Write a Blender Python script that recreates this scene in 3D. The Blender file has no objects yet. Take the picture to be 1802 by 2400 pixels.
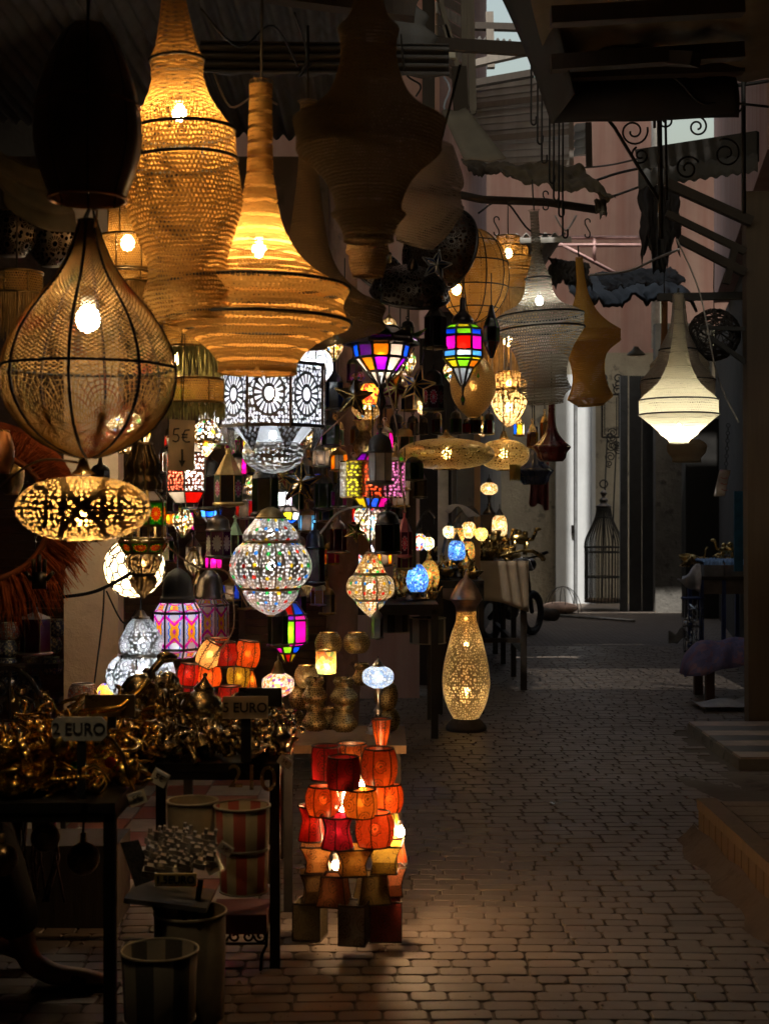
import bpy, math, random
from mathutils import Vector, Matrix, Euler, noise as mnoise
random.seed(11)
PI = math.pi
sc = bpy.context.scene
COL = sc.collection

# ---------------------------------------------------------------- camera
F = 3333.0                 # focal length in photograph pixels (50 mm on a 36 mm tall frame)
H = 1.6                    # eye height
cam_d = bpy.data.cameras.new('camera')
cam = bpy.data.objects.new('camera', cam_d)
COL.objects.link(cam)
cam.location = (0, 0, H)
cam.rotation_euler = (PI/2, 0, 0)
cam_d.sensor_fit = 'VERTICAL'
cam_d.sensor_height = 36
cam_d.lens = 50
cam_d.clip_start = 0.05
cam_d.clip_end = 500
cam_d.dof.use_dof = True
cam_d.dof.focus_distance = 8.2
cam_d.dof.aperture_fstop = 4.5
sc.camera = cam

# ---------------------------------------------------------------- sky, sun, exposure
SUN_EL, SUN_AZ = math.radians(62), math.radians(-14)
w = bpy.data.worlds.new("World")
sc.world = w
w.use_nodes = True
wt = w.node_tree
wt.nodes.clear()
wo = wt.nodes.new('ShaderNodeOutputWorld')
wb = wt.nodes.new('ShaderNodeBackground')
ws = wt.nodes.new('ShaderNodeTexSky')
ws.sky_type = 'NISHITA'
ws.sun_disc = False
ws.sun_elevation = SUN_EL
ws.sun_rotation = math.radians(180) + SUN_AZ
ws.dust_density = 10
ws.air_density = 2.5
ws.ozone_density = .6
wb.inputs[1].default_value = 0.15
wt.links.new(ws.outputs[0], wb.inputs[0])
wt.links.new(wb.outputs[0], wo.inputs[0])
sun_d = bpy.data.lights.new('sun', 'SUN')
sun_d.energy = 5.0
sun_d.angle = math.radians(0.5)
sun_d.color = (1, .94, .84)
sun = bpy.data.objects.new('sun', sun_d)
COL.objects.link(sun)
# the sun stands behind the camera, a little to its left, high
sdir = Vector((math.sin(SUN_AZ)*math.cos(SUN_EL), -math.cos(SUN_AZ)*math.cos(SUN_EL), math.sin(SUN_EL)))
sun.rotation_euler = sdir.to_track_quat('Z', 'Y').to_euler()
sun.location = (0, -10, 30)
sc.view_settings.view_transform = 'Standard'
sc.view_settings.look = 'None'
sc.view_settings.gamma = 1
sc.view_settings.use_curve_mapping = False
sc.view_settings.exposure = 0.5
sc.render.engine = 'CYCLES'
cy = sc.cycles
cy.use_denoising = True
cy.max_bounces = 6
cy.diffuse_bounces = 3
cy.glossy_bounces = 3
cy.transmission_bounces = 5
cy.transparent_max_bounces = 20
cy.sample_clamp_indirect = 6
cy.caustics_reflective = False
cy.caustics_refractive = False

def P(x, y, d):
    """the place a photograph pixel shows at distance d"""
    return Vector(((x-901)/F*d, d, H-(y-1200)/F*d))

# ---------------------------------------------------------------- mesh helper
class MB:
    def __init__(s):
        s.v = []; s.f = []; s.uv = []; s.mi = []; s.cur = 0
    def vert(s, p): s.v.append(tuple(p)); return len(s.v)-1
    def face(s, idx, uv=None):
        s.f.append(tuple(idx)); s.uv.append(uv or [(0, 0)]*len(idx)); s.mi.append(s.cur)
    def quad(s, a, b, c, d, uv=None):
        i = [s.vert(p) for p in (a, b, c, d)]
        s.face(i, uv or [(0, 0), (1, 0), (1, 1), (0, 1)])
    def box(s, c, size, rot=None, taper=1.0):
        c = Vector(c); hx, hy, hz = size[0]/2, size[1]/2, size[2]/2
        pts = []
        for z in (-1, 1):
            t = taper if z > 0 else 1
            for x, y in ((-1, -1), (1, -1), (1, 1), (-1, 1)):
                p = Vector((x*hx*t, y*hy*t, z*hz))
                if rot is not None: p = rot @ p
                pts.append(c+p)
        b = [s.vert(p) for p in pts]
        for q in ((3, 2, 1, 0), (4, 5, 6, 7), (0, 1, 5, 4), (1, 2, 6, 5), (2, 3, 7, 6), (3, 0, 4, 7)):
            s.face([b[i] for i in q], [(0, 0), (1, 0), (1, 1), (0, 1)])
        return s
    def bar(s, a, b, wx, wy=None, up=(0, 0, 1)):
        a, b = Vector(a), Vector(b)
        z = (b-a); L = z.length; z = z.normalized()
        up = Vector(up)
        if abs(z.dot(up)) > .98: up = Vector((0, 1, 0))
        x = up.cross(z).normalized(); y = z.cross(x)
        rot = Matrix((x, y, z)).transposed()
        return s.box((a+b)/2, (wx, wy or wx, L), rot)
    def tube(s, pts, r, n=6, closed=False, r1=None, caps=True):
        pts = [Vector(p) for p in pts]
        N = len(pts); rings = []
        pu = None
        for i, p in enumerate(pts):
            if closed: t = pts[(i+1) % N]-pts[i-1]
            else: t = pts[min(i+1, N-1)]-pts[max(i-1, 0)]
            if t.length < 1e-9: t = Vector((0, 0, 1))
            t.normalize()
            if pu is None:
                pu = Vector((0, 0, 1)) if abs(t.z) < .9 else Vector((1, 0, 0))
            x = pu.cross(t)
            if x.length < 1e-5: x = Vector((1, 0.1, 0)).cross(t)
            x.normalize(); y = t.cross(x); pu = y
            rr = r if r1 is None else r+(r1-r)*i/max(1, N-1)
            if callable(rr): rr = rr(i/max(1, N-1))
            rings.append([s.vert(p+(x*math.cos(2*PI*k/n)+y*math.sin(2*PI*k/n))*rr) for k in range(n)])
        M = N if closed else N-1
        for i in range(M):
            a, b = rings[i], rings[(i+1) % N]
            for k in range(n):
                s.face((a[k], a[(k+1) % n], b[(k+1) % n], b[k]),
                       [(k/n, i), ((k+1)/n, i), ((k+1)/n, i+1), (k/n, i+1)])
        if caps and not closed:
            s.face(rings[0][::-1]); s.face(rings[-1])
        return s
    def ring(s, c, R, r, n=24, m=5, axis='z', sy=1.0):
        c = Vector(c); pts = []
        for k in range(n):
            a = 2*PI*k/n; x, y = R*math.cos(a), R*math.sin(a)*sy
            pts.append(c+(Vector((x, y, 0)) if axis == 'z' else Vector((x, 0, y)) if axis == 'y' else Vector((0, x, y))))
        return s.tube(pts, r, m, True)
    def lathe(s, prof, n=32, cell=.02, sub=3, lobes=None, phase=0., c=(0, 0, 0), wob=0., cap0=False, cap1=False, vfit=False):
        pr = smooth_prof(prof, sub) if sub > 1 else [Vector((p[0], p[1])) for p in prof]
        rmax = max(p[0] for p in pr)
        U = max(1, round(2*PI*rmax/cell))
        L = 0; vs = [0]
        for i in range(1, len(pr)):
            L += (pr[i]-pr[i-1]).length; vs.append(L)
        vs = [x/cell for x in vs]
        if vfit: vs = [x/max(vs[-1], 1e-6) for x in vs]; U = n
        ph = [random.uniform(0, 6.28) for _ in range(4)]
        rows = []
        for i, p in enumerate(pr):
            row = []
            for k in range(n):
                a = 2*PI*k/n+phase
                r = p[0]
                if lobes: r *= 1-lobes[1]*(1-abs(math.sin(a*lobes[0]/2)))
                if wob: r *= 1+wob*(math.sin(3*a+ph[0]+p[1]*9)+math.sin(5*a+ph[1]-p[1]*14)+.6*math.sin(2*a+ph[2]))
                row.append(s.vert((c[0]+r*math.cos(a), c[1]+r*math.sin(a), c[2]+p[1])))
            rows.append(row)
        for i in range(len(pr)-1):
            for k in range(n):
                s.face((rows[i][k], rows[i][(k+1) % n], rows[i+1][(k+1) % n], rows[i+1][k]),
                       [(U*k/n, vs[i]), (U*(k+1)/n, vs[i]), (U*(k+1)/n, vs[i+1]), (U*k/n, vs[i+1])])
        if cap0: s.face(rows[0][::-1])
        if cap1: s.face(rows[-1])
        return s
    def ball(s, c, r, n=10, m=7, sc_=(1, 1, 1), rot=None):
        c = Vector(c); rows = []
        for i in range(m+1):
            t = PI*i/m; row = []
            for k in range(n):
                a = 2*PI*k/n
                p = Vector((r*sc_[0]*math.sin(t)*math.cos(a), r*sc_[1]*math.sin(t)*math.sin(a), r*sc_[2]*math.cos(t)))
                if rot is not None: p = rot @ p
                row.append(s.vert(c+p))
            rows.append(row)
        for i in range(m):
            for k in range(n):
                s.face((rows[i][k], rows[i+1][k], rows[i+1][(k+1) % n], rows[i][(k+1) % n]),
                       [(k/n*8, i/m*4), (k/n*8, (i+1)/m*4), ((k+1)/n*8, (i+1)/m*4), ((k+1)/n*8, i/m*4)])
        return s
    def grid(s, fn, nu, nv, su=1., sv=1., thick=0.):
        """sheet from fn(u,v); thick gives it a back side"""
        lay = []
        for t in ((0,) if not thick else (0, 1)):
            g = [[Vector(fn(i/nu, j/nv)) for j in range(nv+1)] for i in range(nu+1)]
            if t:
                nrm = []
                for i in range(nu+1):
                    rr = []
                    for j in range(nv+1):
                        a = g[min(i+1, nu)][j]-g[max(i-1, 0)][j]; b = g[i][min(j+1, nv)]-g[i][max(j-1, 0)]
                        nn = a.cross(b); nn = nn.normalized() if nn.length > 1e-9 else Vector((0, 0, 1))
                        rr.append(g[i][j]-nn*thick)
                    nrm.append(rr)
                g = nrm
            lay.append([[s.vert(p) for p in row] for row in g])
        for t, L in enumerate(lay):
            for i in range(nu):
                for j in range(nv):
                    q = (L[i][j], L[i+1][j], L[i+1][j+1], L[i][j+1])
                    uv = [(i/nu*su, j/nv*sv), ((i+1)/nu*su, j/nv*sv), ((i+1)/nu*su, (j+1)/nv*sv), (i/nu*su, (j+1)/nv*sv)]
                    if t: q = q[::-1]; uv = uv[::-1]
                    s.face(q, uv)
        if thick:
            A, B = lay
            for i in range(nu):
                s.face((A[i+1][0], A[i][0], B[i][0], B[i+1][0])); s.face((A[i][nv], A[i+1][nv], B[i+1][nv], B[i][nv]))
            for j in range(nv):
                s.face((A[0][j], A[0][j+1], B[0][j+1], B[0][j])); s.face((A[nu][j+1], A[nu][j], B[nu][j], B[nu][j+1]))
        return s
    def plate(s, pts, th):
        """solid plate on a polygon (thickness along its normal)"""
        pts = [Vector(p) for p in pts]
        nn = (pts[1]-pts[0]).cross(pts[2]-pts[0]).normalized()*th
        a = [s.vert(p+nn/2) for p in pts]; b = [s.vert(p-nn/2) for p in pts]
        uv = [(0, 0), (1, 0), (1, 1), (0, 1)] if len(pts) == 4 else [(0, 0), (1, 0), (.5, 1)] if len(pts) == 3 else None
        s.face(a, uv); s.face(b[::-1], uv[::-1] if uv else None)
        n = len(pts)
        for i in range(n): s.face((a[i], b[i], b[(i+1) % n], a[(i+1) % n]))
        return s
    def mesh(s, name, mats, smooth=True):
        me = bpy.data.meshes.new(name)
        me.from_pydata(s.v, [], s.f)
        l = me.uv_layers.new(name='UVMap')
        flat = [c for u in s.uv for p in u for c in p]
        l.data.foreach_set('uv', flat)
        if not isinstance(mats, (list, tuple)): mats = [mats]
        for m in mats: me.materials.append(m)
        me.polygons.foreach_set('material_index', s.mi)
        me.polygons.foreach_set('use_smooth', [smooth]*len(s.f))
        me.update()
        return me

def smooth_prof(pr, sub):
    pr = [Vector((p[0], p[1])) for p in pr]; out = []
    for i in range(len(pr)-1):
        p0, p1, p2, p3 = pr[max(0, i-1)], pr[i], pr[i+1], pr[min(len(pr)-1, i+2)]
        for k in range(sub):
            t = k/sub
            q = .5*((2*p1)+(p2-p0)*t+(2*p0-5*p1+4*p2-p3)*t*t+(3*p1-p0-3*p2+p3)*t**3)
            q.x = max(q.x, .0005); out.append(q)
    out.append(pr[-1]); return out

# ---------------------------------------------------------------- object helpers
LABELS = {}
def link(name, me):
    o = bpy.data.objects.new(name, me); COL.objects.link(o); return o
def tag(o, label, cat, group=None):
    o['label'] = label; o['category'] = cat
    if group: o['group'] = group
    return o
def thing(name, label, cat, loc, group=None, rot=(0, 0, 0), scale=1):
    o = link(name, None); o.location = loc; o.rotation_euler = rot
    o.scale = (scale,)*3
    o.empty_display_size = .1
    return tag(o, label, cat, group)
def part(mb, name, mat, parent, smooth=True, kind=None, label=None):
    o = link(name, mb.mesh(name, mat, smooth)); o.parent = parent
    if kind: o['kind'] = kind
    if label: o['label'] = label
    return o
def solo(mb, name, mat, label, cat, loc=(0, 0, 0), group=None, smooth=True, rot=(0, 0, 0)):
    o = link(name, mb.mesh(name, mat, smooth)); o.location = loc; o.rotation_euler = rot
    return tag(o, label, cat, group)
def struct(mb, name, mat, smooth=False, kind='structure'):
    o = link(name, mb.mesh(name, mat, smooth)); o['kind'] = kind; return o
def copy_tree(root, loc, label=None, group=None, rot=None, scale=None):
    r = root.copy(); COL.objects.link(r); r.location = loc
    if label: r['label'] = label
    if group: r['group'] = group
    if rot is not None: r.rotation_euler = rot
    if scale is not None: r.scale = (scale,)*3
    for ch in list(root.children):
        c = ch.copy(); COL.objects.link(c); c.parent = r
        for g in list(ch.children):
            d = g.copy(); COL.objects.link(d); d.parent = c
    return r

# ---------------------------------------------------------------- materials
class NB:
    def __init__(s, name):
        s.m = bpy.data.materials.new(name); s.m.use_nodes = True
        s.t = s.m.node_tree; s.t.nodes.clear()
        s.o = s.t.nodes.new('ShaderNodeOutputMaterial')
    def set(s, inp, v):
        if isinstance(v, bpy.types.Node): v = v.outputs[0]
        if isinstance(v, bpy.types.NodeSocket): s.t.links.new(v, inp)
        else:
            if isinstance(v, (tuple, list)) and len(v) == 3 and inp.type == 'RGBA': v = (*v, 1)
            inp.default_value = v
    def new(s, ty, ins=None, **pr):
        n = s.t.nodes.new('ShaderNode'+ty)
        for k, v in pr.items(): setattr(n, k, v)
        for k, v in (ins or {}).items(): s.set(n.inputs[k], v)
        return n
    def m_(s, op, a, b=0., c=0.):
        n = s.new('Math', {0: a, 1: b, 2: c}, operation=op); return n.outputs[0]
    def mixc(s, f, a, b):
        n = s.new('Mix', data_type='RGBA'); s.set(n.inputs[0], f); s.set(n.inputs[6], a); s.set(n.inputs[7], b); return n.outputs[2]
    def mixs(s, f, a, b):
        n = s.new('MixShader'); s.set(n.inputs[0], f); s.set(n.inputs[1], a); s.set(n.inputs[2], b); return n.outputs[0]
    def adds(s, a, b):
        n = s.new('AddShader'); s.set(n.inputs[0], a); s.set(n.inputs[1], b); return n.outputs[0]
    def uv(s):
        n = s.new('TexCoord'); sp = s.new('SeparateXYZ', {0: n.outputs['UV']}); return n.outputs['UV'], sp.outputs[0], sp.outputs[1]
    def obj(s): return s.new('TexCoord').outputs['Object']
    def noise(s, vec, scale, detail=3, rough=.55):
        n = s.new('TexNoise', {'Scale': scale, 'Detail': detail, 'Roughness': rough})
        if vec is not None: s.set(n.inputs['Vector'], vec)
        return n.outputs[0]
    def ramp(s, f, stops, interp='LINEAR'):
        n = s.new('ValToRGB', {0: f}); cr = n.color_ramp; cr.interpolation = interp
        while len(cr.elements) < len(stops): cr.elements.new(.5)
        for e, (p, c) in zip(cr.elements, stops):
            e.position = p; e.color = (*c, 1) if len(c) == 3 else c
        return n.outputs[0]
    def bump(s, h, st=.3, dist=.01):
        return s.new('Bump', {'Height': h, 'Strength': st, 'Distance': dist}).outputs[0]
    def done(s, sh): s.set(s.o.inputs[0], sh); return s.m

def pr(b, col, rough=.5, metal=0., normal=None, **kw):
    ins = {'Base Color': col, 'Roughness': rough, 'Metallic': metal}
    ins.update(kw)
    n = b.new('BsdfPrincipled', ins)
    if normal is not None: b.set(n.inputs['Normal'], normal)
    return n.outputs[0]

CACHE = {}
def memo(fn):
    def g(*a):
        k = (fn.__name__,)+a
        if k not in CACHE: CACHE[k] = fn(*a)
        return CACHE[k]
    return g

@memo
def plain(col, rough=.6, metal=0., var=.35, scale=9.):
    b = NB('plain'); o = b.obj()
    f = b.noise(o, scale, 5)
    c = b.mixc(b.ramp(f, [(.3, (0, 0, 0)), (.7, (1, 1, 1))]), tuple(x*(1-var) for x in col), tuple(min(1, x*(1+var*.6)) for x in col))
    return b.done(pr(b, c, b.m_('ADD', b.m_('MULTIPLY', f, .3), rough-.15), metal, b.bump(f, .25, .005)))

@memo
def knit(col, rad=.3, big=.12, every=9., trans=.5):
    """crocheted shade: yarn with rows of real openings"""
    b = NB('crochet'); vec, u, v = b.uv()
    wv = b.m_('SUBTRACT', b.noise(vec, .35, 2), .5)
    v = b.m_('ADD', v, b.m_('MULTIPLY', wv, .9))
    row = b.m_('FLOOR', v)
    u2 = b.m_('ADD', u, b.m_('MULTIPLY', b.m_('MODULO', row, 2.), .5))
    fu = b.m_('SUBTRACT', b.m_('FRACT', u2), .5); fv = b.m_('SUBTRACT', b.m_('FRACT', v), .5)
    dist = b.m_('SQRT', b.m_('ADD', b.m_('MULTIPLY', fu, fu), b.m_('MULTIPLY', fv, fv)))
    isbig = b.m_('LESS_THAN', b.m_('MODULO', row, every), .5)
    rr = b.m_('ADD', b.m_('ADD', rad, b.m_('MULTIPLY', isbig, big)), b.m_('MULTIPLY', b.m_('SUBTRACT', b.noise(vec, .8, 2), .5), .16))
    hole = b.m_('LESS_THAN', dist, rr)
    c = b.mixc(b.noise(vec, 1.7, 3), tuple(x*.7 for x in col), col)
    nrm = b.bump(dist, .6, .006)
    yarn = b.mixs(trans, b.new('BsdfDiffuse', {0: c, 'Normal': nrm}), b.new('BsdfTranslucent', {0: c, 'Normal': nrm}))
    return b.done(b.mixs(hole, yarn, b.new('BsdfTransparent')))

@memo
def pierced(metal, lining, scale=1., rad=.42, rosette=0., clear=.35, rough=.35, gems=0, med=0.):
    """sheet metal punched with holes over a pale lining"""
    b = NB('pierced_metal'); vec, u, v = b.uv()
    scale *= .5
    vo = b.new('TexVoronoi', {'Vector': vec, 'Scale': scale, 'Randomness': .7}, voronoi_dimensions='2D')
    hole = b.m_('LESS_THAN', vo.outputs['Distance'], rad)
    if rosette:
        fu = b.m_('SUBTRACT', b.m_('FRACT', b.m_('DIVIDE', u, rosette)), .5)
        fv = b.m_('SUBTRACT', b.m_('FRACT', b.m_('DIVIDE', v, rosette)), .5)
        r = b.m_('SQRT', b.m_('ADD', b.m_('MULTIPLY', fu, fu), b.m_('MULTIPLY', fv, fv)))
        th = b.m_('ARCTAN2', fv, fu)
        pet = b.m_('GREATER_THAN', b.m_('SINE', b.m_('MULTIPLY', th, 18.)), -.1)
        inr = b.m_('MULTIPLY', b.m_('GREATER_THAN', r, .17), b.m_('LESS_THAN', r, .33))
        cen = b.m_('LESS_THAN', r, .11)
        rim = b.m_('LESS_THAN', r, .38)
        ros = b.m_('MAXIMUM', b.m_('MULTIPLY', pet, inr), cen)
        hole = b.m_('ADD', b.m_('MULTIPLY', b.m_('SUBTRACT', 1., rim), hole), b.m_('MULTIPLY', rim, ros))
    if med:
        fu = b.m_('SUBTRACT', b.m_('FRACT', b.m_('DIVIDE', u, med)), .5)
        fv = b.m_('SUBTRACT', b.m_('FRACT', b.m_('DIVIDE', v, med*1.25)), .5)
        r = b.m_('ADD', b.m_('ABSOLUTE', fu), b.m_('ABSOLUTE', fv)); r2 = b.m_('SQRT', b.m_('ADD', b.m_('MULTIPLY', fu, fu), b.m_('MULTIPLY', fv, fv)))
        ln = b.m_('MAXIMUM', b.m_('LESS_THAN', b.m_('ABSOLUTE', b.m_('SUBTRACT', r, .48)), .035), b.m_('MAXIMUM', b.m_('LESS_THAN', b.m_('ABSOLUTE', b.m_('SUBTRACT', r2, .33)), .022), b.m_('LESS_THAN', b.m_('ABSOLUTE', b.m_('SUBTRACT', r2, .17)), .02)))
        hole = b.m_('MULTIPLY', hole, b.m_('SUBTRACT', 1., ln))
    f = b.noise(vec, .6, 4)
    mc = b.mixc(f, tuple(x*.45 for x in metal), metal)
    met = pr(b, mc, b.m_('ADD', b.m_('MULTIPLY', f, .35), rough-.12), 1., b.bump(vo.outputs['Distance'], .3, .003))
    lc = lining
    if gems:
        vg = b.new('TexVoronoi', {'Vector': vec, 'Scale': scale*.3, 'Randomness': .25}, voronoi_dimensions='2D')
        g = b.m_('LESS_THAN', vg.outputs['Distance'], .17)
        gc = b.ramp(b.new('SeparateColor', {0: vg.outputs['Color']}).outputs[0], [(0, (.8, .05, .03)), (.25, (.05, .25, .8)), (.5, (.9, .55, .03)), (.75, (.05, .5, .1))], 'CONSTANT')
        lc = b.mixc(g, lining, gc); hole = b.m_('MAXIMUM', hole, g)
    li = b.mixs(clear, b.new('BsdfTranslucent', {0: lc}), b.new('BsdfTransparent', {0: lc}))
    return b.done(b.mixs(hole, met, li))

@memo
def glass(col, clear=.25, scale=14.):
    """coloured pane: cathedral glass, lets light through"""
    b = NB('coloured_glass'); o = b.obj()
    f = b.noise(o, scale, 4)
    c = b.mixc(f, tuple(x*.55 for x in col), tuple(min(1, x*1.15+.03) for x in col))
    t = b.mixs(clear, b.new('BsdfTranslucent', {0: c}), b.new('BsdfTransparent', {0: c}))
    nrm = b.bump(b.noise(o, scale*4, 3), .35, .004)
    return b.done(b.mixs(.08, t, b.new('BsdfGlossy', {0: (.9, .9, .9), 'Roughness': .12, 'Normal': nrm})))

@memo
def mosaic(pal, scale=1., grout=.05):
    """bits of coloured glass set in plaster on a clear globe"""
    b = NB('mosaic_glass'); vec, u, v = b.uv()
    scale *= .6
    vo = b.new('TexVoronoi', {'Vector': vec, 'Scale': scale, 'Randomness': .9}, voronoi_dimensions='2D')
    ve = b.new('TexVoronoi', {'Vector': vec, 'Scale': scale, 'Randomness': .9}, voronoi_dimensions='2D', feature='DISTANCE_TO_EDGE')
    n = len(pal)
    c = b.ramp(b.new('SeparateColor', {0: vo.outputs['Color']}).outputs[0], [(i/n, pal[i]) for i in range(n)], 'CONSTANT')
    g = b.m_('LESS_THAN', ve.outputs['Distance'], grout)
    c = b.mixc(g, c, (.18, .16, .14))
    nrm = b.bump(ve.outputs['Distance'], .5, .004)
    t = b.mixs(.12, b.new('BsdfTranslucent', {0: c}), b.new('BsdfTransparent', {0: c}))
    t = b.mixs(.25, t, b.new('BsdfDiffuse', {0: c}))
    return b.done(b.mixs(.1, t, b.new('BsdfGlossy', {0: (.8, .8, .8), 'Roughness': .15, 'Normal': nrm})))

@memo
def skin(col, draw=1.):
    """goatskin with henna drawing"""
    b = NB('goatskin'); vec, u, v = b.uv()
    f = b.noise(vec, 2.2, 5)
    c = b.mixc(b.ramp(f, [(.3, (0, 0, 0)), (.75, (1, 1, 1))]), tuple(x*.5 for x in col), col)
    dv = b.new('TexVoronoi', {'Vector': vec, 'Scale': .30, 'Randomness': .8}, voronoi_dimensions='2D')
    dd = b.m_('ADD', dv.outputs['Distance'], b.m_('MULTIPLY', b.m_('SUBTRACT', b.noise(vec, 1.6, 2), .5), .22))
    ln = b.m_('MAXIMUM', b.m_('LESS_THAN', b.m_('ABSOLUTE', b.m_('SUBTRACT', dd, .34)), .022), b.m_('MAXIMUM', b.m_('LESS_THAN', b.m_('ABSOLUTE', b.m_('SUBTRACT', dd, .2)), .018), b.m_('LESS_THAN', dd, .07)))
    ln = b.m_('MULTIPLY', ln, b.m_('GREATER_THAN', b.new('SeparateColor', {0: dv.outputs['Color']}).outputs[0], .38))
    c = b.mixc(b.m_('MULTIPLY', ln, .85*draw), c, (.03, .012, .006))
    t = b.mixs(.55, b.new('BsdfDiffuse', {0: c}), b.new('BsdfTranslucent', {0: c}))
    t = b.mixs(.07, t, b.new('BsdfTransparent', {0: c}))
    return b.done(b.mixs(.06, t, b.new('BsdfGlossy', {0: (.8, .75, .7), 'Roughness': .3, 'Normal': b.bump(f, .3, .004)})))

@memo
def emit(col, strength):
    b = NB('lit_bulb'); return b.done(b.new('Emission', {0: col, 1: strength}).outputs[0])

@memo
def wood(col, scale=1., rough=.7):
    b = NB('wood'); o = b.obj()
    mp = b.new('Mapping', {'Vector': o, 'Scale': (14*scale, 14*scale, 1.1*scale)})
    f = b.noise(mp, 2., 6, .65); f2 = b.noise(o, 2.5, 3)
    c = b.mixc(f, tuple(x*.45 for x in col), tuple(min(1, x*1.3) for x in col))
    c = b.mixc(b.m_('MULTIPLY', f2, .5), c, tuple(x*.6 for x in col))
    return b.done(pr(b, c, rough, 0, b.bump(f, .4, .006)))

@memo
def plaster(col, stain=(.2, .17, .14), scale=1.):
    b = NB('plaster'); o = b.obj()
    f = b.noise(o, 1.1*scale, 6, .6); g = b.noise(o, 14*scale, 6, .7); k = b.noise(o, 4*scale, 4)
    c = b.mixc(b.ramp(f, [(.42, (0, 0, 0)), (.62, (1, 1, 1))]), col, tuple((x+y)/2 for x, y in zip(col, stain)))
    c = b.mixc(b.ramp(k, [(.6, (0, 0, 0)), (.68, (1, 1, 1))]), c, stain)
    c = b.mixc(b.m_('MULTIPLY', g, .4), c, tuple(x*.5 for x in col))
    return b.done(pr(b, c, .9, 0, b.bump(b.m_('ADD', g, b.m_('MULTIPLY', k, 1.5)), .6, .02)))

def streaky(name, base, streak, lines=0.):
    """rain-streaked wall"""
    b = NB(name); o = b.obj()
    mp = b.new('Mapping', {'Vector': o, 'Scale': (2.2, 2.2, .12)})
    f = b.noise(mp, 2.2, 5, .6); g = b.noise(o, 3.5, 6, .65)
    c = b.mixc(b.ramp(f, [(.35, (0, 0, 0)), (.65, (1, 1, 1))]), base, streak)
    c = b.mixc(b.m_('MULTIPLY', g, .55), c, tuple(x*.5 for x in base))
    return b.done(pr(b, c, .85, 0, b.bump(g, .35, .01)))

# base colours
IRON = plain((.025, .023, .022), .5, .6)
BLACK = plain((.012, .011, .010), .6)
BRASS = plain((.62, .42, .15), .28, 1., .5, 20.)
OLDBRASS = plain((.30, .21, .09), .38, 1., .55, 18.)
SILVER = plain((.55, .54, .52), .3, 1., .4, 20.)
DARKMETAL = plain((.10, .09, .085), .35, 1., .4, 22.)
COPPER = plain((.45, .22, .10), .35, 1., .4, 14.)
GLASSY = glass((.9, .9, .88), .6)
RAFFIA = plain((.46, .30, .11), .9, 0, .4, 30.)
WARM = (1., .585, .235); COOL = (.88, .94, 1.); SOFT = (1., .80, .55)
# ================================================================ THE SETTING
def mat_stone():
    b = NB('paver'); o = b.new('TexCoord').outputs['Object']; rnd = b.new('ObjectInfo').outputs['Random']
    f = b.noise(o, 22, 6, .7); g = b.noise(o, 3., 4)
    c = b.mixc(rnd, (.115, .092, .075), (.175, .147, .122))
    c = b.mixc(b.m_('MULTIPLY', g, .6), c, (.105, .074, .056))
    c = b.mixc(b.ramp(f, [(.5, (0, 0, 0)), (.8, (1, 1, 1))]), c, (.14, .11, .09))
    return b.done(pr(b, c, b.m_('ADD', .32, b.m_('MULTIPLY', g, .35)), 0, b.bump(f, .35, .004)))
STONE = mat_stone()
def mat_ground():
    b = NB('dusty_joint'); o = b.obj()
    f = b.noise(o, 9, 6, .7); g = b.noise(o, .8, 5)
    mp = b.new('Mapping', {'Vector': o, 'Scale': (1, 1, 1)})
    br = b.new('TexBrick', {'Vector': mp, 'Color1': (.13, .105, .085), 'Color2': (.18, .15, .125), 'Mortar': (.06, .045, .035), 'Scale': 1., 'Mortar Size': .012, 'Brick Width': .15, 'Row Height': .086})
    far = b.m_('GREATER_THAN', b.new('SeparateXYZ', {0: o}).outputs[1], 17.)
    c = b.mixc(far, (.095, .078, .064), br.outputs[0])
    c = b.mixc(b.m_('MULTIPLY', g, .5), c, (.05, .035, .028))
    return b.done(pr(b, c, .85, 0, b.bump(f, .5, .01)))
g = MB(); g.quad((-60, -40, -.001), (60, -40, -.001), (60, 90, -.001), (-60, 90, -.001))
ground = struct(g, 'ground', mat_ground())

def stone_mb(L, W, seed):
    r = random.Random(seed); m = MB(); hx, hy = L/2-.003, W/2-.0025
    c = min(hx, hy)*r.uniform(.20, .40); ring = []
    for sx, sy in ((1, 1), (-1, 1), (-1, -1), (1, -1)):
        q = [(sx*hx, sy*(hy-c)), (sx*(hx-c*.4), sy*(hy-c*.35)), (sx*(hx-c), sy*hy)]
        if sx*sy < 0: q = q[::-1]
        ring += [(x*r.uniform(.97, 1.01), y*r.uniform(.95, 1.02)) for x, y in q]
    n = len(ring)
    lv = [(1, -.014), (1, .0015), (.965, .006)]
    rows = [[m.vert((x*k if k == 1 else x-(1-k)*math.copysign(min(abs(x), .09), x), y*k, z)) for x, y in ring] for k, z in lv]
    for a, b_ in zip(rows, rows[1:]):
        for i in range(n): m.face((a[i], a[(i+1) % n], b_[(i+1) % n], b_[i]))
    m.face(rows[-1])
    return m
kinds = [(L, stone_mb(L, .086, i*7+k)) for i, L in enumerate((.105, .125, .145, .17, .205)) for k in range(3)]
kmesh = [(L, m, m.mesh('paving_stone', STONE, False)) for L, m in kinds]
rest = MB(); nst = 0
y = 4.15; row = 0
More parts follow.
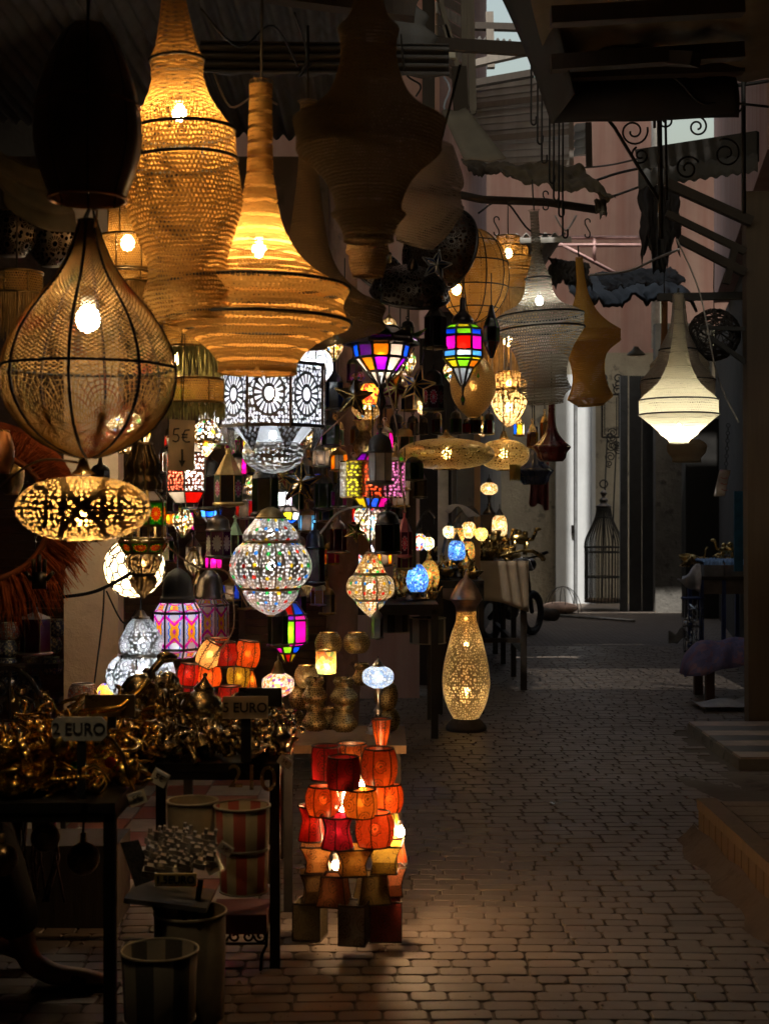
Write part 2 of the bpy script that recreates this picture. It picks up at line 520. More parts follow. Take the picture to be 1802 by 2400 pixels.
while y < 16.9:
    xa, xb = -2.2, 2.75 if y < 10.5 else 3.6
    if y < 6.9: xb = 1.62
    elif y < 8.75: xb = 2.6
    elif y < 10.4: xb = 2.16
    if y > 9: xa = -.9
    if y > 12: xa = 0.0
    x = xa-random.uniform(0, .2)
    while x < xb:
        L, m, me = random.choice(kmesh)
        if x+L > xb+.02: break
        px = 901+(x+L/2)/y*F; py = 1200+H/y*F
        vis = 560 < px < 1790 and py < 2410
        yy = y+.016*math.sin(x*2.1+row*.12)+.004*math.sin(x*5+row*.3); a = .034*math.cos(x*2.1+row*.12)+random.uniform(-.02, .02)
        z = random.uniform(-.0015, .002)
        if vis and nst < 300:
            o = link('paving_stone', me); o.parent = ground; o.location = (x+L/2, yy, z); o.rotation_euler = (random.uniform(-.008, .008), random.uniform(-.008, .008), a); nst += 1
        else:
            base = len(rest.v); R = Matrix.Rotation(a, 3, 'Z')
            for p in m.v:
                q = R @ Vector(p); rest.v.append((q.x+x+L/2, q.y+yy, q.z+z))
            for f in m.f: rest.face([i+base for i in f])
        x += L
    y += .086+random.uniform(-.002, .002); row += 1
part(rest, 'paving', STONE, ground, False, 'stuff')
gr = MB(); rg = random.Random(8)
for i in range(1500):
    y = 4.3+rg.random()**1.5*9; x = rg.uniform(-1.2, 2.4 if y > 7 else 1.45); s = rg.uniform(.0015, .005)*(1 if rg.random() < .93 else 2.2); k = len(gr.v)
    z = .006
    for q in ((-s, -s*.7, 0), (s, -s, 0), (s*.6, s, 0), (-s*.8, s*.8, 0), (0, 0, s*.9)): gr.v.append((x+q[0], y+q[1], z+q[2]))
    for f in ((0, 1, 4), (1, 2, 4), (2, 3, 4), (3, 0, 4)): gr.face([k+j for j in f])
struct(gr, 'grit', plain((.22, .19, .16), .9, 0, .5, 40.), False, 'stuff')

PINK = streaky('pink_render', (.58, .40, .36), (.48, .26, .23))
STUCCO = plaster((.42, .38, .30), (.17, .155, .13), 1.5)
GREYW = plaster((.17, .16, .145), (.075, .07, .062), 1.8)
BEIGE = plaster((.66, .52, .36), (.42, .32, .22), .8)
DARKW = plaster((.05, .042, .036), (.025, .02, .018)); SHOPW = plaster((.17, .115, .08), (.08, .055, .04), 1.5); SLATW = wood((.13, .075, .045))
ROCKY = plaster((.30, .19, .15), (.13, .09, .075), 2.2)
CORR = streaky('corrugated_metal', (.085, .085, .085), (.05, .042, .036))
PAINT = streaky('grey_paint', (.62, .65, .66), (.50, .51, .50))
WOOD_D = wood((.04, .027, .018)); WOOD_M = wood((.30, .17, .075)); WOOD_L = wood((.27, .20, .135)); WOOD_G = wood((.26, .23, .20))
TARP = plain((.035, .031, .027), .75, 0, .4, 3.)
TARP_L = plain((.17, .15, .12), .8, 0, .4, 3.)

def fbm(x, y, k=0.):
    return mnoise.noise((x, y, k))+.5*mnoise.noise((x*2.3, y*2.3, k+7))+.3*mnoise.noise((x*5.1, y*5.1, k+3))
def rag(x0, x1, yt, yb, d, seed, slope=0., fwd=.4, nu=44, nv=18, edge=26., th=.006):
    """torn hanging cloth: folds run down it, the lower edge is ragged"""
    def fn(u, v):
        L = (yb-yt)*(.80+.30*fbm(u*4, .3, seed)+.10*fbm(u*21, .9, seed))
        fold = .055*fbm(u*9+v*.6, v*.9, seed+2)*(.3+v)
        return P(x0+(x1-x0)*u+edge*.45*fbm(v*3, u*2, seed+5), yt+slope*u+5*fbm(u*6, 1., seed+8)+L*v, d)+Vector((0, fold*2-fwd*v, 0))
    m = MB(); m.grid(fn, nu, nv, thick=th); return m
def wall(x0, y0, x1, y1, z0, z1, mat, label, cat='wall', name='wall', th=.2):
    m = MB(); a, b_ = Vector((x0, y0, 0)), Vector((x1, y1, 0)); d = (b_-a).normalized(); n_ = Vector((-d.y, d.x, 0))*th
    c = (a+b_)/2+n_/2
    m.box((0, 0, (z1-z0)/2), ((b_-a).length, th, z1-z0), Matrix.Rotation(math.atan2(d.y, d.x), 3, 'Z'))
    return solo(m, name, mat, label, cat, (c.x, c.y, z0), smooth=False)
def X(px, d): return (px-901)/F*d
def Zp(py, d): return H-(py-1200)/F*d

# left side: shop row, then the row behind it up to the end of the alley
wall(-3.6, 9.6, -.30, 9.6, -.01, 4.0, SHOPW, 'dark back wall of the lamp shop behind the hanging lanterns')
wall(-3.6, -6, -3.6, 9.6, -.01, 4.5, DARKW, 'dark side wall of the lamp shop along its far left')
wall(-1.55, 12.2, .30, 12.2, -.01, 9., PINK, 'pale pink upper wall seen under the corrugated roof edge')
wall(.75, 14.2, 2.05, 25., -.01, 3.6, GREYW, 'grey rough plaster wall beyond the far brass table')
# the end of the alley
pw = wall(1.2, 25.0, 6.2, 25.0, -.01, 4.4, STUCCO, 'cream stucco wall at the end of the alley beside the white door')
wall(.2, 25.6, 4.93, 25.6, 4.0, 9.35, PINK, 'sunless pink rendered tower with rain streaks above the alley end')
wall(4.30, 22.6, 5.2, 22.6, -.01, 4.6, GREYW, 'dim grey stucco wall right of the dark open door')
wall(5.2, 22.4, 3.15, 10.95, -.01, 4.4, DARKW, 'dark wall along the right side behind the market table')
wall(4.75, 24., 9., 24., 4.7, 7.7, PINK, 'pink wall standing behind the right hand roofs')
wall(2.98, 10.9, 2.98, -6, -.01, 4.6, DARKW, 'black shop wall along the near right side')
wall(-3.6, -6.4, 3., -6.4, -.01, 4.6, DARKW, 'unseen dark wall added behind the viewer to keep daylight out')  # never in view, added to keep the foreground dark
wall(1.09, 18., .28, 12.4, 3.6, 9., PINK, 'pink wall added over the left side to cut the sky light')  # added storey, raised to cut sky light from the left
wall(3.15, 10.95, 4.6, 19., 4.4, 9., PINK, 'pink wall added over the right side to cut the sky light')  # added storey, closes the right side against open sky
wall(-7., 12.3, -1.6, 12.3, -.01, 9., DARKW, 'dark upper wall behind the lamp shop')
wall(-3.7, 6., -3.7, 12.3, 4.5, 9., DARKW, 'unseen dark wall added over the lamp shop side against sky light')  # out of view, added to shut off sideways daylight
wall(3.2, 10.9, 3.2, 5., 4.6, 9., DARKW, 'unseen dark wall added over the near right shop against sky light')  # also added out of view, stops daylight from the near right
# pipe on the tower edge
solo(MB().tube([(0, 0, 0), (0, 0, 5.)], .08, 10), 'drain_pipe', plain((.55, .56, .54), .6), 'pale upright pipe on the right edge of the pink tower', 'pipe', (X(1536, 25.2), 25.2, 4.5))

# pier, pillar and shutters of the lamp shop
solo(MB().box((0, 0, 2.0), (X(277, 7.5)-X(150, 7.5), .16, 4.0)), 'plaster_pier', BEIGE, 'beige plastered pier lit by the lamps on the left', 'pier', (X(214, 7.5), 7.58, -.01), smooth=False)
m = MB(); m.lathe([(.10, 0), (.105, .5), (.095, 1.0), (.10, 1.6), (.085, 2.2), (.09, 3.9)], 10, .05, 2, wob=.05)
solo(m, 'stone_pillar', ROCKY, 'rough brownish pink pillar between the shutters and the planks', 'pillar', (X(802, 9.0), 9.0, -.01))
def shutter(x0, x1, y0, y1, d, label):
    z0, z1 = Zp(y1, d), Zp(y0, d); t = thing('slatted_shutter', label, 'shutter', (X((x0+x1)/2, d), d, z0))
    wd = X(x1, d)-X(x0, d); n = int((z1-z0)/.052)
    me = MB().box((0, 0, 0), (wd, .018, .044), Matrix.Rotation(.35, 3, 'X')).mesh('slat', SLATW, False)
    for i in range(n):
        o = link('slat', me); o.parent = t; o.location = (0, 0, .026+i*.052)
    f = MB()
    for sx in (-1, 1): f.box((sx*(wd/2+.02), .01, (z1-z0)/2), (.04, .05, z1-z0))
    part(f, 'frame', SLATW, t, False)
shutter(0, 145, 1120, 1560, 8.9, 'dark wooden slatted shutter at the left edge behind the orange fringe')
shutter(290, 560, 1120, 1620, 9.3, 'dark slatted shutter behind the painted glass lanterns')
shutter(575, 768, 1150, 1560, 9.2, 'dark wooden slatted shutter left of the rough pillar')
for (xa, xb, ya, yb, d, mt, lab) in (
    (279, 292, 1380, 1700, 8.7, WOOD_D, 'thin dark wooden post on the edge of the beige pier'),
    (838, 868, 900, 1300, 9.4, WOOD_M, 'orange lit plank just right of the rough pillar'),
    (884, 925, 950, 1250, 9.6, WOOD_M, 'broad honey coloured plank behind the keyhole lantern'),
    (946, 975, 1020, 1330, 9.8, WOOD_D, 'dark plank left of the black doorway'),
    (1026, 1050, 1020, 1330, 12.55, plain((.62, .58, .52), .7), 'white painted door jamb behind the brass saucer lamp'),
    (1058, 1072, 1020, 1330, 12.6, WOOD_G, 'grey wooden jamb beside the white one')):
    solo(MB().box((0, 0, (yb-ya)/F*d/2), ((xb-xa)/F*d, .06, (yb-ya)/F*d)), 'wooden_plank' if 'plank' in lab else 'wooden_post', mt, lab, 'plank' if 'plank' in lab else 'post', P((xa+xb)/2, yb, d), smooth=False)
solo(MB().box((0, 0, 1.6), (.16, .2, 3.2)), 'plaster_pillar', GREYW, 'speckled grey plaster pillar behind the arched lamp', 'pillar', (X(1092, 12.4), 12.4, -.01), smooth=False)
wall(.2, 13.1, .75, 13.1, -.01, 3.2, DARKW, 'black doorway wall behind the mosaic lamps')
solo(MB().box((0, 0, 1.3), (.05, .05, 2.6)), 'wooden_post', WOOD_M, 'orange lit post beside the grey plaster pillar', 'post', (X(1118, 12.2), 12.2, -.01), smooth=False)

# tiled floor inside the lamp stall
fl = MB(); fl.box((-1.85, 7.4, -.002), (2.5, 3.2, .02)); stall_floor = struct(fl, 'floor', plain((.30, .27, .23), .8))
tl = MB().box((0, 0, 0), (.29, .29, .012)); tw = tl.mesh('floor_tile', plain((.30, .26, .21), .45), False); tr = tl.mesh('floor_tile', plain((.22, .075, .05), .45), False)
for i in range(8):
    for j in range(10):
        o = link('floor_tile', tr if (i+j) % 2 else tw); o.parent = stall_floor; o.location = (-2.95+i*.3, 5.98+j*.3, .013)

# right side: platform, striped step, post
t = thing('shop_platform', 'wooden fronted low platform at the right edge', 'platform', (2.2, 5.2, 0))
part(MB().box((0, 0, .085), (1.36, 3.2, .19)), 'base', wood((.14, .09, .05), .6), t, False)
part(MB().box((-.655, 0, .2), (.09, 3.28, .05)), 'edge_board', wood((.20, .13, .07)), t, False)
dk = MB().box((0, 0, 0), (1.26, .105, .03)).mesh('plank', WOOD_L, False)
for i in range(29):
    o = link('plank', dk); o.parent = t; o.location = (.035, -1.56+i*.111, .2+.002*(i % 3))
for i in range(27):
    part(MB().box((-.69, -1.5+i*.118, .085), (.012, .104, .17)), 'front_board', wood((.16, .10, .052), 1.3), t, False)
m = MB(); m.grid(lambda u, v: (-.70-.16*(1-v), -1.6+u*3.3+.02*math.sin(u*20), .10*v*v+.012*math.sin(u*37)-.01), 30, 4)
part(m, 'mortar_fillet', plaster((.11, .082, .065), (.07, .05, .04), 2.), t)
t = thing('tiled_step', 'low step with dark and pale striped tiles by the wooden post', 'step', (2.55, 9.55, 0))
part(MB().box((0, 0, .035), (.72, 1.5, .07)), 'base', GREYW, t, False)
for i in range(7):
    part(MB().box((.0, -.645+i*.215, .077), (.70, .207, .014)), 'tile', plain((.10, .10, .10), .4) if i % 2 else plain((.36, .29, .25), .4), t, False)
m = MB(); m.grid(lambda u, v: (1.75+u*1.2, 6.95+v*1.75, .05*math.sin(u*PI*.5)*math.sin(v*PI)**.5+.012*math.sin(u*17+v*9)), 12, 16)
solo(m, 'concrete_mound', plaster((.15, .125, .11), (.07, .06, .05)), 'dark broken concrete patch between the platform and the striped step', 'concrete')
m = MB(); m.bar((0, 0, 0), (-.02, 0, 4.), .19, .13); m.bar((.13, .02, 0), (.13, .02, 4.), .07, .16)
solo(m, 'wooden_post', wood((.13, .09, .058), .6), 'tall weathered wooden post at the right edge', 'post', (X(1762, 10.9), 10.7, 0), smooth=False)

# ------------------------------------------------------------ roofs
def corrugated(fn, nu, nv): return MB().grid(fn, nu, nv, thick=.004)
PITCH = .09
def roof(x0, x1, y0, y1, z0, z1, label, along='y', name='corrugated_roof', mat=CORR, skew=0):
    """ridges run along y; z goes from z0 (x0) to z1 (x1)"""
    n = int(abs(x1-x0)/PITCH*6)
    m = corrugated(lambda u, v: (x0+(x1-x0)*u+skew*v*u, y0+(y1-y0)*v, z0+(z1-z0)*u+.022*math.sin(u*(x1-x0)/PITCH*2*PI)), n, 3)
    return solo(m, name, mat, label, 'roof')
roof(-3.6, .10, -6.4, 6.6, 4.45, 3.95, 'corrugated metal roof over the near lamp stall')
roof(.08, 3.0, -6.4, 5.5, 4.0, 4.25, 'unseen corrugated sheet added above the viewer to keep sky light out')  # added out of view so sky light stays off the foreground
for i, yy in enumerate((1.5, 3.2, 4.9, 6.3)):
    solo(MB().bar((-3.6, 0, .47), (.14, 0, -.02), .09, .12), 'roof_beam', WOOD_D, ('dark beam under the stall roof nearest the viewer', 'second dark beam under the stall roof', 'third dark beam under the stall roof', 'dark beam at the front edge of the stall roof')[i], 'beam', (0, yy, 3.86), smooth=False)
# corrugated fascia hanging from the front edge
a, b_ = P(470, 95, 6.7), P(1052, 178, 6.7)
m = MB(); m.grid(lambda u, v: (a.x+(b_.x-a.x)*u, 6.7+.018*math.sin(v*4*2*PI), a.z-.015*u-(a.z-b_.z-.01)*v+(.05*math.sin(u*40) if v > .99 else 0)*.2), 40, 32, thick=.004)
solo(m, 'corrugated_fascia', CORR, 'grey corrugated sheet hanging along the edge of the left roof', 'metal sheet')
# torn edge sheet beside the sky gap
m = MB(); m.grid(lambda u, v: P(900+u*(70+75*v+10*math.sin(v*23)), -40+v*180, 6.75)+Vector((0, .1*u, 0)), 8, 20, thick=.006)
solo(m, 'torn_metal_sheet', CORR, 'torn dark sheet with a ragged right edge beside the sky gap', 'metal sheet')
# lamp shop ceiling behind
roof(-3.6, -.1, 7.0, 9.8, 4.35, 4.15, 'dark corrugated ceiling of the lamp shop further in')
# unseen high cover added to darken the alley; its gaps shape the daylight
m = MB()
for x0, x1, y0, y1 in ((-7., 5.2, .5, 8.25), (-7., .05, 8.25, 9.95), (2.15, 5.2, 8.25, 9.95), (-7., -1.2, 9.95, 13.7), (1.0, 5.2, 9.95, 12.62), (2.0, 5.2, 12.62, 15.), (-1.2, 1.0, 9.95, 11.), (-7., -1.2, 13.7, 15.), (-7., 5.2, 15., 18.0)):
    m.box(((x0+x1)/2, (y0+y1)/2, 8.8), (x1-x0, y1-y0, .06))
solo(m, 'unseen_cover', plain((.14, .10, .06), .9), 'unseen brown cover added high over the alley to block daylight', 'canopy', smooth=False)
m = MB()  # unseen slats added to let a thinned patch of sun through
for i in range(24): m.box((.05+.044+i*.0885, 9.1, 8.86), (.076, 1.9, .012))
solo(m, 'added_sun_screen', plain((.14, .10, .06), .9), 'unseen slatted screen added in the high cover to thin the sun', 'canopy', smooth=False)
roof(-.75, 1.72, 13.5, 16.2, 4.16, 4.24, 'sunlit pale tin roof over the far stalls', name='tin_roof', mat=plain((.62, .60, .56), .6))
solo(MB().bar((0, 0, 0), (.82, 0, .02), .03, .05), 'roof_edge', plain((.62, .60, .56), .6), 'pale front edge board of the sunlit tin roof', 'edge board', (.94, 13.42, 4.15), smooth=False)
solo(MB().bar((0, 0, 0), (1.66, 0, .02), .05, .06), 'roof_edge', WOOD_D, 'dark front edge board of the sunlit tin roof', 'edge board', (-.75, 13.42, 4.12), smooth=False)
wall(-7, 12.62, 6., 12.62, 8.86, 13.9, GREYW, 'unseen wall added above the high cover to block the sun')  # unseen, added to keep direct sun off the cladding
wall(-8, 18.2, 1.56, 18.2, 8.86, 17.4, GREYW, 'unseen wall added to block the sun left of the light slot')  # unseen walls added with a slot that shapes the sun on the door
wall(1.94, 18.2, 10., 18.2, 8.86, 17.4, GREYW, 'unseen wall added to block the sun right of the light slot')
wall(-8, 18.2, 10., 18.2, 17.41, 25, GREYW, 'unseen wall added to block the sun above the light slot')

# right canopy with rafters and a valance sheet, held by iron scrollwork
m = MB(); m.grid(lambda u, v: (.52+.30*v**1.5+(2.45)*u, 5.3+1.75*v, 3.92-.12*v-.05*math.sin(PI*u)+.012*math.sin(u*60)), 60, 12, thick=.01)
solo(m, 'canopy_cloth', wood((.13, .09, .045), .5), 'brown cane canopy over the right side of the alley', 'canopy')
m = MB(); m.grid(lambda u, v: P(1288+u*440-10*(1-v), 168+v*122-u*14*v, 7.05)+Vector((0, -.05*math.sin(v*3)+.012*math.sin(u*9+v*3), 0)), 30, 8, thick=.008)
solo(m, 'canopy_valance', TARP, 'dark brown hanging valance below the cane canopy', 'canopy cloth')
m = MB(); m.grid(lambda u, v: P(1150+v*145+u*(60-40*v)+25*math.sin(v*PI*.5)*(1-v), -60+v*350, 7.0)+Vector((0, -u*.5, 0)), 6, 20, thick=.008)
solo(m, 'canopy_side_cloth', TARP, 'black cloth hanging down the left side of the cane canopy', 'canopy cloth')
for i, (ya, yb, d) in enumerate(((40, 15, 5.9), (150, 120, 6.5), (172, 155, 6.9))):
    solo(MB().bar((0, 0, 0), P(1740, yb, d)-P(1290, ya, d), .07, .07), 'canopy_rafter', WOOD_D, ('black rafter under the cane canopy nearest the viewer', 'middle black rafter under the cane canopy', 'black rafter along the top of the hanging valance')[i], 'rafter', P(1290, ya, d), smooth=False)
solo(MB().bar((0, 0, 0), P(1630, 140, 6.4)-P(1030, 104, 7.6), .075, .06), 'roof_beam', WOOD_D, 'long dark beam crossing the sky gap to the right canopy', 'beam', P(1030, 104, 7.6), smooth=False)

# lattice tower and cladding seen against the sky
t = thing('timber_tower', 'weathered timber frame with planks rising beside the sky gap', 'timber frame', P(1040, 290, 10))
o0 = P(1040, 290, 10)
def rel(x, y, d): return P(x, y, d)-o0
for (xa, ya, xb, yb, w_) in ((1004, -60, 1004, 270, .085), (1100, -60, 1108, 262, .05), (1086, -60, 1090, 270, .04), (1075, 160, 1080, 268, .10), (1040, 60, 1110, 268, .035), (1020, -40, 1058, 100, .035)):
    part(MB().bar(rel(xa, ya, 10), rel(xb, yb, 10), w_), 'post', WOOD_G if w_ < .07 else WOOD_D, t, False)
for i in range(9):
    yy = -50+i*27
    part(MB().bar(rel(1022, yy-14, 9.9), rel(1090, yy+26, 11.4), .012, .07), 'plank', WOOD_L if i % 3 else plain((.60, .58, .55), .7), t, False)
part(MB().box(rel(1056, 130, 9.6), (.06, .05, .045)), 'junction_box', plain((.6, .58, .5), .5), t, False)
part(MB().tube([rel(1040+10*math.sin(k*.9)+k*2, 180+k*14, 9.7) for k in range(7)], .008, 5), 'cable', plain((.5, .55, .7), .5), t)
# louvre rails across the sky gap
for i, (ya, yb, h_) in enumerate(((62, 66, 18), (150, 118, 22), (196, 172, 22))):
    solo(MB().bar((0, 0, 0), P(1250, yb, 13)-P(1112, ya, 13), h_/F*13, .06), 'timber_rail', WOOD_D if i != 1 else WOOD_G, ('timber rail across the top of the bright sky gap', 'timber rail across the middle of the bright sky gap', 'timber rail along the top of the grey cladding')[i], 'rail', P(1112, ya, 13), smooth=False)
solo(MB().bar((0, 0, 0), P(1150, 160, 13)-P(1146, 30, 13), .07), 'timber_post', WOOD_G, 'short timber upright inside the bright sky gap', 'post', P(1146, 30, 13), smooth=False)
m = corrugated(lambda u, v: P(1113+u*90, 88+v*22+u*8+4*math.sin(u*40), 13.2), 60, 3)
solo(m, 'corrugated_sheet', CORR, 'scrap of corrugated sheet under the upper rail of the sky gap', 'metal sheet')
t = thing('cladding', 'grey board cladding on the upper storey below the sky gap', 'cladding', P(1100, 390, 15.5)); o0 = P(1100, 390, 15.5)
bm = None
for i in range(13):
    ya = 212+i*15.5
    part(MB().bar(rel(1085, ya, 16), rel(1340, ya-34+i*2.2, 14.6), .068, .03, up=(0, 1, 0)), 'board', PAINT, t, False)
for i, ya in enumerate((252, 330, 395)):
    part(MB().bar(rel(1085, ya, 15.9), rel(1340, ya-30+i*8, 14.5), .035, .06), 'rail', WOOD_G, t, False)
for i in range(4):
    part(MB().bar(rel(1346, 300+i*19, 14.9), rel(1374, 297+i*19, 14.7), .082, .03, up=(0, 1, 0)), 'end_board', PAINT, t, False)
part(MB().bar(rel(1378, 288, 14.6), rel(1380, 392, 14.6), .06), 'corner_post', WOOD_D, t, False)
part(MB().bar(rel(1338, 288, 14.5), rel(1338, 400, 14.5), .045), 'corner_post', WOOD_G, t, False)

# smooth sheet roof and the curled cloth awning over the middle stalls
m = MB(); c4 = (P(1035, 262, 9.2), P(1092, 258, 9.2), P(1185, 376, 9.0), P(1088, 378, 9.0))
m.grid(lambda u, v: (c4[0]*(1-u)+c4[1]*u)*(1-v)+(c4[3]*(1-u)+c4[2]*u)*v+Vector((0, 0, .01*math.sin(u*8))), 6, 6, thick=.01)
solo(m, 'sheet_awning', TARP_L, 'plain sloping sheet awning beside the timber frame', 'awning')
m = MB()
def curl(u, v):
    x = 1080+u*330; yt = 372+22*u+6*math.sin(u*7)+(80 if u > .86 else 0)*(u-.86)/.14; yb = 474+38*u+18*fbm(u*4, 0, 51)+7*fbm(u*30, 0, 52)
    return P(x, yt+(yb-yt)*v+8*fbm(u*5, v*2, 53), 10.0)+Vector((0, -.9*v*(1-.3*u)-.14*fbm(u*6, v*2, 54), 0))
m.grid(curl, 90, 14, thick=.004)
solo(m, 'cloth_awning', plain((.10, .075, .045), .85, 0, .6, 4.), 'ragged tan cloth awning with a curled edge above the fringed lamp', 'awning')
solo(MB().tube([P(1000, 440, 10.2), P(1130, 468, 10.2), P(1280, 474, 10.2), P(1400, 492, 10.2)], .03, 6), 'awning_pole', WOOD_D, 'dark pole carrying the curled cloth awning', 'pole')
m = rag(1392, 1420, 468, 515, 9.6, 41, 0, .05, 10, 8, 8)
solo(m, 'cloth_scrap', TARP_L, 'torn cloth scrap dangling from the end of the curled awning', 'cloth')

# right hand lean-to roofs and struts
def slab4(pts, th, mat, name, label, cat):
    solo(MB().plate(pts, th), name, mat, label, cat, smooth=False)
slab4([P(1490, 352, 11), P(1775, 308, 10.4), P(1775, 378, 10.4), P(1500, 398, 11)], .05, TARP, 'lean_to_roof', 'dark upper lean-to roof edge on the right', 'roof')
m = corrugated(lambda u, v: P(1495+u*280, 400+v*42-u*40+3*math.sin(u*70), 10.8-.5*u), 120, 3)
solo(m, 'corrugated_roof', CORR, 'grey corrugated lean-to roof edge on the right', 'roof')
for i, (xa, ya, xb, yb, d, w_) in enumerate(((1560, 430, 1760, 520, 10.6, .07), (1560, 500, 1745, 590, 10.6, .05), (1590, 560, 1745, 640, 10.6, .06), (1720, 585, 1700, 665, 10.6, .05), (1540, 697, 1755, 693, 10.9, .055), (1640, 768, 1765, 772, 10.7, .03), (1660, 790, 1760, 858, 10.7, .035))):
    solo(MB().bar((0, 0, 0), P(xb, yb, d)-P(xa, ya, d), w_), 'roof_strut', WOOD_D if i < 4 else plain((.04, .037, .034), .6), (
        'highest slanting strut under the lean-to roof', 'second slanting strut under the lean-to roof', 'lowest slanting strut under the lean-to roof', 'short upright strut tying two slanting struts',
        'horizontal grey bar above the white crocheted lamp', 'thin iron bar in front of the wicker ball', 'thin slanting iron stay below the wicker ball')[i], 'strut', P(xa, ya, d), smooth=False)
m = rag(1395, 1572, 640, 712, 17, 3, -14, .8)
solo(m, 'bundled_tarp', plain((.04, .032, .024), .9, 0, .6, 6.), 'crumpled grey tarp bundled on the far right roof', 'tarp')
m = rag(1500, 1590, 430, 640, 14, 11, 8, .1)
solo(m, 'hanging_tarp', plain((.035, .033, .033), .8, 0, .5, 5.), 'dark tattered tarp hanging below the right lean-to roof', 'tarp')
m = rag(1325, 1580, 655, 775, 18, 21, -6, 1.2, th=.03)
solo(m, 'flat_awning', TARP, 'black flat awning over the far dark doorway', 'awning')
m = rag(1284, 1378, 604, 700, 14, 31, 14, .25)
solo(m, 'tarp_scrap', TARP, 'dark tarp scrap between the two middle crocheted lamps', 'tarp')
# pink railing with hooks in front of the tower
t = thing('pink_railing', 'thin pink metal railing in front of the pink tower', 'railing', P(1400, 600, 20)); o0 = P(1400, 600, 20)
PKM = plain((.42, .25, .24), .6)
for q in ((1290, 557, 1500, 557), (1290, 560, 1440, 640), (1392, 557, 1392, 612), (1290, 575, 1500, 575)):
    part(MB().tube([rel(q[0], q[1], 20), rel(q[2], q[3], 20)], .028, 6), 'rail', PKM, t)

# ------------------------------------------------------------ far end of the alley
t = thing('metal_door', 'tall white painted metal door catching the sun at the alley end', 'door', (X(1345, 24.9), 24.86, 0)); dw = X(1390, 24.9)-X(1300, 24.9)
WHT = streaky('white_paint', (.70, .73, .76), (.58, .62, .66))
part(MB().box((-dw*.26, 0, 2.), (dw*.46, .06, 4.0)), 'leaf', WHT, t, False)
part(MB().box((dw*.27, .01, 2.), (dw*.40, .06, 4.0)), 'leaf', WHT, t, False)
part(MB().box((dw*.02, -.03, 2.), (.035, .06, 4.0)), 'meeting_strip', plain((.2, .21, .22), .5), t, False)
part(MB().box((dw*.48, -.05, 2.), (.06, .1, 4.02)), 'jamb', WHT, t, False)
part(MB().box((-dw*.06, -.06, 1.3), (.05, .07, .14)), 'lock', DARKMETAL, t, False)
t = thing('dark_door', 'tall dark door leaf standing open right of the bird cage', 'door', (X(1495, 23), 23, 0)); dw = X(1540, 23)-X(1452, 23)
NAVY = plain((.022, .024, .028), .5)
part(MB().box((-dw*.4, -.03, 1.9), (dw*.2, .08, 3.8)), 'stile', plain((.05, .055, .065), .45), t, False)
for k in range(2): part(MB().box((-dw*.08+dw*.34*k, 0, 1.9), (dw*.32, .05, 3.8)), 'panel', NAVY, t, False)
solo(MB().box((0, 0, 1.5), (.5, .3, 3.)), 'doorway_shade', BLACK, 'black box standing for the shade in a doorway right of the grey stucco', 'doorway', (X(1640, 21.5), 21.5, 0), smooth=False)  # solid black colour stands in for the shade inside an opening
# ================================================================ LAMP BUILDERS
def bulb(parent, z, watt, col=WARM, r=.03, x=0, y=0, socket=True):
    watt *= .8
    e = emit(col, round(watt/(39.5*r*r), 1))
    o = part(MB().ball((x, y, z), r, 8, 6, (1, 1, 1.15)), 'bulb', e, parent)
    if socket:
        k = MB(); k.tube([(x, y, z+r*1.1), (x, y, z+r*2.6)], r*.6, 8); part(k, 'socket', plain((.6, .58, .55), .4), parent)
    return o
def cord(parent, z0, z1, r=.004, dx=0., mat=None):
    part(MB().tube([(0, 0, z0), (dx*.3, .01, z0+(z1-z0)*.5), (dx, 0, z1)], r, 5), 'cord', mat or BLACK, parent)
def rad_at(prof, y):
    for (a, ra), (b_, rb) in zip(prof, prof[1:]):
        if a <= y <= b_: return ra+(rb-ra)*(y-a)/max(b_-a, 1e-6)
    return prof[-1][1]

def woven(label, cx, d, prof, mat, hoops=(), lit=None, cell=.0125, rot=(0, 0, 0), top=120, wob=.006, group=None, n=72, cat='lamp', sub=3, hoopr=.006):
    s = d/F; yb = prof[-1][0]; yt = prof[0][0]
    t = thing('crocheted_lamp', label, cat, P(cx, yb, d), group, rot)
    pr_ = [(r*s, (yb-y)*s) for y, r in prof]
    part(MB().lathe(pr_, n, cell, sub, wob=wob), 'shade', mat, t)
    h = MB()
    for hy in hoops: part(MB().ring((0, 0, (yb-hy)*s), rad_at(prof, hy)*s*1.004, hoopr, 56, 5), 'hoop', BLACK, t)
    part(MB().ring((0, 0, 0), prof[-1][1]*s, hoopr*.8, 40, 5), 'rim', mat, t)
    if lit: bulb(t, (yb-lit[0])*s, lit[1], lit[2], lit[3] if len(lit) > 3 else .03)
    if top is not None and top < yt: cord(t, (yb-yt)*s, (yb-top)*s, .005)
    return t

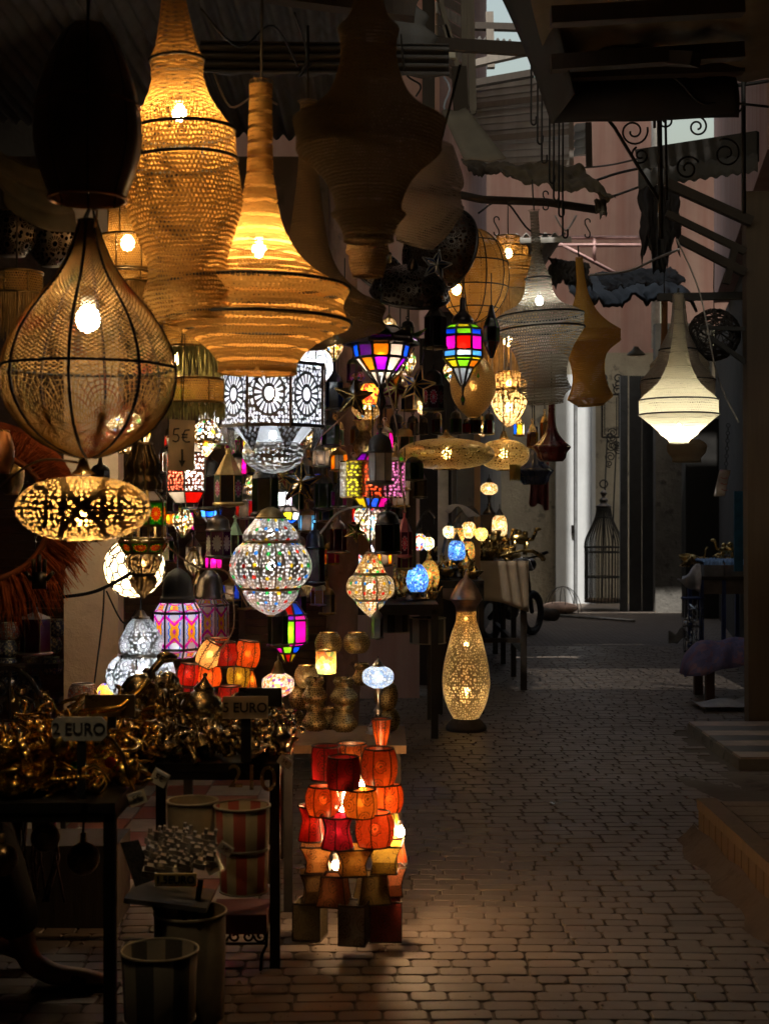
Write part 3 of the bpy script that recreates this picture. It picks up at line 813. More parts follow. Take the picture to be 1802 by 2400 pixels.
def fringe_mb(R, z0, z1, n, w=.004, seed=0, spread=.0):
    r = random.Random(seed); m = MB()
    for i in range(n):
        a = 2*PI*i/n+r.uniform(-.02, .02); z = z1+(z0-z1)*r.uniform(0, .18); R2 = R*(1+r.uniform(-.05, .05)+spread)
        mid = (z0+z)/2; j = r.uniform(-.03, .03)
        m.tube([(R*math.cos(a), R*math.sin(a), z0), (R2*math.cos(a+j), R2*math.sin(a+j), mid), (R2*math.cos(a+j*1.6), R2*math.sin(a+j*1.6), z)], w, 3, caps=False, r1=w*.4)
    return m
def tiered(label, cx, d, tiers, mat, fy, lit=None, top=None, fcol=None):
    """stacked drums with a raffia fringe; tiers: (y0, y1, r)"""
    s = d/F; yb = fy; t = thing('fringed_lamp', label, 'lamp', P(cx, yb, d))
    for y0, y1, r in tiers:
        part(MB().lathe([(r*s, (yb-y0)*s), (r*s*1.01, (yb-y1)*s)], 40, .009, 1), 'drum', mat, t)
        f = MB()
        for yy in (y0, y1): f.ring((0, 0, (yb-yy)*s), r*s*1.005, .005, 40, 5)
        for k in range(7):
            a = k*2*PI/7; f.bar((r*s*math.cos(a), r*s*math.sin(a), (yb-y0)*s), (r*s*math.cos(a), r*s*math.sin(a), (yb-y1)*s), .005)
        part(f, 'wire_frame', OLDBRASS, t)
    R = tiers[-1][2]*s
    part(fringe_mb(R, (yb-tiers[-1][1])*s, 0, int(R*700), .0045, int(cx)), 'fringe', fcol or RAFFIA, t, kind='stuff')
    part(fringe_mb(R*.72, (yb-tiers[-1][1])*s, .03, int(R*300), .0045, int(cx)+5), 'fringe', fcol or RAFFIA, t, kind='stuff')
    if lit:
        for L in lit: bulb(t, (yb-L[0])*s, L[1], WARM, .028, *(L[2:] if len(L) > 2 else ()))
    if top is not None: cord(t, (yb-tiers[0][0])*s, (yb-top)*s, .004)
    return t

def ringpts(r, z, n, ph): return [Vector((r*math.cos(2*PI*k/n+ph), r*math.sin(2*PI*k/n+ph), z)) for k in range(n)]
def faceted(label, cx, d, prof, n, colour, metal=None, lit=None, ph=None, top=None, name='glass_lantern', cat='lantern', bar=.006, group=None, cap=None, fin=None, shrink=.86, rot=(0, 0, 0), hide=True):
    """lantern of flat glass panes in a metal frame; prof (y, r); colour(row, side) -> material or None"""
    s = d/F; yb = prof[-1][0]; metal = metal or DARKMETAL
    ph = -PI/2+PI/n if ph is None else ph
    t = thing(name, label, cat, P(cx, yb, d), group, rot)
    R = [ringpts(r*s, (yb-y)*s, n, ph) for y, r in prof]
    fr = MB()
    for i, rg in enumerate(R):
        for k in range(n):
            if prof[i][1] > 2: fr.bar(rg[k], rg[(k+1) % n], bar, bar)
            if i+1 < len(R): fr.bar(rg[k], R[i+1][k], bar, bar)
    part(fr, 'frame', metal, t, False)
    for i in range(len(R)-1):
        for k in range(n):
            mt = colour(i, k)
            if mt is None: continue
            q = [R[i+1][k], R[i+1][(k+1) % n], R[i][(k+1) % n], R[i][k]]
            c = sum(q, Vector())/4
            q = [c+(p-c)*.97 for p in q]
            if c.y > .0 and hide is None: continue
            if (q[0]-q[1]).length < .004: q = [q[0], q[2], q[3]]
            elif (q[2]-q[3]).length < .004: q = [q[0], q[1], q[2]]
            part(MB().plate(q, .003), 'pane', mt, t, False)
    if cap:   # (list of (y, r)) smooth or faceted metal top
        part(MB().lathe([(r*s, (yb-y)*s) for y, r in cap], 16, .01, 2), 'cap', metal, t)
    if fin: part(MB().lathe([(r*s, (yb-y)*s) for y, r in fin], 10, .01, 2), 'finial', metal, t)
    if lit: bulb(t, (yb-lit[0])*s, lit[1], lit[2], lit[3] if len(lit) > 3 else .022)
    if top is not None: cord(t, (yb-(cap or prof)[0][0])*s, (yb-top)*s, .0035)
    return t

def mandala(bg, c1, c2):
    k = ('mandala', bg, c1, c2)
    if k in CACHE: return CACHE[k]
    b = NB('painted_glass'); vec, u, v = b.uv()
    fu = b.m_('SUBTRACT', u, .5); fv = b.m_('MULTIPLY', b.m_('SUBTRACT', v, .5), 1.25)
    r = b.m_('SQRT', b.m_('ADD', b.m_('MULTIPLY', fu, fu), b.m_('MULTIPLY', fv, fv))); th = b.m_('ARCTAN2', fv, fu)
    pet = b.m_('ABSOLUTE', b.m_('SINE', b.m_('MULTIPLY', th, 6.)))
    edge = b.m_('ADD', .30, b.m_('MULTIPLY', pet, .14))
    c = b.mixc(b.m_('LESS_THAN', r, edge), bg, c1)
    c = b.mixc(b.m_('MULTIPLY', b.m_('LESS_THAN', r, .34), b.m_('GREATER_THAN', pet, .35)), c, c2)
    c = b.mixc(b.m_('LESS_THAN', r, .12), c, c1)
    t = b.mixs(.5, b.new('BsdfDiffuse', {0: c}), b.new('BsdfTranslucent', {0: c}))
    CACHE[k] = b.done(b.mixs(.08, t, b.new('BsdfGlossy', {0: (.8, .8, .8), 'Roughness': .15})))
    return CACHE[k]

def lantern(label, cx, y0, y1, w_, d, mats, metal=None, cap='dome', n=6, capf=.42, lit=None, base=1.15, group=None, top=None, name='metal_lantern'):
    """small hexagonal lantern: ring, cap, glazed body, foot"""
    s = d/F; h = y1-y0; r = w_/2
    yc = y0+h*.12; yb = y0+h*capf; ye = y1-h*.09
    metal = metal or DARKMETAL
    if cap == 'dome': cp = [(yc-h*.10, r*.13), (yc, r*.16), (yc+h*.03, r*.5), (yc+(yb-yc)*.35, r*.86), (yb-h*.05, r*.95), (yb-h*.02, r*1.1), (yb, r*1.02)]
    elif cap == 'bottle': cp = [(yc-h*.1, r*.2), (yc+h*.02, r*.22), (yc+(yb-yc)*.4, r*.32), (yc+(yb-yc)*.6, r*.75), (yb-h*.02, r*.98), (yb, r*1.0)]
    else: cp = [(yc-h*.1, r*.18), (yc, r*.2), (yc+h*.02, r*.3), (yb-h*.02, r*.95), (yb, r*1.08)]
    def col(i, k): return mats[k % len(mats)]
    t = faceted(label, cx, d, [(yb, r*.96), (ye, r*.96)], n, col, metal, (lit if lit is None else ((yb+ye)/2, *lit)), None, None, name, 'lantern', max(.004, .07*r*s), group)
    Z = lambda y: (ye-y)*s
    m = MB()
    if cap == 'cone': m.lathe([(q*s, Z(y)) for y, q in cp], n, .01, 1, phase=-PI/2+PI/n)
    else: m.lathe([(q*s, Z(y)) for y, q in cp], 24, .01, 2, lobes=(12, .07))
    part(m, 'cap', metal, t, cap != 'cone')
    part(MB().lathe([(r*.98*s, 0), (r*base*s, -h*.02*s), (r*base*.96*s, -h*.05*s), (r*.5*s, -h*.07*s), (r*.1*s, -h*.09*s)], 16, .01, 1), 'foot', metal, t)
    part(MB().ring((0, 0, Z(yc-h*.12)+.0), r*.24*s, .0025, 14, 4, 'y'), 'hanging_ring', metal, t)
    if top is not None: cord(t, Z(yc-h*.14), Z(top), .003)
    return t

def pierced_lamp(label, cx, d, secs, mat, lit=None, lobes=(10, .10), bands=True, metal=None, cell=.012, cap=None, top=None, fin=None, group=None, vfit=False, name='pierced_lamp', names=None, sub=3, rot=(0, 0, 0), n=60):
    s = d/F; yb = secs[-1][-1][0]; metal = metal or SILVER
    t = thing(name, label, 'lamp', P(cx, yb, d), group, rot)
    for i, sec in enumerate(secs):
        m = MB().lathe([(r*s, (yb-y)*s) for y, r in sec], n, cell, sub, lobes=lobes)
        nm = (names or (['top_shade', 'body', 'drop'] if len(secs) == 3 else ['top_shade', 'body'] if len(secs) == 2 else ['body']))[i]
        part(m, nm, mat, t)
        if bands:
            for y, r in (sec[0], sec[-1]):
                if r > 4: part(MB().ring((0, 0, (yb-y)*s), r*s, .006, 40, 5), 'band', metal, t)
    if lobes:
        rb = MB(); sec = max(secs, key=lambda q: max(p[1] for p in q))
        for k in range(lobes[0]):
            a = 2*PI*k/lobes[0]
            rb.tube([((1-lobes[1])*q.x*math.cos(a), (1-lobes[1])*q.x*math.sin(a), q.y) for q in smooth_prof([(r*s, (yb-y)*s) for y, r in sec], 3)], .004, 4)
        part(rb, 'seam', metal, t)
    if cap: part(MB().lathe([(r*s, (yb-y)*s) for y, r in cap], 20, .01, 2), 'cap', metal, t)
    if fin: part(MB().lathe([(r*s, (yb-y)*s) for y, r in fin], 12, .01, 2), 'finial', metal, t)
    if lit:
        for L in (lit if isinstance(lit, list) else [lit]): bulb(t, (yb-L[0])*s, L[1], L[2], L[3] if len(L) > 3 else .025)
    if top is not None: cord(t, (yb-(cap or secs[0])[0][0])*s, (yb-top)*s, .004)
    return t

def star(label, cx, cyy, R, d, col, metal=None, rot=0., yaw=0., top=None, group=None):
    s = d/F; R *= s; metal = metal or BRASS
    t = thing('star_lantern', label, 'lantern', P(cx, cyy, d), group, (0, rot, yaw))
    o_ = [Vector((R*math.sin(2*PI*k/5), 0, R*math.cos(2*PI*k/5))) for k in range(5)]
    i_ = [Vector((R*.42*math.sin(2*PI*(k+.5)/5), 0, R*.42*math.cos(2*PI*(k+.5)/5))) for k in range(5)]
    fr = MB()
    for sy in (-1, 1):
        ap = Vector((0, sy*R*.38, 0))
        for k in range(5):
            for a, b_ in ((o_[k], i_[k]), (o_[k], i_[k-1])):
                q = [a, b_, ap]; c = (a+b_+ap)/3
                part(MB().plate([c+(p-c)*.93 for p in (q if sy > 0 else q[::-1])], .002), 'pane', col, t, False)
            fr.bar(ap, o_[k], R*.07); fr.bar(ap, i_[k], R*.05)
    for k in range(5):
        fr.bar(o_[k], i_[k], R*.08); fr.bar(o_[k], i_[k-1], R*.08)
    part(fr, 'frame', metal, t, False)
    if top is not None: cord(t, R, (cyy-top)*s, .003)
    return t

def saucer(label, cx, cyy, rx, rz, d, mat, lit, top=None, squash=.15, cellc=.01, rot=(0, 0, 0)):
    s = d/F; prof = []
    for i in range(15):
        a = PI*(.04+.89*i/14); prof.append((rx*s*math.sin(a)**.85, rz*s*math.cos(a)))
    t = thing('saucer_lamp', label, 'lamp', P(cx, cyy, d), None, rot)
    part(MB().lathe(prof, 72, cellc, 2), 'shade', mat, t)
    part(MB().ring((0, 0, prof[-1][1]), prof[-1][0], .005, 40, 5), 'rim', BRASS, t)
    part(MB().lathe([(.012, rz*s+.05), (.02, rz*s+.02), (prof[0][0]*1.15, prof[0][1]+.006)], 20, .01, 2), 'cap', BRASS, t)
    if lit: bulb(t, lit[0]*s, lit[1], lit[2], lit[3])
    if top is not None: cord(t, rz*s+.05, (cyy-top)*s, .004)
    return t

def mosaic_lamp(label, cx, yt, g0, g1, gr, yb, d, mat, watt, col=SOFT, shape=None, metal=None, group=None, baser=None):
    """table lamp: metal foot and stem, mosaic globe, pierced cap. yt finial top, g0..g1 globe, yb foot"""
    s = d/F; metal = metal or OLDBRASS; t = thing('mosaic_lamp', label, 'lamp', P(cx, yb, d), group)
    h = g1-g0; Z = lambda y: (yb-y)*s
    pf = shape or [(0, .38), (.08, .62), (.25, .93), (.5, 1.), (.75, .9), (.93, .55), (1, .3)]
    part(MB().lathe([(gr*f*s, Z(g0+h*q)) for q, f in pf], 36, .007, 3), 'globe', mat, t)
    c0 = gr*pf[0][1]*1.06
    part(MB().lathe([(1*s, Z(yt)), (gr*.06*s, Z(yt+(g0-yt)*.4)), (gr*.2*s, Z(yt+(g0-yt)*.5)), (c0*.7*s, Z(yt+(g0-yt)*.75)), (c0*1.08*s, Z(g0)), (c0*s, Z(g0+2))], 20, .01, 2), 'cap', metal, t)
    b0 = max(gr*pf[-1][1], 4); br = baser or gr*.8
    if yb-g1 > 8:
        L = yb-g1
        part(MB().lathe([(b0*1.2*s, Z(g1-1)), (b0*.9*s, Z(g1+L*.08)), (gr*.16*s, Z(g1+L*.2)), (gr*.14*s, Z(g1+L*.4)), (gr*.3*s, Z(g1+L*.5)), (gr*.2*s, Z(g1+L*.56)), (br*.55*s, Z(g1+L*.75)), (br*.9*s, Z(g1+L*.88)), (br*s, Z(yb-2)), (br*.96*s, 0)], 28, .01, 2, lobes=(18, .05)), 'foot', metal, t)
    if watt: bulb(t, Z(g0+h*.5), watt*.3, col, min(.02, gr*s*.4), socket=False)
    return t

SKD = plain((.035, .02, .014), .7)
def skin_lamp(label, cx, y0, y1, w_, d, col, shape='barrel', lit=None, rot=(0, 0, 0), group=None, n=24, ribs=6, topw=None):
    s = d/F; h = (y1-y0)*s; r = w_/2*s; t = thing('goatskin_lamp', label, 'lamp', P(cx, y1, d), group, rot)
    PFS = {'barrel': [(0, .78), (.25, .95), (.5, 1.), (.75, .95), (1, .80)], 'drum': [(0, .93), (.3, .98), (.5, 1.), (.8, .97), (1, .9)],
           'cone': [(0, 1.), (.3, .85), (.65, .62), (1, .40)], 'flare': [(0, .95), (.3, .82), (.55, .70), (.8, .78), (1, .98)],
           'box': [(0, 1), (1, 1)], 'pyramid': [(0, 1.0), (.35, .86), (.7, .78), (1, .72)], 'waist': [(0, .72), (.4, .62), (.75, .8), (1, 1.)]}
    pf = PFS[shape]; sq = shape in ('box', 'pyramid', 'waist')
    nn = 4 if sq else n; ph = random.uniform(.5, 1.1) if sq else random.random()
    part(MB().lathe([(r*f*(1.2 if sq else 1), h*q) for q, f in pf], nn, .02, 1 if sq else 3, phase=ph, wob=0 if sq else .016), 'skin', skin(col), t, not sq)
    fr = MB()
    for q, f in (pf[0], pf[-1]):
        pts = ringpts(r*f*(1.2 if sq else 1)*1.01, h*q, nn if sq else 20, ph)
        fr.tube(pts, .0035, 5, True)
    rn = 4 if sq else ribs
    for k in range(rn):
        a = 2*PI*k/rn+ph
        fr.tube([(q.x*1.012*math.cos(a), q.x*1.012*math.sin(a), q.y) for q in smooth_prof([(r*f*(1.2 if sq else 1), h*qq) for qq, f in pf], 2)], .0022, 4)
    part(fr, 'wire_frame', SKD, t)
    if lit: bulb(t, h*.5, lit*.36, (1, .62, .28), .014, socket=False)
    return t

def vessel(label, cx, d, prof, mat, name='brass_vase', cat='vase', group=None, cell=.012, lobes=None, rim=None, foot=None, lit=None, rot=(0, 0, 0)):
    s = d/F; yb = prof[-1][0]; t = thing(name, label, cat, P(cx, yb, d), group, rot)
    part(MB().lathe([(r*s, (yb-y)*s) for y, r in prof], 36, cell, 3, lobes=lobes, cap1=True), 'body', mat, t)
    part(MB().ring((0, 0, (yb-prof[0][0])*s), prof[0][1]*s, .004, 30, 5), 'rim', rim or BRASS, t)
    if foot: part(MB().lathe([(r*s, (yb-y)*s) for y, r in foot], 24, .01, 1), 'foot', rim or OLDBRASS, t)
    if lit: bulb(t, (yb-lit[0])*s, lit[1], lit[2], .02, socket=False)
    return t
# ================================================================ THE BIG HANGING LAMPS
KN = knit((.62, .38, .125), .16, .31, 3., .16)
KN_PLAIN = knit((.56, .34, .105), .34, .05, 40., .14)
KN_DARK = knit((.30, .22, .13), .24, .08, 14., .3)
KN_GREY = knit((.27, .245, .19), .36, .03, 30., .2)
KN_MUST = knit((.52, .30, .07), .22, .02, 30., .45)
KN_WHITE = knit((.78, .72, .56), .22, .2, 6., .5)
KN_STONE = knit((.50, .44, .38), .30, .05, 20., .4)
KN_RUST = knit((.36, .17, .07), .24, .02, 20., .4)
woven('tall amber crocheted lamp with two dark hoops, topmost of the lit ones', 447, 4.5,
      [(-40, 27), (0, 28), (60, 38), (110, 48), (140, 62), (148, 63), (188, 60), (240, 78), (290, 110), (312, 126), (345, 127), (380, 128), (440, 133), (478, 136), (540, 118), (608, 94), (650, 94), (690, 108), (700, 104), (735, 84), (752, 78)],
      KN_PLAIN, (145, 312, 380), (268, 7.5, WARM, .022), .0150, (.02, -.05, 0), -300)
woven('wide amber crocheted lamp with ribbed tiers glowing in the middle', 604, 4.7,
      [(190, 28), (230, 27), (300, 29), (400, 31), (433, 36), (500, 47), (540, 60), (575, 80), (600, 98), (630, 132), (655, 172), (672, 211), (678, 215), (690, 208), (706, 201), (724, 200), (742, 209), (754, 217), (760, 216), (770, 206), (778, 184), (792, 156), (808, 132), (826, 112), (845, 97), (858, 92), (873, 91)],
      KN, (673, 755), (585, 11.5, WARM, .022), .0165, (0, .012, 0), -300)
woven('large unlit brown crocheted lamp hanging in front of the roof beams', 864, 3.9,
      [(-60, 32), (0, 34), (40, 45), (68, 70), (78, 71), (100, 66), (135, 65), (170, 73), (220, 94), (258, 134), (280, 174), (288, 178), (315, 172), (345, 170), (358, 168), (375, 150), (395, 126), (430, 97), (480, 77), (497, 82), (504, 88), (520, 74), (540, 63), (564, 56)],
      KN_DARK, (), None, .010, (.02, 0, 0), -300)
woven('narrow brown crocheted lamp end below the large unlit one', 862, 4.9,
      [(480, 38), (540, 42), (575, 48), (592, 51), (600, 44), (618, 44), (640, 38), (646, 34)], KN_DARK, (), None, .010, (0, 0, 0), 300)
woven('dark crocheted lamp with a long neck behind the wide amber one', 722, 5.6,
      [(238, 24), (250, 18), (300, 22), (400, 24), (500, 36), (580, 50), (640, 76), (690, 128), (705, 158), (720, 182), (730, 183), (748, 176), (766, 184), (775, 172), (790, 120), (806, 70), (815, 40)],
      KN_DARK, (), None, .0115, (0, 0, 0), 60)
woven('tilted pale crocheted lamp behind the large unlit one', 972, 5.4,
      [(330, 30), (380, 62), (412, 78), (430, 74), (458, 86), (466, 92), (505, 80), (540, 66), (572, 44)], KN_STONE, (), None, .0105, (.1, .25, 0), 150)
woven('grey green crocheted lamp lit by one white bulb', 1278, 8.4,
      [(492, 14), (500, 10), (560, 11), (605, 14), (640, 24), (652, 30), (656, 30), (685, 34), (712, 52), (728, 86), (738, 100), (743, 102), (765, 99), (772, 101), (790, 88), (815, 72), (850, 58), (880, 53), (900, 57), (914, 62), (925, 48), (945, 40)],
      KN_GREY, (652, 740, 772), (705, 3.6, (1., .97, .9), .022), .0190, (0, -.06, 0), 420)
woven('mustard crocheted lamp hanging behind the grey green one', 1384, 8.9,
      [(602, 9), (650, 10), (690, 16), (730, 32), (760, 58), (778, 82), (783, 83), (800, 82), (806, 80), (832, 46), (880, 38), (910, 44), (930, 53), (936, 50), (950, 30)],
      KN_MUST, (), None, .013, (0, -.08, 0), 575, .008)
woven('small white crocheted lamp glowing near the right edge', 1590, 9.4,
      [(688, 12), (720, 10), (772, 13), (826, 21), (862, 30), (899, 50), (928, 82), (937, 91), (944, 92), (968, 92), (973, 93), (980, 84), (992, 70), (1012, 47), (1018, 44), (1030, 27), (1038, 22)],
      KN_WHITE, (938, 972), (1000, 8.5, (1., .93, .72), .014), .0160, (0, 0, 0), 675)
woven('unlit grey crocheted lamp directly behind the glowing white one', 1588, 10.0,
      [(690, 13), (760, 18), (820, 44), (850, 52), (888, 84), (894, 86), (924, 84), (930, 82), (950, 40), (960, 20)], KN_STONE, (820, 892), None, .0135, (0, 0, 0), 675)
woven('off white crocheted lamp peeping out behind the unlit grey one', 1592, 10.6, [(700, 12), (800, 26), (850, 66), (858, 68), (880, 66), (905, 30)], KN_WHITE, (), None, .0135, (0, 0, 0), 690)
woven('rust coloured crocheted lamp behind the left of the white one', 1556, 11, [(700, 8), (800, 8), (860, 18), (888, 50), (902, 56), (915, 52), (930, 20)], KN_RUST, (), None, .0135, (0, 0, 0), 640)
woven('dark olive crocheted lamp hanging below the glowing white one', 1608, 11.5, [(1030, 30), (1042, 46), (1060, 44), (1072, 34), (1082, 33)], KN_DARK, (), None, .0135, (0, 0, 0), 900)

# top-left closed drum of cloth panels
s_ = 3.7/F; t = thing('paper_lantern', 'large dark ribbed cloth lantern wrapped in plastic at the top left', 'lantern', P(207, 472, 3.7))
pf = [(60, 40), (95, 68), (160, 98), (240, 120), (330, 126), (400, 112), (452, 92), (464, 90), (472, 90)]
part(MB().lathe([(r*s_, (472-y)*s_) for y, r in pf], 48, .012, 3, lobes=(8, .05)), 'cloth', plain((.5, .32, .2), .5, 0, .4, 4.), t)
for k in range(8):
    a = 2*PI*k/8+.2
    part(MB().tube([(q.x*.97*math.cos(a), q.x*.97*math.sin(a), q.y) for q in smooth_prof([(r*s_, (472-y)*s_) for y, r in pf], 3)], .003, 4), 'rib', BLACK, t)
for y, r in ((250, 121), (466, 91)): part(MB().ring((0, 0, (472-y)*s_), r*s_*.985, .005, 48, 5), 'hoop', COPPER, t)
cord(t, (472-60)*s_, .62, .005)
solo(MB().tube([(0, 0, 0), (.05, 0, -.02), (.04, .02, -.06)], .004, 5), 'wire', COPPER, 'copper wire ends hanging under the dark cloth lantern', 'wire', P(185, 476, 3.8))
m = MB(); m.grid(lambda u, v: P(-30+u*180, 330+v*110+u*60+26*math.sin(u*3)-6*math.sin(v*18), 4.3)+Vector((0, .2*v, 0)), 14, 20, thick=.006)
solo(m, 'striped_cloth', plain((.10, .075, .035), .8, 0, .5, 10.), 'dark olive folded cloth behind the ribbed cloth lantern', 'cloth')

# net drop lamp: real net of cord over an iron frame
d_ = 4.2; s_ = d_/F; yb = 1072
t = thing('net_lamp', 'big teardrop lamp of coloured net with a bare bulb, far left', 'lamp', P(207, yb, d_))
pf = [(518, 20), (540, 26), (580, 40), (620, 58), (660, 84), (700, 118), (740, 150), (780, 176), (820, 194), (862, 204), (905, 204), (950, 190), (1000, 156), (1040, 104), (1064, 50), (1072, 18)]
pr_ = smooth_prof([(r*s_, (yb-y)*s_) for y, r in pf], 4)
def net_pt(a, q): # q 0..1 along profile
    f = q*(len(pr_)-1); i = min(int(f), len(pr_)-2); p = pr_[i].lerp(pr_[i+1], f-i)
    r = p.x*(1-.035*(1-abs(math.cos(a*4))))
    return Vector((r*math.cos(a), r*math.sin(a), p.y))
def b_net():
    b = NB('net_cord'); o = b.obj(); f = b.noise(o, 5., 3)
    c = b.ramp(f, [(.30, (.10, .16, .07)), (.45, (.50, .32, .13)), (.58, (.55, .36, .15)), (.68, (.45, .12, .06)), (.78, (.10, .09, .2))])
    return b.done(b.mixs(.25, b.new('BsdfDiffuse', {0: c}), b.new('BsdfTranslucent', {0: c})))
NET = b_net()
qe = 9.0/15
NA = 64; NR = 34
m = MB()
for k in range(NA):
    for i in range(NR):
        for sg in (1, -1):
            if (i+k) % 2: continue
            a0 = 2*PI*k/NA; a1 = 2*PI*(k+sg)/NA
            m.tube([net_pt(a0, qe*(i/NR)**.85), net_pt(a1, qe*((i+1)/NR)**.85)], .0021, 3, caps=False)
            a2 = 2*PI*(k+sg)/NA
for k in range(NA):
    for i in range(NR):
        if (i+k) % 2 == 0: continue
        for sg in (1, -1):
            m.tube([net_pt(2*PI*k/NA, qe*(i/NR)**.85), net_pt(2*PI*(k+sg)/NA, qe*((i+1)/NR)**.85)], .0021, 3, caps=False)
part(m, 'net', NET, t, kind='stuff')
m = MB()   # lower panels worked as spider webs
for s8 in range(8):
    ac = 2*PI*(s8+.5)/8; qc = qe+.5*(1-qe)
    def web(x, y): return net_pt(ac+x*PI/8*.98, min(.999, qc+y*(1-qe)*.5))
    for ring_ in range(1, 13):
        f = ring_/12; pts = []
        for j in range(28):
            th = 2*PI*j/28; x, y = math.cos(th), math.sin(th)
            k = f*(1/max(abs(x), abs(y)))**(f*f)
            pts.append(web(x*k, y*k))
        m.tube(pts, .0017, 3, True)
    for j in range(28):
        th = 2*PI*j/28; x, y = math.cos(th), math.sin(th); k = 1/max(abs(x), abs(y))
        m.tube([web(0, 0), web(x*k*.3, y*k*.3), web(x*k*.65, y*k*.65), web(x*k, y*k)], .0017, 3)
part(m, 'web_panel', NET, t, kind='stuff')
for k in range(8):
    part(MB().tube([net_pt(2*PI*k/8+.0, i/30) for i in range(31)], .0048, 6), 'rib', plain((.02, .02, .035), .7), t)
part(MB().tube([net_pt(2*PI*k/64, qe) for k in range(64)], .0045, 6, True), 'hoop', BLACK, t)
part(MB().ring((0, 0, pr_[0].y), pr_[0].x, .006, 24, 5), 'top_ring', BLACK, t)
bulb(t, (yb-748)*s_, 5.0, (1, .74, .42), .036)
for k in range(3): part(MB().tube([(.02*math.cos(k*2.1), .02*math.sin(k*2.1), pr_[0].y), (.01, .01, pr_[0].y+.06), (0.02*k-.02, .03, pr_[0].y+.5)], .004, 5), 'cord', BLACK, t)

# saucers
B_HON = pierced((.70, .46, .16), (.95, .58, .20), 1.35, .30, 0, .15, .35, 0, 30.)
saucer('flat brass saucer lamp with honeycomb piercing at the left', 196, 1192, 157, 76, 4.1, B_HON, (-20, 4., (1, .74, .4), .024), 1075, cellc=.0105)
part(MB().ring((0, 0, 0), 157*4.1/F*1.003, .004, 64, 5), 'seam', BRASS, bpy.data.objects['saucer_lamp'])
B_FINE = pierced((.72, .48, .16), (.95, .70, .3), 1., .26, 0, .4, .25)
saucer('wide low brass saucer lamp over the mosaic table lamps', 1046, 1064, 112, 36, 8.0, B_FINE, (2, 1.6, (1, .75, .4), .03), 900, cellc=.008)
saucer('second brass saucer lamp partly behind the wide low one', 1180, 1066, 60, 36, 8.7, B_FINE, (2, 1.4, (1, .75, .4), .03), 900, cellc=.008)

# raffia and wicker lamps
RF = knit((.52, .32, .10), .32, .03, 30., .25)
tiered('stepped raffia lamp with long fringe hanging against the pink wall', 1190, 9.0, [(555, 578, 27), (580, 604, 47), (607, 632, 62), (640, 684, 68)], RF, 905, [(594, 1.8), (800, 2.2)], 470)
tiered('stepped raffia lamp with short fringe behind the tall amber one', 300, 5.6, [(490, 555, 46), (556, 635, 66), (640, 665, 62)], RF, 735, [(570, 2.2)], 380)
GF = plain((.20, .21, .09), .9, 0, .6, 25.)
tiered('raffia drum lamp with green fringe right of the net lamp', 452, 5.4, [(745, 815, 68), (890, 945, 72)], RF, 985, [(840, 2.2, -.075, 0)], 640, GF)
m = part(fringe_mb(68*5.4/F, (985-818)*5.4/F, (985-885)*5.4/F, 160, .004, 3), 'fringe', GF, bpy.data.objects['fringed_lamp.002'], kind='stuff')
tiered('raffia fringe lamp in the dark at the left edge', 40, 5.2, [(640, 690, 60)], RF, 800, None, 500)
s_ = 8.6/F; t = thing('wicker_ball_lamp', 'round woven ball lamp in a wire cage behind the pierced dome', 'lamp', P(1108, 756, 8.6))
part(MB().lathe([(max(.004, 84*math.sin(PI*i/12)*s_), (118+118*math.cos(PI*i/12))*s_*.93) for i in range(13)], 40, .010, 2), 'shade', RF, t)
f = MB()
for k in range(10):
    a = 2*PI*k/10; f.tube([(85*math.sin(PI*i/12)*s_*math.cos(a), 85*math.sin(PI*i/12)*s_*math.sin(a), (118+118*math.cos(PI*i/12))*s_*.93) for i in range(13)], .004, 4)
for i in (3, 5, 7, 9): f.ring((0, 0, (118+118*math.cos(PI*i/12))*s_*.93), 85*math.sin(PI*i/12)*s_, .004, 36, 4)
part(f, 'wire_cage', IRON, t); bulb(t, (756-680)*s_, 2.2, WARM, .03, -.10, -.02)
s_ = 10.9/F; t = thing('wicker_ball_lamp', 'dark open wicker ball hanging among the right hand struts', 'lamp', P(1672, 865, 10.9))
f = MB(); r_ = random.Random(4)
for k in range(46):
    ax = Vector((r_.gauss(0, 1), r_.gauss(0, 1), r_.gauss(0, 1))).normalized(); u_ = ax.orthogonal().normalized(); v_ = ax.cross(u_)
    f.tube([(u_*math.cos(q*2*PI/24)+v_*math.sin(q*2*PI/24))*(62*s_*r_.uniform(.94, 1.))+Vector((0, 0, 80*s_)) for q in range(24)], .004, 4, True)
part(f, 'wicker', plain((.045, .035, .03), .8), t); cord(t, 140*s_, 250*s_)

# big orange raffia hoop
d_ = 5.2; s_ = d_/F; t = thing('raffia_mirror_frame', 'round frame edged with long orange raffia fringe at the left edge', 'raffia frame', P(-35, 1210, d_), None, (0, .1, .35))
part(MB().ring((0, 0, 0), 150*s_, .012, 48, 8, 'y'), 'hoop', plain((.33, .09, .02), .6), t)
m = MB(); r_ = random.Random(2)
for i in range(900):
    a = r_.uniform(0, 2*PI); L = r_.uniform(.55, 1.)*100*s_; c_, sn = math.cos(a), math.sin(a); R0 = 150*s_*r_.uniform(.99, 1.15)
    p0 = Vector((R0*c_, r_.uniform(-.015, .01), R0*sn)); p1 = p0+Vector((c_*L*.6, r_.uniform(-.03, .03), sn*L*.6-.02)); p2 = p0+Vector((c_*L+r_.uniform(-.02, .02), r_.uniform(-.04, .04), sn*L*.9-.07))
    m.tube([p0, p1, p2], .0035, 3, r1=.001, caps=False)
part(m, 'fringe', plain((.52, .12, .03), .9, 0, .5, 30.), t, kind='stuff')
m = MB(); m.grid(lambda u, v: ((150+75*v)*s_*math.cos(u*2*PI), .012*math.sin(u*40)+.01, (150+75*v)*s_*math.sin(u*2*PI)), 96, 3, thick=.004)
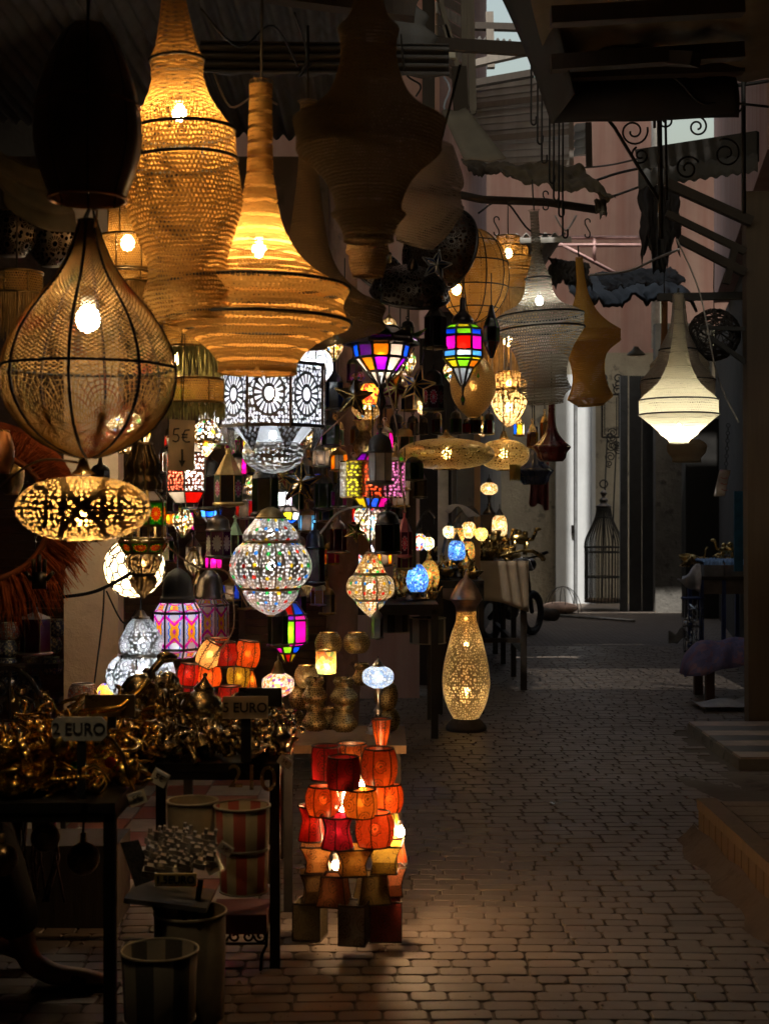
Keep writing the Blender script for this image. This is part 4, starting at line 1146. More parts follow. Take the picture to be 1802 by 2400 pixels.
part(m, 'raffia_band', plain((.36, .08, .02), .9, 0, .5, 30.), t)
m = MB(); m.box((0, 0, 0), (.05, .008, .06)); m.tube([(-.018, 0, .03), (-.02, 0, .075)], .008, 6); m.tube([(0, 0, .03), (0, 0, .09)], .008, 6); m.tube([(.018, 0, .03), (.02, 0, .075)], .008, 6); m.tube([(.025, 0, .0), (.05, 0, .03)], .008, 6); m.tube([(-.025, 0, .0), (-.05, 0, .03)], .008, 6)
solo(m, 'hand_pendant', DARKMETAL, 'small dark hand shaped pendant in front of the orange fringe', 'pendant', P(93, 1360, 5.0))

# ---------------------------------------------------------------- pierced silver lamps
S_WHT = pierced((.55, .50, .45), (1., .96, .92), .95, .30, 0, .35, .35, 1)
S_ROS = pierced((.50, .50, .50), (1., 1., 1.), 1.0, .30, 11., .35, .3)
S_PANEL = pierced((.22, .22, .23), (1., 1., 1.), 28., .40, 1., .35, .4)
S_PEND = pierced((.20, .18, .16), (.6, .6, .6), 12., .36, 0, .5, .35)
S_DIM = pierced((.42, .40, .36), (.6, .58, .55), 1.0, .33, 0, .5, .35)
B_WARM = pierced((.62, .42, .16), (1., .86, .6), 1.1, .30, 0, .35, .3, 1)
B_DARK = pierced((.20, .15, .09), (.35, .28, .18), 1.2, .40, 0, .6, .35)
pierced_lamp('large silver pierced lamp with coloured glass beads, pumpkin shaped', 635, 6.6,
             [[(1213, 36), (1222, 42), (1240, 58), (1252, 65), (1262, 66), (1268, 60)], [(1270, 64), (1285, 82), (1310, 94), (1330, 97), (1352, 92), (1372, 76), (1378, 66)], [(1380, 66), (1395, 64), (1410, 54), (1428, 34), (1442, 8)]],
             S_WHT, [(1248, .4, COOL, .014), (1325, 1.7, (1, .96, .92), .02), (1400, .25, COOL, .01)], (14, .08), metal=OLDBRASS, cell=.0085, cap=[(1188, 6), (1196, 22), (1214, 36)], top=1060)
pierced_lamp('warm brass pierced lamp with flower beads, pumpkin shaped', 868, 7.3,
             [[(1296, 10), (1302, 16), (1322, 28), (1338, 36), (1344, 37)], [(1346, 38), (1356, 52), (1374, 58), (1390, 56), (1402, 44), (1405, 38)], [(1407, 36), (1416, 33), (1430, 20), (1446, 3)]],
             B_WARM, [(1375, 1.2, SOFT, .018), (1415, .22, SOFT, .01), (1328, .3, WARM, .01)], (10, .08), metal=OLDBRASS, cell=.0085, top=1150)
pierced_lamp('silver pierced lamp of sunburst rosettes low on the left', 331, 6.0,
             [[(1448, 18), (1460, 30), (1482, 42), (1500, 52), (1520, 50), (1533, 44)], [(1535, 52), (1550, 72), (1575, 81), (1600, 80), (1618, 70), (1628, 58)], [(1630, 46), (1645, 44), (1662, 30), (1680, 5)]],
             S_ROS, [(1575, 2., COOL, .018), (1500, .25, COOL, .01), (1650, .18, COOL, .01)], (8, .09), cell=.0078, cap=[(1430, 6), (1440, 12), (1449, 19)], top=1100)
# hexagonal drum with pierced panels over a white glass skirt
d_ = 6.5; s_ = d_/F
t = thing('pierced_lamp', 'big octagonal silver lamp with pierced panels lit bright white', 'lamp', P(640, 1110, d_))
m = MB().lathe([(128*s_, (1110-862)*s_), (128*s_, (1110-1000)*s_)], 8, .1, 1, phase=PI/8, vfit=True); part(m, 'panel_drum', S_PANEL, t, False)
f = MB()
for k in range(8):
    a = 2*PI*k/8+PI/8; f.bar((128*s_*math.cos(a), 128*s_*math.sin(a), 100*s_), (128*s_*math.cos(a), 128*s_*math.sin(a), 250*s_), .012)
for z in (108, 250):
    for k in range(8):
        a, b_ = 2*PI*k/8+PI/8, 2*PI*(k+1)/8+PI/8; f.bar((129*s_*math.cos(a), 129*s_*math.sin(a), z*s_), (129*s_*math.cos(b_), 129*s_*math.sin(b_), z*s_), .014)
part(f, 'frame', DARKMETAL, t, False)
for k in range(8):
    a0, a1 = 2*PI*k/8+PI/8, 2*PI*(k+1)/8+PI/8
    q = lambda a, r, z: Vector((r*s_*math.cos(a), r*s_*math.sin(a), z*s_))
    part(MB().plate([q(a0, 66, 72), q(a1, 66, 72), q(a1, 96, 106), q(a0, 96, 106)], .004), 'pane', glass((.95, .97, 1.), .2), t, False)
    part(MB().plate([q(a0, 98, 48), q(a0+.24, 124, 105), q(a0-.24, 124, 105)], .003), 'pierced_pendant', S_PEND, t, False)
part(MB().lathe([(66*s_, 70*s_), (74*s_, 50*s_), (66*s_, 24*s_), (36*s_, 6*s_), (4*s_, 0)], 40, .011, 3, lobes=(8, .07)), 'bowl', S_DIM, t)
bulb(t, 185*s_, 3.2, COOL, .03); bulb(t, 90*s_, 1.4, COOL, .02, socket=False); cord(t, 250*s_, 330*s_)
pierced_lamp('pierced silver dome with rosettes above the white panel drum', 742, 6.9, [[(818, 14), (835, 34), (862, 40), (880, 34), (892, 22)]], pierced((.4, .4, .4), (1, 1, 1), 1.5, .42, 9., .35, .35), (858, 1.6, COOL), (8, .06), cell=.009, top=700)
pierced_lamp('small pierced lamp with blue beads hanging by the price card', 484, 6.4, [[(985, 12), (1000, 28), (1020, 38), (1035, 30)], [(1037, 22), (1050, 18), (1070, 4)]], S_WHT, [(1015, 1.4, SOFT, .02), (1050, .4, WARM, .01)], (8, .08), metal=BRASS, cell=.009, top=850)
pierced_lamp('pierced silver globe right behind the net lamp', 520, 7.0, [[(925, 20), (950, 44), (985, 54), (1020, 42), (1040, 18)]], S_DIM, (985, 1.5, COOL), (10, .06), cell=.010, top=800)
pierced_lamp('pierced brass globe seen through the net lamp', 300, 6.4, [[(965, 14), (985, 40), (1010, 52), (1040, 46), (1062, 20)]], B_WARM, (1000, 5., SOFT), (10, .06), cell=.010, metal=BRASS, top=800)

# honeycomb sphere
t = thing('honeycomb_globe_lamp', 'white glass globe lamp with black honeycomb leading', 'lamp', P(316, 1402, 7.0)); s_ = 7.0/F
def b_hex():
    b = NB('milk_glass'); c = (.95, .84, .62)
    return b.done(b.mixs(.5, b.new('BsdfDiffuse', {0: c}), b.new('BsdfTranslucent', {0: c})))
part(MB().ball((0, 0, 72*s_), 71*s_, 28, 20), 'globe', b_hex(), t)
pts = []; N_ = 92
for i in range(N_):
    z = 1-2*(i+.5)/N_; a = i*PI*(3-math.sqrt(5)); pts.append(Vector((math.sqrt(1-z*z)*math.cos(a), math.sqrt(1-z*z)*math.sin(a), z)))
m = MB(); seen = {}
for i in range(N_):
    nb = sorted(range(N_), key=lambda j: (pts[j]-pts[i]).length)[1:7]
    ax = pts[i]; u_ = ax.orthogonal().normalized(); v_ = ax.cross(u_)
    nb.sort(key=lambda j: math.atan2((pts[j]-ax).dot(v_), (pts[j]-ax).dot(u_)))
    cs = [((pts[i]+pts[nb[k]]+pts[nb[(k+1) % 6]])/3).normalized() for k in range(6)]
    for k in range(6):
        a, b_ = cs[k]*71.5*s_, cs[(k+1) % 6]*71.5*s_
        key = tuple(sorted((tuple(round(x, 3) for x in a), tuple(round(x, 3) for x in b_))))
        if key in seen: continue
        seen[key] = 1; z_ = Vector((0, 0, 72*s_)); m.tube([a+z_, b_+z_], .0036, 4)
part(m, 'leading', BLACK, t); bulb(t, 72*s_, 12., (1, .74, .45), .03); cord(t, 143*s_, 320*s_)

# dark pierced domes among the roof timbers
DD = pierced((.13, .11, .09), (.05, .04, .03), 1.1, .36, 8., .95, .4)
for i, (cx, cyy, r, d, rx, rz, lab) in enumerate(((1035, 590, 105, 8.2, 1.35, -.75, 'large dark pierced metal dome tipped on its side'), (960, 690, 92, 7.8, .5, .2, 'dark pierced dome hanging beside the tipped one'), (890, 640, 60, 8.6, .9, .5, 'small brown pierced dome behind the dark domes'))):
    s_ = d/F; t = thing('pierced_dome_lamp', lab, 'lamp', P(cx, cyy, d), None, (rx, 0, rz))
    part(MB().lathe([(max(.004, r*math.sin(PI/2*j/10)*s_), r*.72*math.cos(PI/2*j/10)*s_) for j in range(11)], 48, .016, 2), 'dome', DD, t)
    part(MB().ring((0, 0, 0), r*s_, .010, 48, 6), 'rim', DARKMETAL, t)
    part(MB().lathe([(.012, r*.72*s_+.05), (.03, r*.72*s_+.01), (.035, r*.71*s_-.01)], 14, .01, 1), 'cap', DARKMETAL, t)

t = thing('light_bulb', 'bare bulb glimpsed through the lower right of the net lamp', 'bulb', P(322, 1004, 6.85))
bulb(t, 0, 11., (1, .76, .48), .026); cord(t, .06, .9)
# ================================================================ GLASS LANTERNS
G_W = glass((.95, .78, .66), .3); G_CL = glass((.85, .85, .82), .3); G_Y = glass((.9, .72, .06), .3); G_O = glass((.9, .40, .04), .3); G_B = glass((.03, .22, .85), .3)
G_P = glass((.42, .02, .62), .3); G_M = glass((.85, .04, .55), .3); G_G = glass((.12, .5, .03), .3); G_R = glass((.8, .05, .02), .3); G_LB = glass((.25, .55, .95), .3); G_LG = glass((.5, .85, .08), .3)
D_G = glass((.09, .28, .03), .15); D_R = glass((.34, .03, .02), .15); D_P = glass((.18, .02, .26), .15); D_B = glass((.03, .07, .32), .15); D_A = glass((.2, .17, .15), .2); D_M = glass((.4, .025, .2), .15)
PW = {}
def cyc(rows):
    return lambda i, k: rows[i][k % len(rows[i])] if rows[i] else None
_ = None
faceted('big faceted lantern with white, violet and amber panes and a dark star crown', 893, 7.2,
        [(768, 40), (792, 84), (806, 88), (810, 66), (840, 60), (872, 33), (905, 8)], 10,
        cyc([[D_A, D_G, D_P], [D_A, D_P, D_G, D_B], [None], [G_W, G_B, D_P, G_O, G_CL, G_W], [G_W, G_P, G_W, G_O, G_P], [G_W, G_CL]]), DARKMETAL, (838, 2.8, (1, .92, .85), .026), None, 600, bar=.013,
        fin=[(905, 9), (920, 5), (945, 12), (960, 5), (985, 2)])
# eight dark crown points
t = bpy.data.objects['glass_lantern']; s_ = 7.2/F
for k in range(10):
    a0, a1 = 2*PI*k/10-PI/2+PI/10, 2*PI*(k+1)/10-PI/2+PI/10
    q = lambda a, r, z: Vector((r*s_*math.cos(a), r*s_*math.sin(a), z*s_))
    part(MB().plate([q(a0, 84, 113), q(a1, 84, 113), q((a0+a1)/2, 112, 132)], .004), 'crown_point', [D_A, D_G, D_P, D_B][k % 4], t, False)
faceted('bright octagonal lantern with magenta, red and blue panes near the fringe', 1084, 8.2,
        [(762, 30), (773, 45), (789, 47), (823, 47), (839, 48), (846, 42), (862, 26), (904, 5)], 8,
        cyc([[G_LG, G_Y, G_B], [G_B, G_LG, G_LB], [G_M, G_R, G_B, G_Y, G_M, G_R], [G_LB, G_CL, G_LB, G_CL], [G_Y, G_LG], [G_O, G_LB, G_Y, G_LG], [G_CL]]), DARKMETAL, (815, 2.2, COOL, .026), None, 620, bar=.011,
        cap=[(698, 5), (705, 7), (728, 8), (738, 18), (750, 26), (758, 24)], fin=[(905, 5), (925, 2), (935, 6), (950, 2)])
for i, (dx, dy) in enumerate(((-40, 872), (36, 872), (0, 928))):
    solo(MB().lathe([(.001, .03), (.008, .012), (.007, .006), (.001, 0)], 8, .01, 1), 'glass_drop', G_G, ('green glass drop left under the bright octagonal lantern', 'green glass drop right under the bright octagonal lantern', 'lowest glass drop under the bright octagonal lantern')[i], 'glass drop', P(1084+dx, dy+14, 8.1))
YEL = pierced((.25, .20, .08), (.92, .85, .06), 1.25, .32, 0, .35); REDP = pierced((.25, .08, .04), (.9, .10, .03), 1.25, .32, 0, .35); MAGP = pierced((.25, .08, .15), (.9, .25, .6), 1.25, .32, 0, .35); GRYP = pierced((.4, .38, .34), (.6, .62, .6), 1.25, .32, 0, .35)
d_ = 7.6; s_ = d_/F
t = faceted('many coloured lantern of pierced half drums with pink and yellow panes', 873, d_, [(1062, 26), (1084, 46), (1166, 46), (1190, 28), (1200, 22)], 8,
            cyc([[G_P, G_M, G_Y], [None], [G_M, G_Y, G_B, G_R, G_M], [None]]), DARKMETAL, (1125, 2.8, (1, .93, .8), .026), None, 950, bar=.010)
for k in range(8):
    a = 2*PI*k/8-PI/2+PI/8+PI/8
    c = Vector((52*s_*math.cos(a), 52*s_*math.sin(a), 0)); mt = [MAGP, MAGP, YEL, REDP, GRYP, GRYP, YEL, REDP][k]
    m = MB(); m.grid(lambda u, v: c+Vector((24*s_*math.cos(a+(u-.5)*PI*1.15), 24*s_*math.sin(a+(u-.5)*PI*1.15), (34+84*v)*s_)), 14, 4, 12, 17)
    part(m, 'half_drum', mt, t)
    f = MB()
    for z in (34, 118): f.tube([c+Vector((24.5*s_*math.cos(a+(u/10-.5)*PI*1.15), 24.5*s_*math.sin(a+(u/10-.5)*PI*1.15), z*s_)) for u in range(11)], .004, 4)
    part(f, 'edge', BRASS, t)
pierced_lamp('pierced silver drop with bead flowers under the half drums', 868, 7.6, [[(1190, 30), (1205, 40), (1225, 36), (1250, 20), (1270, 4)]], S_WHT, (1222, 1.6, SOFT, .02), (8, .08), metal=OLDBRASS, cell=.009, fin=[(1270, 4), (1280, 2), (1296, 5), (1304, 1)])
faceted('lantern with tall magenta, green and blue panes low in the middle', 676, 7.4, [(1412, 20), (1440, 42), (1452, 46), (1505, 46), (1512, 34), (1530, 22), (1552, 8)], 8,
        cyc([[G_B, G_R, G_M], [G_M, G_P], [G_M, G_LG, G_B, G_P, G_M, G_LB], [G_M], [G_B, G_O, G_M, G_LG], [G_Y, G_R, G_LG]]), DARKMETAL, (1480, 1.7, (1, .95, .9), .024), None, 1300, bar=.009)
def painted_panel():
    b = NB('painted_glass'); vec, u, v = b.uv()
    a = b.m_('MULTIPLY', b.m_('ABSOLUTE', b.m_('SUBTRACT', u, .5)), 2.); w_ = b.m_('ABSOLUTE', b.m_('SUBTRACT', v, .5))
    mag = b.m_('LESS_THAN', b.m_('ABSOLUTE', b.m_('SUBTRACT', w_, b.m_('ADD', .20, b.m_('MULTIPLY', a, .24)))), .05)
    blu = b.m_('LESS_THAN', b.m_('ABSOLUTE', b.m_('SUBTRACT', a, b.m_('ADD', .55, b.m_('MULTIPLY', b.m_('SINE', b.m_('MULTIPLY', w_, 34.)), .07)))), .07)
    yel = b.m_('MULTIPLY', b.m_('LESS_THAN', a, .52), b.m_('LESS_THAN', w_, .30))
    med = b.m_('LESS_THAN', b.m_('ADD', b.m_('MULTIPLY', a, .5), w_), .10)
    edge = b.m_('MAXIMUM', b.m_('GREATER_THAN', a, .94), b.m_('GREATER_THAN', w_, .47))
    c = b.mixc(yel, (.9, .9, .92), (.85, .50, .02)); c = b.mixc(blu, c, (.04, .25, .75)); c = b.mixc(mag, c, (.75, .02, .45)); c = b.mixc(med, c, (.55, .06, .45)); c = b.mixc(edge, c, (.02, .02, .03))
    t = b.mixs(.7, b.new('BsdfDiffuse', {0: c}), b.new('BsdfTranslucent', {0: c}))
    return b.done(b.mixs(.06, t, b.new('BsdfGlossy', {0: (.8, .8, .8), 'Roughness': .12})))
PPAN = painted_panel(); P_B = painted_panel()
DOME = [(1332, 6), (1338, 16), (1352, 30), (1375, 36), (1396, 37), (1402, 42), (1410, 41)]
faceted('lit hexagonal lantern painted magenta, yellow and blue under a dark dome', 417, 6.6, [(1410, 42), (1434, 57), (1520, 57), (1541, 42), (1543, 5)], 8, lambda i, k: PPAN if i < 3 else None, BLACK, (1440, 7.0, COOL, .03), None, 1250, bar=.008, cap=DOME)
faceted('unlit twin of the painted lantern standing just behind it', 492, 7.1, [(1402, 34), (1416, 46), (1500, 46), (1516, 34), (1518, 4)], 8, lambda i, k: PPAN if i < 3 else None, DARKMETAL, None, None, 1250, bar=.007, cap=[(1332, 5), (1340, 14), (1355, 27), (1380, 32), (1398, 36), (1403, 34)])
# stained glass lamp stack with dark pierced gourds
FL = mandala((.05, .25, .03), (.75, .55, .04), (.65, .05, .02))
faceted('stained glass lantern in red, yellow and green under the brass saucer', 337, 5.4, [(1150, 30), (1176, 52), (1232, 52), (1262, 52), (1270, 58), (1296, 44), (1300, 20)], 8, cyc([[D_A], [FL], [None], [None], [FL], [None]]), OLDBRASS, (1205, 1.8, SOFT, .022), None, None, bar=.008)
pierced_lamp('dark pierced metal gourds hanging below the stained glass lantern', 337, 5.4, [[(1296, 30), (1308, 42), (1325, 40), (1345, 26)], [(1347, 24), (1358, 32), (1374, 28), (1402, 4)]], B_DARK, (1318, .35, WARM, .012), (8, .08), metal=DARKMETAL, cell=.010, names=['upper_gourd', 'lower_gourd'])
pierced_lamp('old brass pierced lamp with a swollen shoulder above the stained glass', 335, 5.6, [[(1040, 22), (1062, 30), (1090, 44), (1115, 40), (1130, 48), (1150, 44)]], B_DARK, None, (10, .05), metal=OLDBRASS, cell=.012, top=900)
# bright red pierced box lantern
WBX = pierced((.35, .1, .06), (1., .9, .8), 1.8, .32, 0, .35); RBX = pierced((.3, .08, .05), (.95, .16, .08), 1.8, .32, 0, .35)
t = faceted('tall lit lantern with red and white pierced sides behind the price card', 440, 7.2, [(1036, 22), (1062, 52), (1152, 50), (1180, 30)], 6, cyc([[G_W], [None], [G_W, G_R, G_B]]), DARKMETAL, (1105, 3., (1, .9, .78), .026), PI/6, 850, bar=.008)
s_ = 7.2/F
for k in range(6):
    a0, a1 = PI/6+k*PI/3, PI/6+(k+1)*PI/3; q = lambda a, z, rr: Vector((rr*s_*math.cos(a), rr*s_*math.sin(a), z*s_))
    m = MB(); m.quad(q(a0, 29, 50), q(a1, 29, 50), q(a1, 117, 52), q(a0, 117, 52), [(0, 0), (7, 0), (7, 12), (0, 12)])
    part(m, 'pierced_side', RBX if k % 2 else WBX, t, False)
faceted('small lit cluster lamp with white, yellow and blue panes', 676, 7.6, [(1188, 14), (1200, 30), (1218, 24), (1226, 8)], 8, cyc([[D_A], [G_CL, G_Y, G_LB], [G_B]]), DARKMETAL, (1206, 1.8, COOL, .02), None, 1100, bar=.007)
faceted('small white lit cube lantern left of the blue star', 660, 7.8, [(1148, 20), (1152, 24), (1186, 24), (1190, 16)], 6, cyc([[D_A], [G_CL], [D_A]]), DARKMETAL, (1168, 1.8, COOL, .02), None, 1050, bar=.007)
faceted('small faceted lamp with sky blue panes under the red pierced lantern', 495, 7.6, [(1186, 22), (1192, 26), (1212, 22), (1226, 10)], 8, cyc([[D_B], [G_LB, G_B], [D_A]]), DARKMETAL, (1202, .9, COOL, .016), None, 1100, bar=.006)
FIRE = mosaic(((.9, .05, .02), (.95, .35, .02), (.95, .6, .08), (.8, .02, .02)), .7, .04)
mosaic_lamp('glowing red and yellow mosaic lantern behind the gold star', 868, 890, 900, 946, 27, 948, 7.9, FIRE, 2.6, (1, .72, .35), [(0, .6), (.15, .85), (.5, 1.), (.85, .9), (1, .7)])

# ---------------------------------------------------------------- small hanging lanterns
M_PK = mandala((.05, .08, .06), (.55, .48, .44), (.40, .02, .16)); M_PU = mandala((.06, .01, .06), (.5, .45, .42), (.45, .4, .4)); M_MG = mandala((.05, .01, .03), (.35, .30, .36), (.38, .01, .05))
GOLDL = plain((.45, .32, .13), .4, .9, .4, 20.)
lantern('brass lantern with a star cut cap and pink mandala panes', 536, 1048, 1190, 66, 6.9, [M_PK, M_PK, D_B], GOLDL, 'cone', capf=.46, top=950)
lantern('dark lantern with crimson panes left of the brass star capped one', 492, 1058, 1200, 52, 7.2, [D_R, D_M], BLACK, 'dome', top=950)
lantern('tall dark lantern with olive green panes in front of the pierced bowl', 622, 1055, 1215, 62, 6.7, [D_G, D_A], BLACK, 'bottle', top=1000)
lantern('domed lantern with white daisy panes on purple', 512, 1192, 1312, 58, 6.8, [M_PU], DARKMETAL, 'dome', capf=.44, top=1190)
lantern('small pale green lantern beside the daisy lantern', 552, 1212, 1310, 34, 7.0, [D_P, D_A], plain((.25, .42, .27), .5), 'cone', top=1180)
lantern('dark blue domed lantern with magenta panes against the shutter', 738, 1222, 1376, 46, 7.8, [D_M, D_P], plain((.03, .035, .05), .3, .9), 'dome', top=1100)
lantern('rusty red lantern with a flared foot against the rough pillar', 793, 1196, 1300, 40, 7.4, [D_R, D_M], plain((.11, .06, .05), .6, .5), 'bottle', base=1.4, top=1120)
t = lantern('grey lantern with white keyhole panes in front of the half drums', 891, 1000, 1140, 60, 6.6, [plain((.36, .36, .36), .5)], plain((.075, .07, .066), .6, .3), 'dome', n=8, capf=.44, top=880)
lantern('dark domed lantern with red and green panes above the pumpkin lamp', 908, 1182, 1302, 58, 6.8, [D_G, D_R, D_A], DARKMETAL, 'dome', capf=.40, top=1130)
lantern('slim lantern with a pink painted top beside the domed one', 948, 1200, 1310, 34, 7.6, [D_R, M_MG], plain((.30, .06, .08), .5), 'cone', top=1050)
lantern('dark domed lantern with a crimson mandala pane', 1015, 852, 968, 48, 7.6, [M_MG], BLACK, 'dome', capf=.46, top=740)
lantern('dark brown pierced lantern in front of the coloured octagon', 1020, 700, 822, 52, 7.7, [D_R, D_A], DARKMETAL, 'cone', capf=.36, top=600)
lantern('black bottle topped lantern behind the coloured octagon', 1100, 712, 800, 30, 8.8, [D_A], BLACK, 'bottle', top=640)
faceted('dark hexagonal drop lantern with green panes against the raffia fringe', 1151, 8.3, [(745, 10), (768, 18), (800, 18), (838, 3)], 6, cyc([[D_G], [D_G, D_R], [D_R]]), BLACK, None, None, 640, bar=.007, cap=[(715, 4), (725, 6), (745, 11)])
for (cx, y0, y1, w_, gl, lab) in ((967, 968, 1022, 26, [G_CL, D_A], 'tiny clear lantern leftmost in the row over the brass saucer'), (992, 972, 1020, 20, [D_A], 'tiny grey lantern second in the row over the brass saucer'), (1024, 958, 1020, 24, [D_R, D_A], 'tiny dark red lantern third in the row over the brass saucer'), (1068, 955, 1020, 26, [D_G, D_A], 'tiny green lantern in the middle of the row over the brass saucer'), (1094, 975, 1018, 20, [G_R], 'tiny bright red lantern in the row over the brass saucer'), (1115, 962, 1018, 26, [D_A, D_R], 'tiny brown lantern in the row over the brass saucer'), (1146, 960, 1020, 26, [D_B, G_R], 'tiny blue and red lantern in the row over the brass saucer')):
    lantern(lab, cx, y0, y1, w_, 8.6, gl, DARKMETAL, 'dome', top=900)
for (cx, y0, y1, w_, lab) in ((1216, 972, 1024, 26, 'small gold lantern with clear panes left of the gold pair'), (1247, 985, 1052, 26, 'gold lantern with amber panes left of the maroon lamp'), (1276, 962, 1030, 22, 'taller gold lantern right above the maroon lamp')):
    lantern(lab, cx, y0, y1, w_, 8.9, [G_Y, G_O, G_CL] if cx != 1216 else [G_CL, G_B, G_Y], BRASS, 'cone', top=930, lit=(.4, SOFT, .01) if cx == 1216 else None)
lantern('black lantern with dark panes hanging left of the gold star', 783, 846, 966, 42, 7.3, [D_B, D_A], BLACK, 'bottle', top=760)
lantern('lantern with one leaf green pane below the pierced drum', 758, 1085, 1200, 44, 7.9, [D_G, G_G, D_G], BLACK, 'bottle', top=1000)
lantern('lantern with mossy green panes right beside the pierced drum', 775, 960, 1050, 40, 7.7, [D_G], BLACK, 'bottle', top=900)
lantern('grey metal lantern hanging behind the blue star', 715, 1050, 1150, 40, 7.9, [D_A], plain((.2, .19, .18), .5, .6), 'bottle', top=980)
lantern('purple glazed lantern below the orange raffia fringe', 84, 1420, 1538, 72, 6.6, [D_P, D_M], plain((.16, .13, .14), .5, .5), 'cone', capf=.25, top=1250)
lantern('black bottle shaped lantern above the honeycomb saucer', 236, 1068, 1150, 44, 6.2, [D_A], BLACK, 'bottle', top=980)
lantern('tiny lantern hanging by the dark domes', 955, 745, 800, 30, 7.9, [D_A], BLACK, 'dome', top=650)
lantern('dark lantern in front of the magenta panes with keyhole cut outs', 652, 1388, 1520, 48, 6.9, [D_G, D_A], DARKMETAL, 'bottle', top=1300)
lantern('grey lantern hanging below the warm pumpkin lamp', 884, 1412, 1500, 28, 7.2, [D_A], plain((.16, .15, .14), .5, .6), 'bottle', top=1400)
for (cx, y0, y1, w_, d, gl, lab, cp) in (
    (455, 1060, 1150, 38, 8.2, [D_R], 'dark red lantern hanging deep behind the price card', 'dome'), (575, 880, 990, 40, 8.4, [D_A], 'grey lantern hidden behind the panel drum', 'dome'),
    (560, 1330, 1420, 40, 8.3, [D_B], 'dark blue lantern hanging above the goatskin lamps', 'bottle'), (600, 1250, 1330, 34, 8.5, [D_R], 'dark lantern behind the silver pumpkin lamp', 'dome'),
    (720, 880, 985, 36, 8.6, [D_G], 'dark green lantern beside the panel drum', 'dome'), (830, 820, 900, 34, 8.5, [D_P], 'violet lantern behind the faceted crown', 'bottle'),
    (930, 960, 1040, 34, 8.7, [D_A], 'dark lantern before the honey coloured plank', 'dome'), (985, 1090, 1170, 30, 9.0, [D_A], 'dark lantern hanging before the black plank', 'cone'), (390, 1230, 1320, 36, 7.4, [D_G], 'dark green lantern behind the stained glass lamp', 'bottle')):
    lantern(lab, cx, y0, y1, w_, d, gl, DARKMETAL, cp, top=y0-120)

# tagine shaped maroon and navy lamps
for cx, y0, d, col, lab in ((1292, 945, 8.6, (.09, .012, .015), 'glossy maroon lamp with flared scalloped shade'), (1252, 1000, 9.2, (.015, .025, .07), 'navy blue flared lamp behind the maroon one')):
    s_ = d/F; yb = y0+135; t = thing('metal_pendant_lamp', lab, 'lamp', P(cx, yb, d))
    part(MB().lathe([(8*s_, 135*s_), (9*s_, 100*s_), (14*s_, 70*s_), (28*s_, 48*s_), (43*s_, 35*s_), (45*s_, 30*s_), (36*s_, 18*s_), (34*s_, 8*s_), (28*s_, 0)], 48, .01, 3, lobes=(12, .08)), 'shade', plain(col, .28, 0, .3, 9.), t)
    f = MB(); [f.ring((0, 0, z*s_), r*s_, .003, 36, 4) for z, r in ((35, 42), (18, 34), (0, 27))]; part(f, 'hoop', DARKMETAL, t); cord(t, 135*s_, 260*s_, .004)
solo(fringe_mb(.03, .1, 0, 50, .004, 3), 'tassel', plain((.32, .26, .05), .8), 'yellow green tassel hanging under the second saucer', 'tassel', P(1206, 1128, 8.5))

# stars
star('open gold wire star lantern with clear panes', 828, 930, 48, 7.0, glass((.5, .42, .3), .6), BRASS, .1, .2, 850)
star('magenta star lantern with gold edges', 922, 910, 46, 7.3, D_M if False else glass((.5, .02, .2), .2), GOLDL, .5, .35, 800)
star('navy star lantern with gold edges beside the magenta one', 976, 902, 46, 7.2, D_B, GOLDL, .25, -.3, 800)
star('blue star lantern with gold edges in front of the shutter', 704, 1130, 52, 6.9, D_B, BRASS, .05, .15, 1000)
star('small blue star lantern before the tipped pierced dome', 1022, 622, 38, 7.6, D_B, SILVER, .2, .1, 480)
star('small green glass star above the mosaic vase', 832, 1246, 26, 7.2, glass((.25, .45, .06), .3), BRASS, .5, .1, 1150)
star('red edged star lantern half hidden behind the blue star', 664, 1118, 30, 7.3, D_R, GOLDL, .3, .6, 1000)

# pierced brass bodies on the right half
B_GLOBE = pierced((.5, .36, .15), (.4, .28, .12), 1., .30, 0, .4, .4)
pierced_lamp('dark brass pierced globe with a cut lattice below the coloured octagon', 1108, 8.4, [[(832, 14), (850, 36), (885, 52), (920, 52), (955, 36), (978, 12)]], B_GLOBE, (905, .7, WARM), None, False, cell=.006, top=760)
pierced_lamp('lit brass lattice lamp right below the raffia fringe', 1192, 8.9, [[(872, 26), (886, 38), (902, 42), (914, 40)], [(916, 40), (935, 44), (960, 38), (985, 22), (1000, 6)]], pierced((.4, .28, .1), (1, .72, .35), 1.1, .45, 0, .4, .4), [(955, 2.0, SOFT, .024), (898, .9, WARM, .016)], (8, .06), metal=BRASS, cell=.011, top=850)
vessel('hourglass brass lamp body hanging before the honey coloured plank', 855, 7.9, [(985, 26), (1000, 20), (1010, 14), (1022, 18), (1040, 28), (1056, 26), (1070, 16)], B_GLOBE, 'brass_lamp', 'lamp')
vessel('brass pierced bowl glowing below the red mosaic lantern', 860, 8.0, [(950, 34), (960, 36), (972, 30), (985, 14)], B_WARM, 'brass_bowl', 'bowl', lit=(958, .5, WARM))
vessel('dark copper jar hanging at the left edge', -2, 5.0, [(1010, 24), (1040, 34), (1080, 36), (1110, 24)], COPPER, 'copper_jar', 'jar')
vessel('pale brass vase standing behind the left fringe', 28, 6.4, [(1050, 16), (1075, 18), (1100, 30), (1140, 26), (1160, 16)], OLDBRASS)
vessel('dark pierced basket shaped lamp at the upper left', 120, 5.6, [(500, 46), (520, 58), (560, 60), (600, 44), (625, 20)], DD, 'pierced_basket_lamp', 'lamp')
vessel('second dark pierced lamp at the upper left edge', 30, 5.5, [(500, 40), (530, 55), (570, 52), (600, 30)], DD, 'pierced_basket_lamp', 'lamp')

